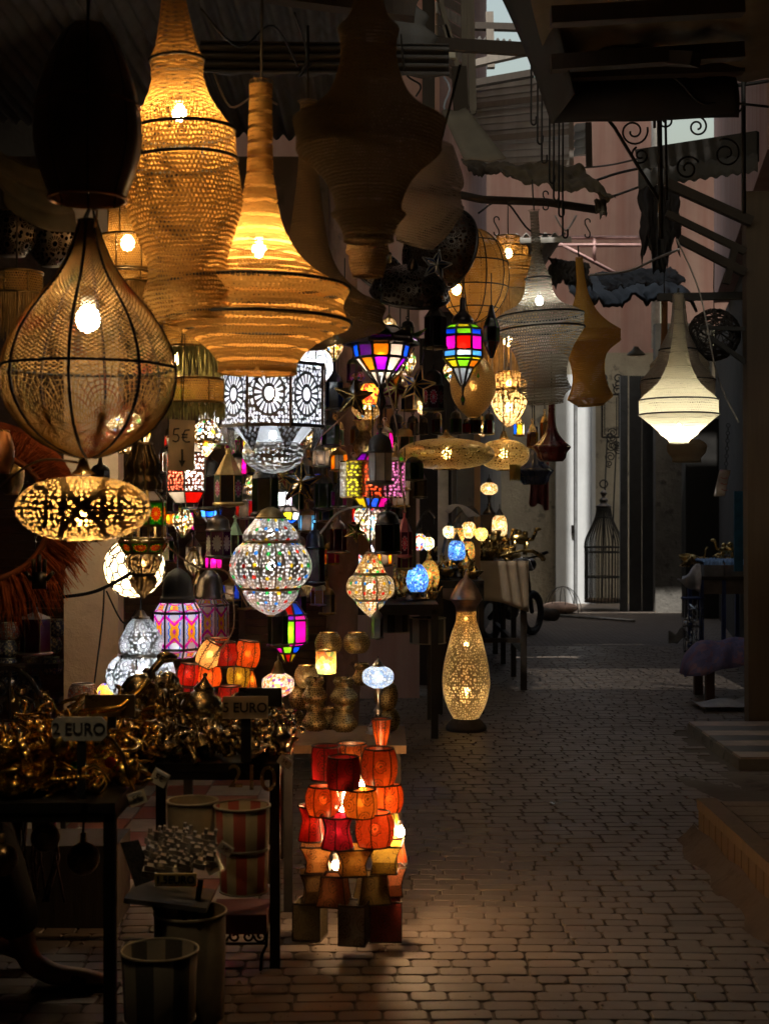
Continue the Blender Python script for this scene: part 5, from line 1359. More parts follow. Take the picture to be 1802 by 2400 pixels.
# ---------------------------------------------------------------- mosaic lamps
M_WR = mosaic(((.95, .9, .85), (.9, .25, .1), (.95, .85, .7), (.9, .6, .15), (.35, .1, .5), (.95, .9, .8)), .9, .05)
M_WW = mosaic(((.92, .95, 1), (.8, .88, 1), (.95, .95, .95), (.45, .6, .85)), .9, .06)
M_BL = mosaic(((.03, .2, .75), (.1, .4, .85), (.02, .08, .5), (.45, .75, .95), (.05, .3, .8)), .9, .05)
M_AM = mosaic(((.85, .45, .05), (.75, .2, .03), (.9, .7, .2), (.2, .3, .08), (.8, .55, .1)), .9, .06)
M_WM = mosaic(((.95, .85, .65), (.95, .75, .45), (.85, .35, .1), (.95, .9, .75), (.5, .5, .1)), .8, .05)
M_MX = mosaic(((.95, .92, .9), (.85, .08, .05), (.1, .15, .75), (.95, .5, .05), (.95, .92, .9), (.1, .45, .6)), .55, .04)
M_TQ = mosaic(((.9, .85, .7), (.1, .55, .6), (.95, .9, .8), (.7, .3, .1)), .8, .05)
M_PKC = mosaic(((.55, .42, .40), (.60, .5, .46), (.42, .30, .30), (.5, .16, .10)), 1.2, .10)
M_BLC = mosaic(((.45, .48, .5), (.06, .09, .22), (.5, .5, .48), (.10, .14, .3)), 1.2, .10)
FLASK = [(0, .42), (.08, .62), (.25, .93), (.5, 1.), (.75, .88), (.95, .45), (1, .3)]
EGG = [(0, .30), (.1, .58), (.3, .86), (.55, 1.), (.8, .92), (1, .6)]
BELL = [(0, .50), (.12, .8), (.3, .95), (.6, 1.), (.85, .96), (1, .55)]
mosaic_lamp('mosaic table lamp with an orange speckled white globe on a fluted foot', 652, 1528, 1577, 1632, 38, 1714, 6.3, M_WR, 1.1, (1, .86, .66), metal=OLDBRASS, baser=28)
mosaic_lamp('mosaic table lamp with an icy white globe beside the red stack', 886, 1538, 1561, 1612, 37, 1718, 6.0, M_WW, .75, COOL, metal=SILVER, baser=30)
mosaic_lamp('blue mosaic egg lamp glowing on the black table', 978, 1318, 1322, 1388, 26, 1404, 10.1, M_BL, 2.2, COOL, EGG)
mosaic_lamp('amber mosaic onion lamp behind the blue egg', 1006, 1270, 1312, 1380, 24, 1399, 10.6, M_AM, 1.2, SOFT, EGG, BRASS)
mosaic_lamp('blue mosaic bell lamp over the far brass table', 1070, 1240, 1266, 1314, 20, 1354, 11.4, M_BL, 1.5, COOL, BELL, DARKMETAL)
mosaic_lamp('amber mosaic bell lamp behind the blue bell', 1094, 1250, 1268, 1312, 18, 1350, 11.8, M_AM, .9, SOFT, BELL, DARKMETAL)
mosaic_lamp('tall white mosaic lamp with an amber hem on the far brass table', 1170, 1182, 1207, 1258, 18, 1303, 14.0, M_WM, 2.4, SOFT, BELL, DARKMETAL)
mosaic_lamp('round mosaic lamp with flower medallions on a stem, farthest right', 1146, 1112, 1131, 1160, 20, 1206, 14.4, M_WM, 1.9, SOFT, None, DARKMETAL)
mosaic_lamp('mosaic vase lamp with red and blue swirls by the rough pillar', 826, 1252, 1264, 1352, 25, 1407, 10.2, M_MX, 2.4, (1, .93, .88), [(0, .55), (.12, .8), (.25, .85), (.36, .72), (.55, 1.), (.8, .95), (1, .6)])
mosaic_lamp('tiny blue and white mosaic cone lamp beside the mosaic vase', 867, 1268, 1270, 1306, 14, 1404, 10.3, mosaic(((.9, .93, 1), (.05, .1, .6), (.9, .9, .95)), .6, .04), 1., COOL, [(0, .1), (.4, .5), (.8, .95), (1, .8)])
for i, (cx, g0, g1, r, mt, lab) in enumerate(((1052, 1232, 1262, 15, M_TQ, 'turquoise mosaic globe leftmost on the arched stand'), (1074, 1236, 1290, 16, M_AM, 'amber mosaic drop second on the arched stand'), (1098, 1222, 1262, 17, M_WM, 'white mosaic globe third on the arched stand'), (1128, 1236, 1268, 15, mosaic(((.6, .75, .1), (.9, .8, .3), (.9, .3, .2)), .8, .05), 'lime mosaic globe rightmost on the arched stand'), (982, 1250, 1290, 18, M_MX, 'red and white mosaic cone on the wire stand'), (1003, 1258, 1290, 15, M_TQ, 'cream and blue mosaic globe on the wire stand'))):
    mosaic_lamp(lab, cx, g0-16, g0, g1, r, g1+4, 11.45 if i < 4 else 10.3, mt, 1.3, SOFT, FLASK if i != 1 else [(0, .7), (.2, 1.), (.5, .8), (1, .15)], DARKMETAL)
def arch_stand(x0, x1, yt, yb, d, label):
    t = thing('lamp_stand', label, 'lamp stand', P(x0, yb, d)); o0 = P(x0, yb, d); w_ = x1-x0; h_ = yb-yt
    pts = [P(x0+w_*(.06+.94*(1-math.cos(q*PI/14))/2)-10*math.sin(q*PI/14), yb-h_*math.sin(min(1., q/11)*PI/2)-0*q+(max(0, q-11)*6), d)-o0 for q in range(15)]
    part(MB().tube(pts, .012, 6), 'arched_arm', DARKMETAL, t)
    part(MB().lathe([(.02, .04), (.03, .02), (.09, .01), (.095, 0)], 20, .01, 1), 'foot', DARKMETAL, t)
    m = MB()
    for q in (5, 8, 11, 13): m.tube([pts[q], pts[q]-Vector((0, 0, .05+.03*math.sin(q)))], .004, 4)
    part(m, 'chain', DARKMETAL, t)
arch_stand(1030, 1120, 1188, 1353, 11.5, 'dark arched stand carrying several mosaic globes')
arch_stand(958, 1020, 1196, 1405, 10.35, 'dark wire stand carrying two mosaic globes')
m = MB(); m.grid(lambda u, v: P(1046+u*74+4*math.sin(v*5), 1186+22*u*u-8*math.sin(u*PI)+v*(12+8*math.sin(u*11)), 11.4), 14, 4, thick=.004)
solo(m, 'plastic_sheet', plain((.55, .52, .50), .35), 'white plastic sheet draped over the arched lamp stand', 'plastic')
# mosaic cups on the left
MC = [M_BLC, M_PKC]
for i, (cx, cyy) in enumerate(((18, 1520), (68, 1515), (122, 1510), (20, 1562), (72, 1560), (122, 1560), (130, 1472), (22, 1480), (24, 1600), (74, 1602))):
    d = 8.0; s_ = d/F
    row = 'top' if cyy < 1500 else 'second' if cyy < 1540 else 'third' if cyy < 1580 else 'lowest'
    mi = (i*3+i//3) % 2
    vessel(f"{'blue and white' if not mi else 'pinkish'} mosaic cup, {'left' if cx < 45 else 'middle' if cx < 100 else 'right'} of the {row} row on the far left shelves", cx, d, [(cyy-20, 17), (cyy-14, 20), (cyy, 25), (cyy+12, 23), (cyy+20, 15)], MC[mi], 'mosaic_cup', 'cup', 'mosaic cups on the left shelves', cell=.010, rim=SILVER)
vessel('pink mosaic glass pot beside the silver rosette lamp', 195, 6.6, [(1603, 24), (1610, 31), (1630, 35), (1650, 30), (1660, 20)], M_PKC, 'mosaic_cup', 'cup', cell=.009, rim=SILVER)
vessel('second pink mosaic pot under the first one', 187, 6.6, [(1662, 22), (1670, 30), (1690, 33), (1710, 22)], M_PKC, 'mosaic_cup', 'cup', cell=.009, rim=SILVER)
mosaic_lamp('little orange mosaic lamp peeping out beside the rosette lamp', 252, 1592, 1600, 1636, 24, 1640, 6.6, mosaic(((.95, .4, .05), (.95, .6, .1), (.1, .1, .5)), .7, .04), 1.1, SOFT, EGG)
for i, (cx, cyy, r) in enumerate(((48, 1645, 22), (100, 1650, 28), (40, 1700, 26), (98, 1705, 30), (30, 1640, 18))):
    vessel(('first pierced brass gourd from the left in the upper row behind the iron chair', 'big pierced brass gourd at the right of the upper row behind the iron chair', 'left pierced brass gourd in the lower row behind the iron chair', 'biggest pierced brass gourd in the lower row behind the iron chair', 'small pierced brass gourd at the extreme left behind the iron chair')[i], cx, 7.6, [(cyy-30, r*.5), (cyy-22, r*.7), (cyy-10, r*.6), (cyy+4, r), (cyy+18, r*.9), (cyy+28, r*.5)], pierced((.40, .30, .14), (.5, .4, .2), 1.2, .4, 0, .4), 'brass_gourd', 'candle holder', 'brass gourds on the low left shelf')
for i, yy in enumerate((1625, 1545, 1738)):
    solo(MB().box((0, 0, -.012), ((160)/F*8.0, .3, .024)), 'shelf', WOOD_D, ('middle shelf of mosaic cups at the far left', 'upper shelf of mosaic cups at the far left', 'low shelf of brass gourds at the far left')[i], 'shelf', P(72, yy+5, 8.05), smooth=False)

# ---------------------------------------------------------------- goatskin lamps
RED = (.50, .015, .008); DRED = (.26, .009, .009); ORG = (.62, .085, .009); CRM = (.80, .48, .19); OLV = (.40, .26, .02); YEO = (.74, .19, .018); MAG = (.45, .012, .04)
sk = [('cream goatskin lamp tilted at the top left of the left cluster', 478, 1500, 1560, 58, CRM, 'barrel', 1.4, (0, .5, 0)),
      ('deep red round goatskin lamp at the top of the left cluster', 529, 1505, 1560, 58, RED, 'barrel', .5, (0, 0, 0)),
      ('orange goatskin lamp at the top right of the left cluster', 577, 1502, 1562, 58, ORG, 'barrel', 1.2, (0, .12, 0)),
      ('red goatskin lamp at the left of the left cluster', 440, 1555, 1606, 50, RED, 'barrel', .6, (0, .1, 0)),
      ('orange goatskin lamp with flowers in the middle of the left cluster', 493, 1560, 1608, 58, ORG, 'barrel', 1.3, (0, 0, 0)),
      ('olive goatskin lamp with a leaf in the left cluster', 560, 1560, 1610, 56, OLV, 'barrel', .8, (0, 0, 0)),
      ('dark red goatskin lamp in the bottom left of the left cluster', 455, 1610, 1662, 52, RED, 'drum', .4, (0, 0, 0)),
      ('dark red goatskin lamp in the bottom right of the left cluster', 540, 1608, 1660, 56, RED, 'drum', .4, (0, 0, 0)),
      ('amber cone goatskin lamp behind the left cluster', 588, 1570, 1615, 30, YEO, 'cone', .5, (0, 0, PI)),
      ('pale goatskin drum with henna drawing at the foot of the left cluster', 482, 1655, 1712, 34, CRM, 'drum', None, (0, 0, 0)),
      ('orange goatskin lamp deep in the left cluster', 508, 1495, 1540, 60, ORG, 'drum', .8, (0, 0, 0))]
for i, (lab, cx, y0, y1, w_, col, shp, lit, rot) in enumerate(sk):
    skin_lamp(lab, cx, y0, y1, w_, 6.5+.12*(i % 3)-(.1 if i in (1, 4) else 0), col, shp, lit, rot)
st = [('dark red goatskin drum at the top left of the red stack', 764, 1748, 1826, 68, DRED, 'drum', 5.30, None), ('dark red goatskin drum with a black diamond at the top of the red stack', 805, 1774, 1846, 72, DRED, 'drum', 5.12, None),
      ('orange goatskin lamp with lace drawing at the top right of the red stack', 888, 1754, 1838, 80, ORG, 'barrel', 5.20, .25), ('brown orange goatskin drum at the back of the top of the red stack', 824, 1742, 1800, 70, (.5, .12, .02), 'drum', 5.46, .3),
      ('orange goatskin barrel at the left of the second tier of the red stack', 757, 1842, 1910, 76, ORG, 'barrel', 5.22, .7), ('amber goatskin barrel in the middle of the second tier of the red stack', 845, 1850, 1914, 78, YEO, 'barrel', 5.12, .9),
      ('orange goatskin barrel at the right of the second tier of the red stack', 912, 1838, 1902, 62, ORG, 'barrel', 5.26, .8), ('orange goatskin barrel at the back of the second tier of the red stack', 800, 1836, 1900, 74, ORG, 'barrel', 5.50, .9),
      ('red goatskin lamp at the left of the third tier of the red stack', 731, 1888, 1968, 62, RED, 'flare', 5.28, .4), ('crimson flared goatskin lamp in the third tier of the red stack', 791, 1912, 1986, 76, MAG, 'flare', 5.14, .55),
      ('orange red goatskin lamp with birds in the third tier of the red stack', 877, 1904, 1982, 86, (.7, .10, .02), 'barrel', 5.16, .7), ('olive goatskin lamp at the right of the third tier of the red stack', 914, 1900, 1976, 38, OLV, 'barrel', 5.36, .6),
      ('cream and red four sided skin lamp in the left of the fourth tier', 745, 1978, 2040, 86, (.5, .22, .06), 'waist', 5.25, .12), ('amber four sided skin lamp in the middle of the fourth tier', 826, 1984, 2048, 92, (.5, .24, .04), 'waist', 5.14, .16),
      ('olive four sided skin lamp in the right of the fourth tier', 901, 1976, 2042, 92, (.28, .18, .03), 'waist', 5.22, .06), ('narrow orange skin cone at the right edge of the fourth tier', 938, 1972, 2022, 30, ORG, 'cone', 5.4, .3),
      ('dark patterned skin lamp in the left of the fifth tier', 737, 2042, 2112, 76, (.16, .10, .04), 'waist', 5.25, None), ('brown patterned skin lamp second in the fifth tier', 783, 2050, 2118, 78, (.25, .10, .04), 'pyramid', 5.14, None),
      ('dark olive skin lamp third in the fifth tier', 872, 2046, 2112, 84, (.20, .14, .05), 'pyramid', 5.18, None), ('dark skin lamp with a pointed corner at the right of the fifth tier', 922, 2030, 2098, 54, (.22, .07, .03), 'waist', 5.3, None),
      ('dark olive square skin lamp at the bottom left of the red stack', 727, 2112, 2196, 72, (.10, .08, .04), 'box', 5.32, None), ('grey patterned square skin lamp at the bottom middle of the red stack', 830, 2116, 2208, 68, (.16, .14, .12), 'box', 5.10, None),
      ('dark red square skin lamp at the bottom right of the red stack', 903, 2106, 2198, 80, (.16, .025, .02), 'box', 5.24, None)]
for lab, cx, y0, y1, w_, col, shp, d, lit in st:
    skin_lamp(lab, cx, y0, y1, w_*1.07, d, col, shp, lit*.7 if lit else None)
t = skin_lamp('tall tapering orange skin lamp hanging above the red stack', 894, 1684, 1760, 46, 5.6, ORG, 'cone', .35, (PI, 0, 0))
t.location = P(894, 1684, 5.6)
for i, (cx, cyy, d, W) in enumerate(((812, 1866, 5.34, 3.), (850, 1842, 5.36, 3.), (938, 1950, 5.32, 10.), (787, 2028, 5.34, 1.2), (806, 1900, 5.36, 2.))):
    t = thing('light_bulb', ('bare bulb in the left gap of the second tier of the red stack', 'bare bulb between the top drums of the red stack', 'bare bulb at the right edge of the third tier of the red stack', 'bare bulb in the fourth tier of the red stack', 'bare bulb standing above the crimson skin lamp')[i], 'bulb', P(cx, cyy, d))
    bulb(t, 0, W, (1, .60, .28), .016)

# ---------------------------------------------------------------- pierced brass on the board behind
VB = pierced((.60, .45, .20), (.05, .03, .012), 2.3, .27, 0, .3, .45)  # near-black lining colour painted in for the unlit inside of the holes
bd = thing('display_board', 'low wooden board on trestles carrying brass candle holders', 'table', P(790, 1722, 6.3))
part(MB().box((0, 0, -.02), (320*6.3/F, .55, .035)), 'top', WOOD_M, bd, False)
for sx in (-1, 1):
    for sy in (-1, 1): part(MB().bar((sx*.26, sy*.2, -.04), (sx*.27, sy*.22, -.60), .035), 'leg', WOOD_D, bd, False)
hour = lambda y0, y1, r: [(y0, r*.62), (y0+(y1-y0)*.12, r*.78), (y0+(y1-y0)*.28, r*.60), (y0+(y1-y0)*.45, r*.72), (y0+(y1-y0)*.68, r), (y0+(y1-y0)*.86, r*.9), (y1, r*.6)]
for cx, y0, y1, r, d, lit, lab in ((770, 1483, 1532, 32, 6.9, .4, 'brass pierced lantern ball on the left of the back row'), (836, 1483, 1530, 32, 6.9, .25, 'brass pierced ball on the right of the back row'), (764, 1524, 1578, 26, 6.7, 1.0, 'coloured mosaic cylinder glowing between the brass balls')):
    vessel(lab, cx, d, [(y0, r*.62), (y0+8, r*.85), ((y0+y1)/2, r), (y1-8, r*.85), (y1, r*.6)] if cx != 764 else [(y0, r*.9), ((y0+y1)/2, r*.92), (y1, r*.9)], VB if cx != 764 else M_AM, 'brass_candle_holder', 'candle holder', lit=(y1-14, lit, SOFT))
for cx, y0, y1, r, d, lab in ((738, 1590, 1648, 30, 6.2, 'brass gourd with a wide mouth at the left of the upper tier'), (806, 1590, 1652, 33, 6.15, 'brass gourd at the centre of the upper tier'), (718, 1560, 1610, 28, 6.4, 'glowing brass ball behind the orange speckled lamp'), (705, 1612, 1662, 28, 6.4, 'low brass ball beside the orange speckled lamp'),
                              (738, 1648, 1712, 30, 6.2, 'brass gourd standing at the left of the lower tier'), (806, 1650, 1714, 32, 6.15, 'brass gourd standing at the centre of the lower tier'), (848, 1556, 1606, 24, 6.45, 'brass vase neck behind the icy white lamp'), (905, 1600, 1660, 28, 6.4, 'dark brass ball behind the icy white lamp'), (908, 1662, 1712, 30, 6.4, 'dark brass ball at the right end of the lower tier'), (690, 1664, 1712, 24, 6.45, 'small brass ball at the left end of the lower tier'), (772, 1660, 1712, 22, 6.5, 'dark brass ball between the two lower gourds'), (640, 1650, 1712, 22, 6.5, 'brass ball behind the fluted lamp foot')):
    vessel(lab, cx, d, hour(y0, y1, r) if 'gourd' in lab or 'vase' in lab else [(y0, r*.6), (y0+8, r*.85), ((y0+y1)/2, r), (y1-8, r*.85), (y1, r*.6)], VB, 'brass_candle_holder', 'candle holder', lit=(y0+30, 1.2, SOFT) if 'glowing' in lab else None)
# the man-high pierced vase lamp on the pavement
VT = pierced((.45, .28, .11), (1., .66, .26), .9, .29, 0, .2, .3, 0, 18.)
pierced_lamp('tall pierced brass vase lamp glowing on the pavement', 1092, 10.4,
             [[(1412, 24), (1436, 25), (1462, 34), (1500, 44), (1540, 53), (1580, 56), (1610, 52), (1640, 42), (1662, 30)]], VT, [(1600, 2.6, SOFT, .024), (1490, 1.2, SOFT, .018), (1430, .5, WARM, .01)], None, False, OLDBRASS, .009, None, None, None, None, False, 'vase_lamp', ['vase_body'])
t = bpy.data.objects['vase_lamp']; s_ = 10.4/F
part(MB().lathe([(24*s_, 250*s_), (26*s_, 262*s_), (36*s_, 276*s_), (38*s_, 280*s_), (30*s_, 298*s_), (18*s_, 318*s_), (6*s_, 330*s_), (1*s_, 346*s_)], 40, .01, 3), 'lid', plain((.62, .40, .28), .38, .85, .4, 14.), t)
part(MB().lathe([(30*s_, 0), (44*s_, -14*s_), (48*s_, -22*s_), (46*s_, -30*s_)], 32, .01, 2), 'base', WOOD_D, t)
t.location.z = 30*s_+.0

for (cx, y0, y1, r, d, mt, W, lab) in ((782, 772, 850, 24, 8.3, 'w', .8, 'small lit brass drop above the gold star'), (808, 745, 800, 20, 8.6, 's', .7, 'small silver drop high behind the wide amber lamp'), (958, 815, 880, 18, 8.4, 'w', .7, 'small lit brass drop between the coloured lanterns'), (938, 862, 905, 16, 8.6, 's', .6, 'small silver drop above the magenta star'),
        (836, 868, 900, 20, 8.5, 'w', .6, 'squat lit brass drop above the red mosaic lantern'), (700, 925, 990, 24, 8.4, 'd', .5, 'dim pierced drop behind the panel drum'), (726, 1000, 1060, 22, 8.4, 'd', .5, 'dim pierced drop left of the orange plank'), (596, 1110, 1170, 24, 8.3, 'w', .7, 'lit brass drop behind the brass mandala lantern'),
        (565, 1145, 1200, 18, 8.4, 's', .5, 'silver drop beside the olive paned lantern'), (470, 1150, 1215, 24, 7.9, 'w', .9, 'lit brass drop left of the daisy lantern'), (430, 1188, 1260, 26, 7.8, 'w', .9, 'lit brass drop under the red pierced lantern'), (560, 925, 985, 22, 8.2, 's', .7, 'silver drop against the panel drum'),
        (912, 745, 778, 18, 8.6, 'd', .5, 'dim pierced drop under the dark dome'), (1058, 842, 900, 20, 9.3, 'w', .8, 'lit brass drop behind the pierced globe'), (1130, 985, 1025, 18, 9.4, 'w', .6, 'lit brass drop behind the row of tiny lanterns'), (640, 1240, 1290, 20, 8.6, 'd', .4, 'dim pierced drop behind the silver pumpkin lamp'),
        (455, 1290, 1350, 24, 8.2, 'd', .4, 'dim pierced drop behind the painted lantern'), (720, 1330, 1400, 24, 8.6, 'd', .4, 'dim pierced drop before the shutter'), (990, 935, 975, 18, 9.0, 'w', .6, 'lit brass drop under the navy star'), (905, 1000, 1060, 20, 9.0, 'w', .7, 'lit brass drop on the honey coloured plank'), (770, 1010, 1075, 22, 8.8, 'w', .7, 'lit brass drop on the rough pillar')):
    h_ = y1-y0
    pierced_lamp(lab, cx, d, [[(y0, r*.35), (y0+h_*.2, r*.7), (y0+h_*.45, r), (y0+h_*.7, r*.75), (y1, r*.12)]], {'w': B_WARM, 's': S_DIM, 'd': B_DARK}[mt], (y0+h_*.45, W, SOFT, .012), (8, .08), metal=OLDBRASS, cell=.010, top=y0-140, n=32, cap=[(y0-10, 2), (y0-5, r*.2), (y0+1, r*.37)])

ORDW = 'first second third fourth fifth sixth seventh eighth ninth tenth eleventh'.split()
RW = random.Random(31)
rows = [('topmost', 895, 8.7, (430, 470, 700, 745, 790, 850, 905, 955)), ('second', 985, 8.5, (400, 455, 505, 545, 590, 690, 735, 790, 845, 900, 950)), ('third', 1075, 8.6, (385, 425, 470, 575, 600, 690, 740, 780, 830, 905, 950)), ('fourth', 1165, 8.5, (395, 440, 590, 615, 690, 725, 765, 840, 905, 945)), ('lowest', 1262, 8.6, (400, 455, 500, 560, 600, 700, 745, 780, 905, 945)),
        ('upper middle', 1035, 7.9, (395, 470, 560, 598, 705, 748, 790, 925, 965)), ('lower middle', 1125, 7.8, (400, 450, 470, 575, 655, 690, 800, 935)), ('bottom middle', 1350, 8.0, (460, 535, 575, 600, 700, 745, 770))]
nm = {id(D_G): 'green', id(D_R): 'red', id(D_P): 'violet', id(D_B): 'blue', id(D_A): 'smoky', id(D_M): 'magenta', id(G_O): 'orange', id(G_LB): 'sky blue', id(G_Y): 'yellow', id(G_M): 'pink'}
for rn, yy, d, xs in rows:
    for i, x in enumerate(xs):
        g_ = RW.choice((D_G, D_R, D_P, D_B, D_A, D_M, G_O, G_LB, G_Y, G_M)); cp = RW.choice(('dome', 'cone', 'bottle')); h_ = RW.uniform(62, 88); mt = RW.choice((DARKMETAL, OLDBRASS, GOLDL, SILVER, BLACK))
        metal = {id(DARKMETAL): 'dark', id(OLDBRASS): 'old brass', id(GOLDL): 'gold', id(SILVER): 'silver', id(BLACK): 'black'}[id(mt)]; y0 = yy+RW.uniform(-18, 18)
        lantern(f'{metal} lantern, {nm[id(g_)]} panes, {ORDW[i]} from the left in the {rn} row', x+RW.uniform(-6, 6), y0, y0+h_, RW.uniform(30, 44), d+RW.uniform(-.15, .15), [g_, D_A] if RW.random() < .4 else [g_], mt, cp, lit=(RW.uniform(.3, .9), SOFT, .01) if RW.random() < .55 else None, top=y0-60)
# ================================================================ TABLES, GOODS, SIGNS
def text_mb(txt, size, depth, mat, parent, name='lettering', loc=(0, 0, 0), rot=(PI/2, 0, 0), sx=1., wgt=0.):
    cu = bpy.data.curves.new('txt', 'FONT'); cu.body = txt; cu.size = size; cu.extrude = depth; cu.align_x = 'CENTER'; cu.align_y = 'CENTER'; cu.offset = wgt; cu.resolution_u = 3
    ob = bpy.data.objects.new('txt', cu); COL.objects.link(ob)
    me = bpy.data.meshes.new_from_object(ob.evaluated_get(bpy.context.evaluated_depsgraph_get()))
    bpy.data.objects.remove(ob); bpy.data.curves.remove(cu)
    me.materials.clear(); me.materials.append(mat); me.name = name
    o = link(name, me); o.location = loc; o.rotation_euler = rot; o.scale = (sx, 1, 1)
    if parent: o.parent = parent
    return o
def table(label, x0, x1, y0, y1, z, leg=.035, th=.03, mat=IRON, topmat=None, shelf=None, legs=None):
    t = thing('display_table', label, 'table', ((x0+x1)/2, (y0+y1)/2, 0)); wx, wy = x1-x0, y1-y0
    part(MB().box((0, 0, z-th/2), (wx, wy, th)), 'top', topmat or mat, t, False)
    for sx, sy in legs or ((-1, -1), (1, -1), (1, 1), (-1, 1)):
        part(MB().bar((sx*(wx/2-leg/2), sy*(wy/2-leg/2), z-th), (sx*(wx/2-leg/2), sy*(wy/2-leg/2), -.01), leg), 'leg', mat, t, False)
    f = MB()
    for sy in (-1, 1): f.bar((-wx/2, sy*(wy/2-leg/2), z-th-.015), (wx/2, sy*(wy/2-leg/2), z-th-.015), leg*.8)
    for sx in (-1, 1): f.bar((sx*(wx/2-leg/2), -wy/2, z-th-.015), (sx*(wx/2-leg/2), wy/2, z-th-.015), leg*.8)
    part(f, 'apron', mat, t, False)
    if shelf:
        part(MB().box((0, 0, shelf), (wx-leg*2.2, wy-leg*2.2, .02)), 'shelf', topmat or mat, t, False)
    return t
TZ = .72
T1 = table('long black table heaped with gold trinkets at the lower left', -2.3, X(273, 4.32), 4.30, 5.34, TZ)
part(MB().bar((.12, -.5, 0), (.12, -.5, .69), .022), 'leg', IRON, T1, False)
T2 = table('black iron table of brass animals right of the two euro sign', X(368, 5.0), X(657, 5.0), 4.98, 5.70, TZ)
T3 = table('black table carrying the blue egg lamp', X(800, 10.2), X(1022, 10.4), 10.0, 10.95, .95, .05, .04, BLACK)
T4 = table('black stand behind the tall vase lamp carrying an arched lamp stand', X(1022, 11.5), X(1128, 11.5), 11.2, 12.0, 1.06, .04, .03, BLACK)
T5 = table('long high table of brass at the turn of the alley', .42, 1.27, 12.7, 16.0, 1.155, .055, .04, WOOD_D)
for yy in (-.6, .6): part(MB().bar((.40, yy, 1.12), (.40, yy, -.01), .05), 'leg', WOOD_D, T5, False)
part(MB().bar((-.42, -1.6, .45), (.42, -1.6, .45), .04), 'stretcher', WOOD_D, T5, False)
part(MB().bar((.40, -1.6, .35), (.40, 1.6, .35), .04), 'stretcher', WOOD_D, T5, False)
m = MB(); m.grid(lambda u, v: (.43+u*.85, 12.66-.012*math.sin(u*9), 1.165-v*(.30+.14*u+.03*math.sin(u*7))), 16, 8, thick=.005)
solo(m, 'tablecloth', plain((.36, .27, .18), .9, 0, .25, 4.), 'tan cloth hanging over the front of the high brass table', 'cloth')
m = MB(); m.grid(lambda u, v: (1.29+.05*v+.02*math.sin(u*15), 12.75+u*1.6+.1*v, 1.17-v*(.10+.22*max(0, math.sin(u*5-1.2)))), 24, 8, thick=.004)
solo(m, 'white_cloth', plain((.45, .44, .46), .8), 'white striped cloth hanging off the right side of the high brass table', 'cloth')
solo(MB().box((0, 0, 0), (.2, .2, (1303-1207)/F*14.4)), 'wooden_crate', WOOD_D, 'dark crate under the round medallion lamp', 'crate', (X(1146, 14.4), 14.4, 1.157+(1303-1207)/F*7.2), smooth=False)

# ------------------------------------------------ brass figures
def camel():
    m = MB(); m.ball((0, 0, .07), .032, 10, 7, (1.5, .75, .8)); m.ball((-.012, 0, .098), .018, 8, 6); m.ball((.022, 0, .095), .016, 8, 6)
    m.tube([(.04, 0, .07), (.062, 0, .075), (.072, 0, .105), (.075, 0, .12)], .010, 6, r1=.007); m.ball((.084, 0, .124), .011, 8, 5, (1.5, .8, .8))
    for x, y in ((.03, .013), (.03, -.013), (-.03, .013), (-.03, -.013)): m.tube([(x, y, .06), (x+.003, y, .03), (x, y, 0)], .007, 5, r1=.005)
    m.tube([(-.046, 0, .08), (-.056, 0, .05)], .003, 4); return m
def elephant():
    m = MB(); m.ball((0, 0, .07), .036, 10, 7, (1.35, .9, .95)); m.ball((.05, 0, .085), .024, 9, 6)
    m.tube([(.068, 0, .08), (.085, 0, .055), (.088, 0, .03), (.10, 0, .025)], .010, 6, r1=.004)
    for s in (-1, 1):
        m.ball((.045, s*.024, .088), .017, 8, 5, (.5, .35, 1.2)); m.tube([(.066, s*.01, .07), (.085, s*.014, .065)], .004, 5, r1=.001)
        for x in (.028, -.03): m.tube([(x, s*.018, .06), (x, s*.018, 0)], .012, 6)
    return m
def lizard():
    m = MB(); m.tube([(.10*(i/10-.5)*2.4, .022*math.sin(i*.9), .014+.004*math.sin(i)) for i in range(13)], lambda q: .004+.011*math.sin(PI*min(1, q*1.1))**.7, 7) if False else None
    pts = [Vector((.12*(1-i/7.), .022*math.sin(i*.9), .015)) for i in range(15)]
    for i in range(14): m.tube([pts[i], pts[i+1]], .004+.011*math.sin(PI*(i+1)/15), 6)
    m.ball((.125, .0, .017), .013, 8, 5, (1.5, 1, .8))
    for i, sg in ((3, 1), (3, -1), (8, 1), (8, -1)): m.tube([pts[i], pts[i]+Vector((.012, sg*.025, .004)), pts[i]+Vector((.028, sg*.036, -.01))], .004, 5)
    return m
def teapot():
    m = MB(); m.lathe([(.02, 0), (.034, .01), (.045, .035), (.036, .06), (.02, .072), (.022, .078), (.010, .09), (.004, .10), (.006, .106), (.001, .11)], 16, .01, 2)
    m.tube([(.04, 0, .03), (.06, 0, .04), (.068, 0, .065), (.08, 0, .07)], .008, 6, r1=.005); m.tube([(-.03, 0, .065), (-.06, 0, .065), (-.065, 0, .03), (-.042, 0, .022)], .005, 5); return m
def bowl():
    m = MB(); m.lathe([(.02, 0), (.022, .008), (.05, .03), (.058, .046), (.054, .046), (.045, .03), (.015, .012), (.001, .011)], 18, .01, 1); m.ring((0, 0, .046), .057, .004, 18, 5); return m
def horn():
    m = MB(); m.tube([(-.11, 0, .02), (-.06, .01, .03), (0, 0, .05), (.05, -.01, .05), (.10, 0, .03), (.12, .01, .015)], .003, 7, r1=.013); return m
def bell():
    m = MB(); m.lathe([(.035, 0), (.03, .012), (.022, .035), (.018, .05), (.006, .058), (.005, .09), (.009, .094), (.001, .10)], 14, .01, 2); return m
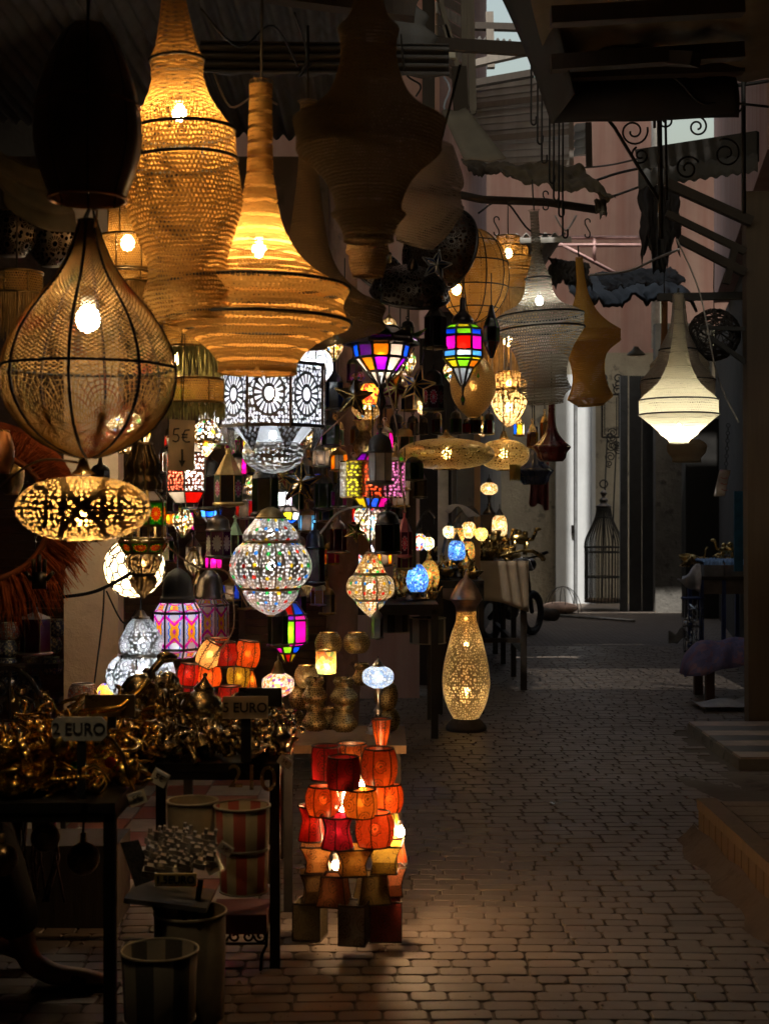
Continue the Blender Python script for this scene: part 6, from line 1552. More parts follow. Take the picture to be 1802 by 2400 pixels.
def bird():
    m = MB(); m.ball((0, 0, .03), .024, 9, 6, (1.5, .8, .9)); m.tube([(.025, 0, .04), (.04, 0, .07), (.03, 0, .10), (.045, 0, .12)], .006, 6); m.ball((.05, 0, .122), .010, 7, 5, (1.6, .7, .8))
    for k in range(5): m.tube([(-.03, 0, .035), (-.06, (k-2)*.012, .06), (-.085, (k-2)*.024, .055-.006*abs(k-2))], .005, 4, r1=.002)
    return m
def bangle():
    m = MB(); m.ring((0, 0, .006), .036, .006, 20, 6); m.ring((0, 0, .018), .035, .005, 20, 6)
    for k in range(10): m.ball((.038*math.cos(k*.628), .038*math.sin(k*.628), .012), .006, 5, 4)
    return m
def snake():
    m = MB(); pts = [Vector((.03*math.cos(i*.5)*(1+.04*i), .03*math.sin(i*.5)*(1+.04*i), .008+.004*i)) for i in range(22)]+[Vector((.02, -.05, .12)), Vector((.045, -.045, .14)), Vector((.065, -.04, .13))]
    m.tube(pts, .007, 6, r1=.006); return m
def vasel():
    m = MB(); m.lathe([(.02, 0), (.024, .006), (.012, .015), (.03, .04), (.034, .06), (.018, .085), (.012, .11), (.02, .125)], 14, .01, 2); return m
def flask():
    m = MB(); m.lathe([(.02, 0), (.038, .02), (.042, .045), (.025, .075), (.008, .095), (.006, .14), (.002, .16)], 14, .01, 2, lobes=(8, .1)); return m
FIG = {'camel': camel, 'elephant': elephant, 'lizard': lizard, 'teapot': teapot, 'bowl': bowl, 'horn': horn, 'bell': bell, 'bird': bird, 'bangle': bangle, 'snake': snake, 'vase': vasel, 'flask': flask}
GOLDY = plain((.82, .52, .12), .22, 1., .45, 30.)
PALEB = plain((.58, .47, .26), .24, 1., .5, 30.)
RN = random.Random(77)
PLACED = {}
ORD = 'first second third fourth fifth sixth seventh eighth ninth tenth eleventh twelfth thirteenth fourteenth fifteenth sixteenth seventeenth eighteenth nineteenth twentieth'.split()
def heap(kinds, n, x0, x1, y0, y1, z, mat, where, sc0=.9, sc1=1.5, pile=.06, tip=.35):
    meshes = {k: FIG[k]().mesh('brass_'+k, mat) for k in set(kinds)}; made = []
    for i in range(n):
        k = RN.choice(kinds); o = link('brass_'+k, meshes[k])
        for _ in range(12):
            x, y = RN.uniform(x0, x1), RN.uniform(y0, y1)
            if all((x-a)**2+(y-b_)**2 > .0016 for a, b_ in PLACED.setdefault(where, [])): break
        PLACED[where].append((x, y))
        o.location = (x, y, z+RN.uniform(0, 1)**2*pile); sc_ = RN.uniform(sc0, sc1); o.scale = (sc_,)*3
        o.rotation_euler = (RN.gauss(0, tip), RN.gauss(0, tip), RN.uniform(0, 6.28)); made.append((k, o))
    art = 'brass' if mat is not GOLDY else 'gold coloured'
    for k in set(kinds):
        for row, lo, hi in (('front', -1, .34), ('middle', .34, .67), ('back', .67, 2)):
            q = sorted((o for kk, o in made if kk == k and lo <= (o.location.y-y0)/(y1-y0) < hi), key=lambda o: o.location.x/o.location.y)
            for i, o in enumerate(q):
                pos = 'the only one' if len(q) == 1 else 'the left one' if len(q) == 2 and i == 0 else 'the right one' if len(q) == 2 else ORD[i]+' from the left'
                tag(o, f'small {art} {k}, {pos} in the {row} of {where}', 'trinket', f'{art} {k}s on {where}')
heap(['lizard', 'horn', 'snake', 'bowl', 'bird', 'horn', 'elephant', 'teapot', 'vase', 'flask', 'camel'], 210, -1.30, X(270, 4.36), 4.34, 5.28, TZ, GOLDY, 'the two euro table', .6, 1.15, .13, .4)
heap(['camel', 'elephant', 'teapot', 'bowl', 'bird', 'bell', 'horn', 'vase', 'camel'], 130, X(300, 5.0), X(668, 5.02), 5.0, 5.68, TZ, PALEB, 'the five euro table', .6, 1.1, .06, .18)
heap(['flask', 'vase', 'teapot', 'bowl', 'bell'], 26, X(925, 10.2), X(1018, 10.2), 10.45, 10.88, .95, BRASS, 'the blue egg lamp table', 1., 1.9, .02, .08)
heap(['teapot', 'vase', 'bowl', 'bell', 'flask'], 20, X(1030, 11.5), X(1122, 11.5), 11.25, 11.95, 1.06, BRASS, 'the arched lamp stand table', 1., 1.8, .02, .08)
heap(['camel', 'elephant', 'bowl', 'horn', 'bangle', 'bird', 'teapot', 'bell', 'vase'], 95, .46, 1.25, 12.72, 15.9, 1.155, BRASS, 'the high brass table', 1.1, 2.0, .06, .2)
# a few standing pieces that rise over the heap
for k, px_, py_, d, sc_, rz, lab, mt in (('bird', 288, 1700, 5.1, 2.6, .4, 'long necked brass bird rising above the trinkets behind the two euro sign', PALEB), ('camel', 372, 1668, 5.4, 1.8, 2., 'big brass camel standing at the back of the five euro table', PALEB), ('elephant', 330, 1660, 5.5, 2., .6, 'big brass elephant at the back of the five euro table', PALEB),
                                     ('teapot', 470, 1668, 5.5, 1.9, .5, 'brass teapot at the back of the five euro table', PALEB), ('bowl', 265, 1716, 5.0, 2.4, 0, 'broad brass bowl tipped over the gold trinkets', GOLDY), ('snake', 250, 1760, 4.8, 1.9, 1., 'gold coloured rearing snake beside the two euro post', GOLDY), ('camel', 1215, 1288, 15, 2.3, .3, 'large brass camel standing at the back of the high brass table', BRASS), ('teapot', 1130, 1310, 12.9, 2.6, .5, 'large brass teapot at the front of the high brass table', BRASS)):
    o = link('brass_'+k, FIG[k]().mesh('brass_'+k, mt)); o.scale = (sc_,)*3; o.rotation_euler = (0, .1, rz); z_ = 1.155 if d > 12 else TZ+.05
    o.location = (X(px_, d), d, z_); tag(o, lab, 'trinket')
beads = sorted([(RN.uniform(-1.25, -.85), RN.uniform(4.35, 5.0), RN.choice((0, 1))) for i in range(14)], key=lambda q: q[0]/q[1])
cnt = [0, 0]
for x, y, k in beads:
    solo(MB().ball((0, 0, 0), .018, 9, 6), 'glass_bead', plain(((.5, .02, .02), (.03, .25, .04))[k], .15), f"{('red', 'green')[k]} glass bead, {ORD[cnt[k]]} from the left among the gold trinkets", 'bead', (x, y, TZ+.07+RN.uniform(0, .05)), f"{('red', 'green')[k]} beads on the two euro table"); cnt[k] += 1

# ------------------------------------------------ price signs
GREYS = plain((.30, .30, .29), .5); TANS = plain((.66, .54, .38), .6); INK = plain((.012, .012, .016), .5); GILT = plain((.85, .66, .25), .5)
def sign(label, x0, x1, y0, y1, d, txt, plate, post=None, cut=False, size=.8, sx=1., rot=0., wgt=.0008):
    s_ = d/F; w_, h_ = (x1-x0)*s_, (y1-y0)*s_
    t = thing('price_sign', label, 'sign', P((x0+x1)/2, (y0+y1)/2, d), None, (0, rot, 0))
    c = h_*.22 if cut else 0
    pts = [(-w_/2+c, 0, -h_/2), (w_/2-c, 0, -h_/2), (w_/2, 0, -h_/2+c), (w_/2, 0, h_/2-c), (w_/2-c, 0, h_/2), (-w_/2+c, 0, h_/2), (-w_/2, 0, h_/2-c), (-w_/2, 0, -h_/2+c)] if cut else [(-w_/2, 0, -h_/2), (w_/2, 0, -h_/2), (w_/2, 0, h_/2), (-w_/2, 0, h_/2)]
    part(MB().plate(pts, .008), 'board', plate, t, False)
    if txt: text_mb(txt, h_*size, .0008, INK, t, 'lettering', (0, -.0052, -h_*.02), sx=sx, wgt=wgt)
    if post: part(MB().bar((post[0]*s_, .006, -h_/2+.01), (post[0]*s_, .006, -(post[1]-(y0+y1)/2)*s_), post[2]*s_, .012), 'post', plain((.018, .018, .02), .35), t, False)
    return t
sign('grey sign lettered 2 EURO on a black post', 123, 251, 1680, 1736, 4.36, '2 EURO', GREYS, (4, 1880, 20), True, .70, .93)
sign('tan sign lettered 5 EURO on a black post', 522, 628, 1632, 1684, 4.93, '5 EURO', TANS, (2, 1786, 24), False, .62, .95)
sign('blank dark bronze sign behind the two euro sign', 200, 317, 1628, 1680, 4.75, '', plain((.16, .11, .04), .3, .4), (4, 1800, 20))
sign('blank black sign behind the five euro sign', 560, 661, 1612, 1656, 5.3, '', plain((.02, .022, .02), .3), (10, 1740, 18))
sign('gilt sign lettered 1,5EURO on the tray of white miniatures', 363, 461, 2047, 2076, 4.2, '1,5EURO', GILT, None, False, .85, .98)
PLASTIC = plain((.55, .52, .46), .2)
def tape_tag(label, cx, cyy, w_, h_, d, rot, txt='5€'):
    s_ = d/F; t = thing('price_tag', label, 'price tag', P(cx, cyy, d), None, (.15, rot, 0))
    part(MB().plate([(-w_/2*s_, 0, -h_/2*s_), (w_/2*s_, 0, -h_/2*s_), (w_/2*s_, .01, h_/2*s_), (-w_/2*s_, .01, h_/2*s_)], .002), 'card', plain((.62, .55, .44), .22), t, False)
    text_mb(txt, h_*.62*s_, .0004, INK, t, 'lettering', (0, -.0022+.004, 0))
    part(MB().box((0, -.001, h_*.42*s_), (w_*.8*s_, .004, h_*.2*s_)), 'clear_tape', plain((.8, .8, .8), .1), t, False)
tape_tag('small taped price tag sloping off the corner of the two euro table', 374, 1824, 40, 34, 4.55, .5)
tape_tag('small taped price tag below the sloping one', 322, 1872, 42, 32, 4.35, -.35)
tape_tag('taped price tag at the right of the white miniatures', 528, 1990, 36, 24, 4.5, .6)
tape_tag('taped price tag on a stick right of the gilt sign', 500, 2030, 38, 34, 4.42, -.5)
tape_tag('taped price tag hanging at the right corner of the five euro table', 668, 1786, 34, 22, 4.97, .6, '5€')
# hanging 5 euro card with arrow
s_ = 5.0/F; t = thing('price_card', 'hanging brown card hand lettered 5€ with an arrow down', 'sign', P(426, 1045, 5.0), None, (0, .03, 0))
part(MB().plate([(-31*s_, 0, -59*s_), (31*s_, 0, -57*s_), (30*s_, 0, 60*s_), (-30*s_, 0, 62*s_)], .003), 'card', plain((.50, .40, .27), .8, 0, .2, 14.), t, False)
def stroke(pts, r=1.7): part(MB().tube([(x*s_, -.003, z*s_) for x, z in pts], r*s_, 5), 'lettering', INK, t)
stroke([(-6, 40), (-18, 39), (-19, 26), (-10, 26), (-6, 20), (-8, 12), (-14, 9), (-21, 12)])
stroke([(19, 38), (8, 37), (3, 26), (4, 14), (10, 9), (20, 10)]); stroke([(0, 27), (14, 27)]); stroke([(0, 20), (13, 20)])
stroke([(2, -8), (3, -28), (3, -40)], 2.8); part(MB().plate([(3*s_, -.004, -50*s_), (11*s_, -.004, -34*s_), (-5*s_, -.004, -34*s_)], .004), 'arrow_head', INK, t, False)
cord(t, 60*s_, .42, .0015)
# brass house numbers hanging below the five euro table
for ch, cx, cyy, h_, lab in (('2', 552, 1822, 56, 'brass numeral two, leftmost of those hanging under the five euro table'), ('1', 590, 1825, 64, 'brass numeral one, middle of those hanging under the five euro table'), ('0', 629, 1828, 64, 'brass numeral nought, rightmost of those hanging under the five euro table')):
    o = text_mb(ch, h_*1.35*4.97/F, .004, PALEB, None, 'brass_numeral', P(cx, cyy, 4.95)); tag(o, lab, 'numeral')

# ------------------------------------------------ lampshade drums and baskets
def striped(c1, c2, k):
    key = ('striped', c1, c2, k)
    if key in CACHE: return CACHE[key]
    b = NB('striped_fabric'); vec, u, v = b.uv()
    f = b.m_('GREATER_THAN', b.m_('FRACT', b.m_('MULTIPLY', u, k)), .5)
    c = b.mixc(f, c1, c2); c = b.mixc(b.m_('MULTIPLY', b.noise(vec, 4., 4), .4), c, tuple(x*.5 for x in c2))
    CACHE[key] = b.done(pr(b, c, .75)); return CACHE[key]
def drum(label, cx, y0, y1, w_, d, mat, taper=.95, name='drum_lampshade', rot=(0, 0, 0)):
    s_ = d/F; h_ = (y1-y0)*s_; r = w_/2*s_; t = thing(name, label, 'lampshade', P(cx, y1, d), None, rot)
    part(MB().lathe([(r*taper, 0), (r, h_), (r-.004, h_), (r*taper-.004, .01)], 40, 2*PI*r/20, 1), 'shade', mat, t)
    for z, q in ((0, taper), (h_, 1)): part(MB().ring((0, 0, z), r*q, .0045, 40, 5), 'rim', plain((.42, .38, .30), .7), t)
    return t
RC = striped((.34, .03, .02), (.42, .35, .22), .35)
drum('red and cream striped lampshade drum under the five euro table', 568, 1888, 1985, 130, 4.75, RC)
drum('second red and cream striped drum below the first', 572, 1988, 2086, 116, 4.8, RC)
drum('plain beige lampshade drum left of the striped ones', 452, 1876, 1990, 118, 4.8, plain((.26, .21, .135), .8))
drum('black and cream striped lampshade drum standing in front at the bottom left', 375, 2226, 2385, 178, 4.25, striped((.012, .012, .012), (.22, .19, .145), .3), .92)
drum('tall beige lampshade drum behind the black striped one', 446, 2136, 2395, 168, 4.5, plain((.17, .14, .10), .8), .95)
drum('black and white striped drum hanging under the blue egg table', 1002, 1448, 1506, 84, 10.2, striped((.02, .02, .02), (.36, .33, .28), .3), 1.)
drum('narrow striped drum under the blue egg table', 925, 1420, 1480, 70, 10.4, striped((.02, .02, .02), (.2, .18, .16), .3), 1.)
t = thing('iron_stand', 'small iron stand with scrolls and a dark red seat under the striped drums', 'stand', (X(566, 4.95), 4.95, 0)); s_ = 4.95/F
part(MB().box((0, 0, (2230-2100)*s_+.0), (130*s_, .2, 45*s_)), 'seat', plain((.10, .018, .014), .7), t, False)
f = MB()
for sx in (-1, 1): f.tube([(sx*62*s_, 0, 110*s_), (sx*58*s_, 0, 60*s_), (sx*48*s_, 0, 40*s_), (sx*44*s_, 0, -8*s_)], .006, 5)
for z in (100, 66): f.tube([(-62*s_, 0, z*s_), (62*s_, 0, z*s_)], .005, 5)
part(f, 'frame', IRON, t)
def spiral(c, r, turns=1.6, dirn=1, a0=0., n=30, axis='y'):
    c = Vector(c); return [c+Vector((math.cos(a0+dirn*turns*2*PI*i/n)*r*(1-.78*i/n), 0, math.sin(a0+dirn*turns*2*PI*i/n)*r*(1-.78*i/n))) for i in range(n+1)]
for k in range(4): part(MB().tube(spiral((-45*s_+k*30*s_, 0, 83*s_), 15*s_, 1.3, 1 if k % 2 else -1, k), .0045, 5), 'scroll', IRON, t)

# tray of white miniatures with plastic film
t = thing('display_tray', 'folding tray of miniatures standing before the striped drums', 'tray', P(400, 2100, 4.5)); s_ = 4.5/F
part(MB().box((0, 0, 0), (190*s_, .22, .015), Matrix.Rotation(.12, 3, 'Y')), 'board', plain((.12, .12, .13), .6), t, False)
for sx in (-.06, .02): part(MB().bar((sx, 0, 0), (sx+.09, .05, -.32), .014), 'leg', IRON, t, False)
part(MB().bar((.10, -.03, .06), (.03, -.05, -.42), .016), 'stick', BLACK, t, False)
WM = plain((.34, .30, .27), .6)
def mini():
    m = MB(); m.box((0, 0, .012), (.05, .028, .024)); m.box((0, 0, .034), (.036, .02, .02)); m.box((-.016, 0, .05), (.01, .012, .022)); m.box((.016, 0, .05), (.01, .012, .022)); m.box((0, -.013, .008), (.012, .006, .016)); return m
me = mini().mesh('plaster_house', WM, False)
for i in range(26):
    o = link('plaster_house', me); u, v = (i % 7)/6, (i//7)/3
    o.location = P(352+u*135+RN.uniform(-6, 6), 2052-v*72-u*24, 4.38+v*.16); o.rotation_euler = (.25+RN.gauss(0, .1), .2+RN.gauss(0, .1), RN.gauss(0, .3)); o.scale = (RN.uniform(.75, .95),)*3
    tag(o, f"little white plaster house, {ORD[i % 7]} from the left in the {('front', 'second', 'third', 'back')[i//7]} row on the folding tray", 'miniature', 'white miniatures on the folding tray')
m = MB(); m.grid(lambda u, v: P(345+u*185+10*math.sin(v*5), 2058-v*100-u*10, 4.36+v*.14)+Vector((0, -.02, .025+.012*math.sin(u*11+v*4))), 16, 10)
b = NB('clear_film'); b.done(b.mixs(.05, b.new('BsdfTransparent'), b.new('BsdfGlossy', {0: (.9, .9, .9), 'Roughness': .2})))
solo(m, 'plastic_film', b.m, 'clear plastic film over the white miniatures', 'plastic film')
m = MB(); m.plate([P(283, 1975, 4.42), P(318, 2078, 4.4), P(362, 2062, 4.42), P(325, 1968, 4.44)], .01)
solo(m, 'patterned_box', mosaic(((.10, .11, .14), (.06, .07, .10), (.14, .15, .18)), 30., .1), 'dark blue patterned flat box leaning by the miniatures', 'box', smooth=False)
solo(MB().box((0, 0, 0), (.05, .05, .10)), 'lampshade_scrap', plain((.5, .16, .03), .6), 'little orange scrap between the tray and the beige drum', 'cloth', P(450, 2108, 4.7), rot=(0, .4, 0), smooth=False)  # small tilted block in plain orange

# below the first table: hanging ball lamps, lamp foot, box
for cx, cyy, r, d, lab in ((107, 1962, 34, 4.35, 'bronze ball lamp hanging under the edge of the two euro table'), (196, 2012, 38, 4.5, 'lower bronze ball lamp hanging under the two euro table'), (4, 2015, 38, 4.3, 'bronze ball lamp cut by the left edge under the two euro table')):
    s_ = d/F; t = thing('ball_lamp', lab, 'lamp', P(cx, cyy+r, d))
    part(MB().lathe([(max(.002, r*math.sin(PI*i/12)*s_), (r-r*math.cos(PI*i/12))*s_) for i in range(12)], 28, .01, 2), 'ball', plain((.16, .10, .05), .3, 1., .5, 18.), t)
    f = MB(); [f.ring((0, 0, (r*2-2-k*4)*s_), (12+k*5)*s_, .003, 24, 4) for k in range(3)]; f.tube([(0, 0, 2*r*s_), (0, 0, 2*r*s_+.03)], .01, 6); part(f, 'collar', OLDBRASS, t)
    part(MB().tube([(0, 0, 2*r*s_+.03), (0, .01, .69-P(cx, cyy+r, d).z)], .003, 4), 'cord', BLACK, t)
mosaic_lamp('silver lamp foot with a red and yellow glass shade under the two euro table', 186, 1935, 1945, 2000, 34, 2090, 6.2, mosaic(((.8, .05, .02), (.9, .6, .05), (.1, .4, .05), (.8, .3, .02)), 1., .05), 1.6, (1, .75, .4), metal=SILVER, baser=40)
solo(MB().box((0, 0, .16), (.42, .3, .32)), 'wooden_box', WOOD_D, 'dark wooden box on the floor below the two euro table', 'box', (X(165, 5.6), 5.6, 0), smooth=False)
m = MB()
for k in range(26):
    x0 = RN.uniform(-.09, .09); m.tube([(x0, RN.uniform(-.03, .03), .30), (x0+RN.uniform(-.02, .02), RN.uniform(-.03, .03), .15), (x0+RN.uniform(-.05, .05), RN.uniform(-.03, .03), 0)], .005, 5)
solo(m, 'bead_strings', plain((.06, .025, .015), .3), 'dark bunch of bead strings hanging under the two euro table', 'beads', P(70, 2110, 5.0))

# iron chair back at the left
t = thing('iron_chair', 'black wrought iron chair with scrolls at the left edge', 'chair', (X(18, 6.6), 6.6, 0)); s_ = 6.6/F; zb = Zp(1720, 6.6)
f = MB(); f.tube([(94*s_*math.cos(PI*i/20), 0, zb+155*s_*math.sin(PI*i/20)) for i in range(21)], .012, 7); part(f, 'back_arch', IRON, t)
part(MB().tube([(-94*s_, 0, zb+32*s_), (94*s_, 0, zb+32*s_)], .009, 6), 'back_rail', IRON, t); part(MB().tube([(5*s_, 0, zb+32*s_), (5*s_, 0, zb+154*s_)], .008, 6), 'back_bar', IRON, t)
for cx, cz, r, dr, a in ((36, 105, 26, 1, 0), (44, 62, 24, -1, 2), (-22, 105, 26, -1, 3), (-26, 62, 24, 1, 1), (60, 40, 14, 1, 4)): part(MB().tube(spiral((cx*s_, 0, zb+cz*s_), r*s_, 1.5, dr, a), .006, 5), 'scroll', IRON, t)
part(MB().box((0, .2, zb-.02), (.36, .40, .03)), 'seat', WOOD_D, t, False)
for sx in (-1, 1):
    for yy in (.02, .38): part(MB().bar((sx*.165, yy, zb-.02), (sx*.175, yy, 0), .022), 'leg', IRON, t, False)

# ------------------------------------------------ the seated person at the left edge
def skinned(name, nodes, edges, mat, parent, sub=2, root=0):
    me = bpy.data.meshes.new(name); me.from_pydata([n_[:3] for n_ in nodes], edges, []); o = link(name, me); a = o.modifiers.new('skin', 'SKIN')
    for i, n_ in enumerate(nodes):
        r = n_[3]; r = r if isinstance(r, tuple) else (r, r); me.skin_vertices[0].data[i].radius = r; me.skin_vertices[0].data[i].use_root = (i == root)
    a.use_smooth_shade = True; b_ = o.modifiers.new('sub', 'SUBSURF'); b_.levels = sub; b_.render_levels = sub
    me2 = bpy.data.meshes.new_from_object(o.evaluated_get(bpy.context.evaluated_depsgraph_get())); o.modifiers.clear(); o.data = me2; bpy.data.meshes.remove(me)
    me2.materials.clear(); me2.materials.append(mat); o.parent = parent; return o
px0 = X(75, 4.75)-.0
t = thing('person', 'seated person in black trousers with one sandalled foot reaching into view', 'person', (px0-.55, 4.8, 0))
SKIN = plain((.34, .18, .11), .5, 0, .15)
nodes = [(0, 0, .50, .14), (0, 0, .72, .13), (0, 0, .96, (.17, .11)), (0, 0, 1.06, .06), (.02, 0, 1.14, .052), (.03, 0, 1.23, .085), (.04, 0, 1.31, .075),
         (.42, -.06, .53, .075), (.54, -.05, .10, .042), (.62, -.05, .055, .038), (.78, -.05, .04, .030), (.38, .16, .52, .075), (.36, .18, .10, .042), (.52, .18, .04, .03),
         (.02, -.20, .98, .06), (.10, -.26, .72, .042), (.30, -.14, .60, .03), (.02, .20, .98, .06), (.10, .26, .72, .042), (.30, .14, .60, .03),
         (.10, -.09, .50, .10), (.10, .10, .50, .10)]
edges = [(0, 1), (1, 2), (2, 3), (3, 4), (4, 5), (5, 6), (0, 20), (20, 7), (7, 8), (8, 9), (9, 10), (0, 21), (21, 11), (11, 12), (12, 13), (2, 14), (14, 15), (15, 16), (2, 17), (17, 18), (18, 19)]
for k in range(5):   # toes
    nodes.append((.83-.012*k*k*.35, -.075+.014*k+(0 if k else -.003), .030, .014 if k == 0 else .009)); edges.append((10, len(nodes)-1))
skinned('body', nodes, edges, SKIN, t)
tr = [(0, 0, .50, .155), (0, 0, .66, .145), (.10, -.09, .50, .12), (.42, -.06, .53, .095), (.48, -.055, .30, .085), (.525, -.05, .17, .085), (.10, .10, .50, .12), (.38, .16, .52, .095), (.37, .17, .30, .085), (.36, .18, .16, .085)]
skinned('trousers', tr, [(0, 1), (0, 2), (2, 3), (3, 4), (4, 5), (0, 6), (6, 7), (7, 8), (8, 9)], plain((.012, .012, .014), .9), t)
sh = [(0, 0, .62, .16), (0, 0, .84, (.19, .14)), (0, 0, .98, (.19, .125)), (.02, -.21, .98, .075), (.09, -.26, .76, .06), (.02, .21, .98, .075), (.09, .26, .76, .06)]
skinned('shirt', sh, [(0, 1), (1, 2), (2, 3), (3, 4), (2, 5), (5, 6)], plain((.03, .03, .035), .9), t)
m = MB(); m.ball((.02, 0, 1.30), .105, 12, 8, (1., .92, .95)); part(m, 'hair', BLACK, t)
m = MB(); m.box((.70, -.05, .008), (.28, .085, .018)); part(m, 'sandal_sole', plain((.03, .022, .018), .8), t, False)
m = MB(); m.grid(lambda u, v: (.69+.05*v, -.05+.05*math.cos(PI*u), .012+.062*math.sin(PI*u)-.012*v), 10, 3, thick=.003); part(m, 'sandal_strap', BLACK, t)
solo(MB().lathe([(.17, 0), (.165, .02), (.13, .03), (.12, .30), (.16, .33), (.17, .36), (.001, .37)], 20, .02, 1), 'stool', WOOD_D, 'dark round stool under the seated person', 'stool', (px0-.56, 4.8, 0))

# ------------------------------------------------ right side goods
t = thing('market_table', 'blue legged table with blue fleece blocks under the hanging card', 'table', (X(1690, 16.4), 16.5, 0)); s_ = 16.5/F; zt = Zp(1348, 16.5)
BLUE = plain((.035, .06, .20), .5); FLE = plain((.26, .42, .70), .95, 0, .4, 60.)
part(MB().box((0, 0, zt-.02), (.62, .7, .04)), 'top', WOOD_D, t, False)
part(MB().box((0, -.32, zt-.12), (.60, .02, .16)), 'apron', plain((.14, .11, .09), .8), t, False)
for sx, sy in ((-1, -1), (-.1, -1), (1, -1), (-1, 1), (1, 1)): part(MB().bar((sx*.28, sy*.31, zt-.04), (sx*.28, sy*.31, -.01), .045), 'leg', BLUE, t, False)
for i, (xa, xb) in enumerate(((1642, 1688), (1692, 1738))):
    m = MB(); w_ = (xb-xa)*s_; m.box((0, 0, .065), (w_, .5, .13)); b0 = solo(m, 'fleece_block', plain((.20, .19, .19), .9), ('left grey block with a blue fleece top on the blue legged table', 'right grey block with a blue fleece top on the blue legged table')[i], 'block', (X((xa+xb)/2, 16.3), 16.4, zt), smooth=False)
    m = MB(); m.grid(lambda u, v: ((u-.5)*w_, (v-.5)*.5, .175-.05*(max(0, .12-v)/.12)+.022*math.sin(u*31)*math.sin(v*27)+.01*math.sin(u*57+v*40)), 24, 16); part(m, 'fleece_top', FLE, b0)
heap(['bowl', 'bangle', 'horn', 'bird', 'lizard'], 16, X(1612, 16.6), X(1735, 16.6), 16.62, 16.85, zt+.10, BRASS, 'the blue legged table', 1.1, 1.8, .05, .3)
o = link('brass_camel', FIG['camel']().mesh('brass_camel', BRASS)); o.location = (X(1706, 16.6), 16.62, zt+.14); o.scale = (2.1,)*3; o.rotation_euler = (0, 0, 2.6); tag(o, 'brass camel standing on the blue legged table', 'trinket')
m = MB(); m.grid(lambda u, v: P(1599+42*u-12*v*(1-u), 1352-34*u+(62*u+8)*v*1.05+4*math.sin(u*7+v*5), 16.1)+Vector((0, -.06*math.sin(v*PI)-.05*math.sin(u*6), 0)), 12, 10, thick=.01)
solo(m, 'white_bag', plain((.60, .60, .66), .7), 'white plastic bag hanging at the corner of the blue legged table', 'bag')
t = thing('wire_basket', 'tall wire basket full of shiny scraps below the white bag', 'basket', (X(1622, 16.2), 16.2, 0))
f = MB()
for k in range(14): f.tube([(.10*math.cos(k*.449), .10*math.sin(k*.449), .0), (.12*math.cos(k*.449), .12*math.sin(k*.449), .62)], .004, 4)
part(f, 'wire', plain((.4, .4, .42), .3, 1.), t); part(MB().ring((0, 0, .62), .125, .012, 24, 5), 'rim', BLUE, t); part(MB().ring((0, 0, .3), .11, .006, 24, 5), 'hoop', IRON, t); part(MB().ring((0, 0, .01), .10, .006, 24, 5), 'hoop', IRON, t)
m = MB()
for k in range(40):
    p0 = Vector((RN.uniform(-.08, .08), RN.uniform(-.08, .08), RN.uniform(.0, .5))); m.tube([p0, p0+Vector((RN.uniform(-.06, .06), RN.uniform(-.06, .06), RN.uniform(-.04, .08))), p0+Vector((RN.uniform(-.08, .08), RN.uniform(-.08, .08), RN.uniform(-.04, .08)))], .006, 4)
part(m, 'scraps', plain((.75, .74, .72), .2, 1.), t, kind='stuff')
b = NB('rug'); vec, u, v = b.uv()
vo = b.new('TexVoronoi', {'Vector': vec, 'Scale': 1.6}, distance='CHEBYCHEV'); nz = b.noise(vec, 6., 4)
c = b.ramp(b.new('SeparateColor', {0: vo.outputs['Color']}).outputs[0], [(0, (.06, .09, .24)), (.3, (.22, .10, .16)), (.5, (.12, .14, .32)), (.75, (.28, .16, .2)), (.9, (.10, .08, .2))], 'CONSTANT')
c = b.mixc(nz, c, (.16, .12, .22)); RUG = b.done(pr(b, c, .95, 0, b.bump(nz, .6, .01)))
t = thing('bench', 'low wooden bench under the blue patterned rug', 'bench', (X(1722, 12.2), 12.2, 0))
part(MB().box((0, 0, .36), (.62, .62, .08)), 'seat', WOOD_D, t, False)
for sx in (-1, 1):
    for sy in (-1, 1): part(MB().bar((sx*.24-.03, sy*.22, .33), (sx*.24-.03, sy*.22, -.01), .07), 'leg', wood((.07, .03, .02)), t, False)
def rugf(u, v):
    q = min(1, u/.3); rr = .155*math.sqrt(max(.02, 1-(1-q)**2)); x = X(1618, 11.9)+u*.50; a = PI*(1.05*v-.08)
    zc = Zp(1592, 11.9)+.035*u; sag = 1-.30*u
    return (x+.015*math.sin(v*9+u*4)-.03*math.sin(PI*v)*(1-q), 12.05+rr*1.7*math.cos(a)+.012*math.sin(u*17+v*3), zc+rr*1.75*sag*max(-.12, math.sin(a))+.10*u+.008*math.sin(u*13+v*8))
m = MB(); m.grid(rugf, 26, 18, 9, 11, thick=.018)
solo(m, 'rug', RUG, 'blue and mauve patterned rug draped over the low bench', 'rug')
solo(MB().grid(lambda u, v: (1.9+u*.9*1.0+.62, 11.3+v*.5, .05+.05*math.sin(u*7)*math.sin(v*5)), 14, 8), 'crumpled_paper', plain((.33, .33, .36), .7), 'crumpled grey sheet on the ground under the bench', 'paper')
s_ = 14/F; o = solo(MB().box((0, 0, 0), (20*s_, .03, 188*s_)), 'blue_panel', plain((.02, .12, .22), .5), 'upright narrow blue panel beside the dark right door frame', 'panel', P(1729, 1245, 14), smooth=False)
t = thing('paper_card', 'white handwritten card hanging from a chain on the right', 'card', P(1692, 1132, 13)); s_ = 13/F
part(MB().grid(lambda u, v: ((u-.5)*26*s_+(.5-v)*-14*s_, .02*math.sin(v*3), (v-.5)*62*s_), 6, 6, thick=.003), 'card', plain((.52, .48, .46), .7), t)
f = MB()
for k in range(12): f.ring((8*s_+k*.5*s_, 0, (36+k*9)*s_), 4.5*s_, .003, 10, 4, 'y' if k % 2 else 'x')
part(f, 'chain', IRON, t)
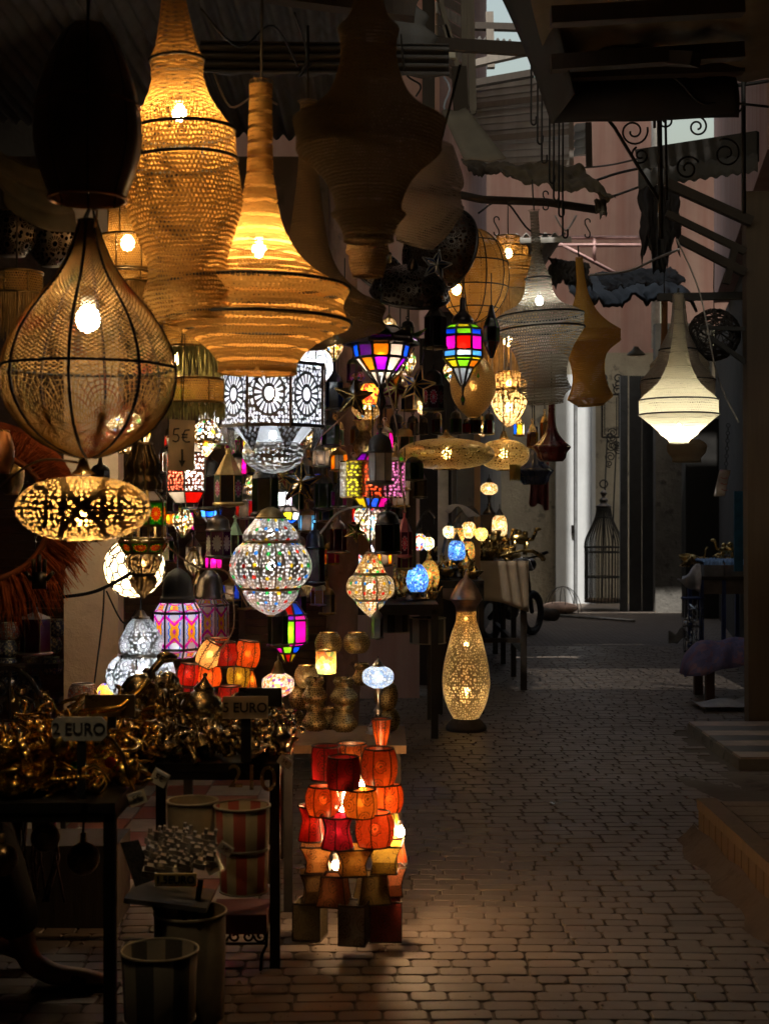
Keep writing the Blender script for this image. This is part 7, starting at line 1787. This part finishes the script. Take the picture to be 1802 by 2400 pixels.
for k in range(3): part(MB().tube([((-6+8*q+k*1)*s_, -.012, (14-k*14+4*math.sin(q*5))*s_) for q in range(3)], .003, 4), 'writing', plain((.4, .06, .05), .6), t)

# birdcage and the things around it
d_ = 23.3; s_ = d_/F; t = thing('bird_cage', 'tall domed wire bird cage beside the dark door', 'bird cage', P(1414, 1412, d_))
pf = [(44, 0), (44, 118), (45, 130), (42, 150), (30, 176), (20, 200), (16, 222)]
ps = smooth_prof([(r*s_, z*s_) for r, z in pf], 3)
f = MB()
for k in range(34): f.tube([(q.x*math.cos(k*2*PI/34), q.x*math.sin(k*2*PI/34), q.y) for q in ps], .007, 4)
part(f, 'wire', BLACK, t)
for z, r in ((2, 44), (60, 44), (118, 44), (130, 45), (200, 20)): part(MB().ring((0, 0, z*s_), r*s_, .012, 32, 5), 'hoop', BLACK, t)
part(MB().lathe([(16*s_, 222*s_), (20*s_, 226*s_), (8*s_, 232*s_), (11*s_, 240*s_), (4*s_, 248*s_), (9*s_, 256*s_), (2*s_, 264*s_)], 16, .01, 2), 'finial', DARKMETAL, t)
part(MB().ring((0, 0, 278*s_), 9*s_, .012, 16, 5, 'y'), 'ring', BLACK, t); part(MB().lathe([(.001, .01), (43*s_, .01), (43*s_, .06)], 32, .05, 1), 'tray', plain((.25, .2, .15), .7), t)
t = thing('mirror_frame', 'ornate iron mirror frame hanging on the cream stucco', 'frame', P(1430, 975, 24.7)); s_ = 24.7/F
f = MB(); f.bar((-20*s_, 0, -50*s_), (-20*s_, 0, 50*s_), .03); f.bar((20*s_, 0, -50*s_), (20*s_, 0, 50*s_), .03); f.bar((-20*s_, 0, 50*s_), (20*s_, 0, 50*s_), .03); f.bar((-20*s_, 0, -50*s_), (20*s_, 0, -50*s_), .03); f.bar((-14*s_, 0, -44*s_), (-14*s_, 0, 44*s_), .015); f.bar((14*s_, 0, -44*s_), (14*s_, 0, 44*s_), .015)
part(f, 'frame', IRON, t, False)
for k in range(6): part(MB().tube(spiral((-17*s_+(k % 2)*34*s_, -.01, (60+14*(k//2))*s_), 12*s_, 1.4, 1 if k % 2 else -1, k), .012, 4), 'scroll', IRON, t)
t = thing('iron_screen', 'tangle of scrolled iron brackets leaning on the cream stucco', 'ironwork', P(1436, 1070, 24.4)); s_ = 24.4/F
for k in range(9): part(MB().tube(spiral((RN.uniform(-12, 12)*s_, -.02*k, RN.uniform(-30, 60)*s_), RN.uniform(8, 15)*s_, 1.6, RN.choice((1, -1)), k), .010, 4), 'scroll', IRON, t)
for x in (-14, 8): part(MB().tube([(x*s_, 0, 40*s_), (x*s_-.05, 0, -120*s_), (x*s_-.1, -.1, -330*s_)], .014, 5), 'bar', IRON, t)
m = MB(); m.grid(lambda u, v: P(1238+46*u+4*math.sin(v*3)*(1-u), 1080+6*math.sin(u*9)+v*(100+12*u), 20)+Vector((0, .08*math.sin(u*17), 0)), 24, 8, thick=.01)
solo(m, 'red_cloth', plain((.30, .075, .065), .9), 'faded red pleated cloth hanging on the grey plaster wall', 'cloth')
# moped behind the far table
t = thing('moped', 'black moped parked behind the high brass table', 'moped', (X(1196, 18), 18, 0), None, (0, 0, 1.0))
for x in (-.55, .60):
    w_ = part(MB().ring((x, 0, .29), .25, .045, 28, 8, 'y'), 'tyre', plain((.02, .02, .02), .8), t)
    part(MB().ring((x, 0, .29), .2, .015, 24, 6, 'y'), 'rim', DARKMETAL, w_)
f = MB(); f.tube([(.60, .0, .29), (.47, 0, .75), (.42, 0, .98)], .03, 8); f.tube([(.45, 0, .8), (.2, 0, .45), (-.3, 0, .42), (-.55, 0, .29)], .035, 8); part(f, 'frame', BLACK, t)
part(MB().ball((.15, 0, .62), .14, 12, 8, (1.6, .8, .9)), 'tank', plain((.025, .02, .02), .25), t); part(MB().ball((-.28, 0, .74), .12, 12, 8, (2., 1., .55)), 'seat', BLACK, t)
part(MB().tube([(.30, -.33, 1.08), (.42, -.2, 1.04), (.43, 0, 1.0), (.42, .2, 1.04), (.30, .33, 1.08)], .014, 6), 'handlebar', DARKMETAL, t)
for sy in (-1, 1): part(MB().tube([(.34, sy*.27, 1.06), (.27, sy*.38, 1.09)], .022, 7), 'grip', BLACK, t)
part(MB().ball((.54, 0, .92), .085, 10, 8), 'headlight', DARKMETAL, t); part(MB().ball((-.0, 0, .36), .13, 10, 8, (1.2, .8, 1)), 'engine', DARKMETAL, t)
m = MB(); m.ball((0, 0, .08), .25, 14, 8, (1.2, 1, .4)); solo(m, 'cushion', plain((.34, .24, .20), .9, 0, .5, 6.), 'pale cushion lying at the foot of the white door', 'cushion', (X(1310, 22.5), 22.5, 0))
m = MB(); [m.tube([(.3*math.cos(a)*math.cos(PI*i/10), .3*math.sin(a)*math.cos(PI*i/10), .42*math.sin(PI*i/10)) for i in range(11)], .006, 4) for a in (0, .8, 1.6, 2.4)]
solo(m, 'wire_dome', IRON, 'wire dome standing over the pale cushion', 'wire dome', (X(1318, 22.6), 22.6, 0))
m = MB(); m.lathe([(.001, -.14), (.09, -.14), (.09, .14), (.001, .14)], 18, .02, 1); solo(m, 'roller', WOOD_D, 'dark wooden roller on the ground by the high brass table', 'roller', (X(1288, 21), 21, .09), rot=(PI/2, 0, .4))
solo(MB().tube([(0, 0, 0), (.5, -.5, .0), (1.0, -1.1, 0)], .022, 6), 'pipe', plain((.3, .29, .27), .5, .6), 'grey pipe lying across the ground at the alley end', 'pipe', (X(1302, 21.6), 21.6, .03))
solo(MB().lathe([(.03, .10), (.05, .06), (.10, .02), (.11, 0)], 14, .01, 2), 'pendant_shade', plain((.42, .40, .36), .6), 'small white enamel lamp shade hanging by the dark door', 'lampshade', P(1490, 832, 17))
m = MB(); m.grid(lambda u, v: P(1565+u*50, 1478+v*26+6*math.sin(u*7), 17)+Vector((0, 0, .02*math.sin(u*13+v*5))), 10, 6, thick=.01); solo(m, 'clear_bag', plain((.2, .2, .2), .2), 'grey plastic bag slumped by the grey stucco wall', 'bag')

# puddled wet glints on the paving are left to the stones; two dropped foil scraps
solo(MB().grid(lambda u, v: (u*.06, v*.03, .012+.004*math.sin(u*9)), 4, 3), 'foil_scrap', plain((.8, .8, .82), .12, 1.), 'bright foil scrap lying on the dark middle paving', 'litter', (X(1290, 7.75)-.01, 7.75, .0))
solo(MB().grid(lambda u, v: (u*.07, v*.02, .012+.003*math.sin(u*9)), 4, 3), 'foil_scrap', plain((.5, .5, .5), .2, 1.), 'dull foil scrap on the paving nearer the platform', 'litter', (X(1472, 7.25), 7.25, .0))

# ------------------------------------------------ hooks, scrollwork, cables
for i, (x, y1) in enumerate(((1245, 293), (1260, 338), (1270, 383), (1288, 430), (1298, 470), (1310, 508), (1319, 558))):
    d = 7.6; pts = [P(x, 110, d), P(x-1, y1-40, d)]+[P(x+5-6*math.cos(PI*q/7), y1-9+9*math.sin(PI*q/7), d) for q in range(8)]+[P(x+11, y1-20, d)]
    solo(MB().tube(pts, .0055, 6), 'rod_hook', IRON, f'{("shortest", "second shortest", "third", "fourth", "fifth", "second longest", "longest")[i]} of the seven long iron hook rods on the crossing beam', 'hook', group=None)
for i, (x, y, d) in enumerate(((1376, 535, 8.9), (1163, 530, 9.0), (1278, 470, 8.4), (1640, 800, 10.5), (1625, 790, 10.5))):
    s_ = d/F; m = MB(); m.tube([(6*s_*math.cos(PI*q/8), 0, (16+6*math.sin(PI*q/8))*s_) for q in range(-1, 9)]+[(-5.5*s_, 0, 10*s_), (0, 0, 0), (5.5*s_, 0, -10*s_)]+[(6*s_*math.cos(PI*q/8), 0, (-16-6*math.sin(PI*q/8))*s_) for q in range(0, 10)], .0045, 5)
    solo(m, 's_hook', IRON, ('iron hook over the mustard crocheted lamp', 'large iron hook over the stepped raffia lamp', 'iron hook over the grey green crocheted lamp', 'right black hook beside the white crocheted lamp', 'left black hook beside the white crocheted lamp')[i], 'hook', P(x, y, d))
t = thing('iron_bracket', 'wrought iron bracket full of scrolls under the right canopy', 'ironwork', P(1545, 600, 7.2)); o0 = P(1545, 600, 7.2)
for q in ((1540, -60, 1548, 560, .014), (1530, -60, 1533, 300, .008), (1556, 120, 1562, 470, .007), (1740, -20, 1742, 500, .012)):
    part(MB().tube([rel(q[0], q[1], 7.2), rel(q[2], q[3], 7.2)], q[4], 6), 'upright', IRON, t)
part(MB().tube([rel(1352, 190, 7.2), rel(1440, 300, 7.2), rel(1500, 400, 7.2), rel(1545, 470, 7.2)], .009, 6), 'stay', IRON, t)
part(MB().tube([rel(1352, 190, 7.2), rel(1420, 222, 7.2), rel(1480, 232, 7.2), rel(1525, 262, 7.2)], .007, 6), 'stay', IRON, t)
for cx, cyy, r, dr, a in ((1484, 308, 34, -1, .3), (1500, 365, 22, 1, 2), (1593, 76, 27, 1, 0), (1642, 72, 27, -1, 3), (1381, 194, 21, 1, 1), (1418, 205, 24, -1, 2), (1735, 185, 22, 1, 1), (1715, 246, 24, -1, 0), (1535, 232, 33, 1, 3), (1633, 297, 25, -1, 2), (1560, 282, 22, 1, 1), (1657, 120, 18, 1, 0), (1690, 120, 40, -1, 1), (1610, 395, 30, 1, .5), (1700, 360, 36, -1, 2), (1470, 20, 26, 1, 2), (1560, 30, 24, -1, .4)):
    part(MB().tube(spiral(rel(cx, cyy, 7.2), r*7.2/F, 1.55, dr, a, 34), .0055, 5), 'scroll', IRON, t)
def cable(pts, r, label, d=None, col=BLACK, name='cable'):
    p = [P(x, y, dd) for x, y, dd in pts]; q = []
    for i in range(len(p)-1):
        p0, p1, p2, p3 = p[max(0, i-1)], p[i], p[i+1], p[min(len(p)-1, i+2)]
        for k in range(6):
            u = k/6; q.append(.5*((2*p1)+(p2-p0)*u+(2*p0-5*p1+4*p2-p3)*u*u+(3*p1-p0-3*p2+p3)*u**3))
    q.append(p[-1]); solo(MB().tube(q, r, 5), name, col, label, 'cable')
GRC = plain((.30, .28, .26), .6); BRC = plain((.32, .2, .11), .6)
cable([(1425, -20, 7), (1490, 90, 7), (1560, 150, 7.1), (1680, 200, 7.2), (1800, 190, 7.2)], .010, 'thick black cable sweeping under the right canopy')
cable([(1520, 140, 7), (1590, 190, 7), (1640, 240, 7), (1700, 240, 7), (1800, 250, 7)], .007, 'thin black cable sagging across the iron scrollwork')
cable([(1390, 425, 12), (1440, 408, 12), (1495, 395, 11.5)], .012, 'twisted wire from the awning end to the right roof', col=BLACK)
cable([(1400, 472, 11), (1450, 455, 11), (1505, 435, 11)], .010, 'second twisted wire from the awning end to the right roof')
cable([(1340, 395, 16), (1420, 388, 15), (1495, 372, 12)], .010, 'upper twisted wire crossing the pink tower')
cable([(1380, 645, 13), (1470, 635, 13), (1540, 605, 13), (1590, 585, 12)], .012, 'pale grey cable looping past the dark awning', col=GRC)
cable([(1585, 560, 10), (1640, 690, 10), (1680, 880, 10), (1730, 990, 10)], .006, 'slanting grey cord right of the white crocheted lamp', col=GRC)
cable([(1120, 500, 11), (1180, 470, 11), (1240, 540, 11.5), (1290, 550, 12)], .008, 'loop of black cable over the stepped raffia lamp')
cable([(1300, 505, 20), (1325, 540, 20), (1350, 505, 20)], .015, 'loose cable loop on the pink tower', col=GRC)
cable([(470, 20, 5.4), (560, 110, 5.6), (640, 60, 6), (700, 160, 6.3)], .005, 'black cable looping below the stall roof')
cable([(690, 30, 6), (720, 130, 6.2), (700, 180, 6.3), (730, 150, 6.4)], .005, 'second black cable looping below the stall roof')
cable([(940, 80, 6.6), (950, 170, 6.7), (985, 200, 6.8), (975, 225, 6.9)], .005, 'black cable hanging from the torn sheet')
cable([(500, 165, 8), (540, 250, 8), (600, 225, 8), (650, 245, 8.2)], .008, 'cable bundle before the pink upper wall', col=BRC)
cable([(380, 1270, 6.2), (460, 1330, 6.2), (530, 1340, 6.3), (580, 1420, 6.4)], .004, 'brown flex looping beside the painted lantern', col=BRC)
cable([(140, 1400, 6), (210, 1390, 6), (260, 1370, 6), (330, 1330, 6)], .008, 'thick dark flex across the beige pier')
cable([(245, 1380, 6), (240, 1460, 6), (222, 1600, 6.1)], .004, 'thin dark flex hanging down the beige pier')
cable([(250, 1385, 6), (290, 1460, 6), (320, 1430, 6)], .004, 'dark flex looping to the rosette lamp')
cable([(0, 1140, 4.6), (90, 1080, 4.4), (190, 1085, 4.2)], .004, 'brown flex running to the honeycomb saucer', col=BRC)
cable([(500, 1540, 6.3), (545, 1480, 6.4), (545, 1400, 6.5), (520, 1395, 6.5), (528, 1420, 6.5)], .0035, 'brown flex above the goatskin lamps', col=BRC)
cable([(600, 1110, 6.6), (700, 1060, 6.8), (800, 980, 7), (850, 900, 7)], .004, 'pale flex running up to the faceted lantern', col=BRC)
cable([(750, 1250, 7), (795, 1200, 7), (850, 1185, 7)], .006, 'pale wire beside the rusty red lantern', col=GRC)
cable([(900, 870, 7), (930, 1000, 7), (935, 1080, 7), (950, 1200, 7.3)], .004, 'brown flex hanging before the planks', col=BRC)
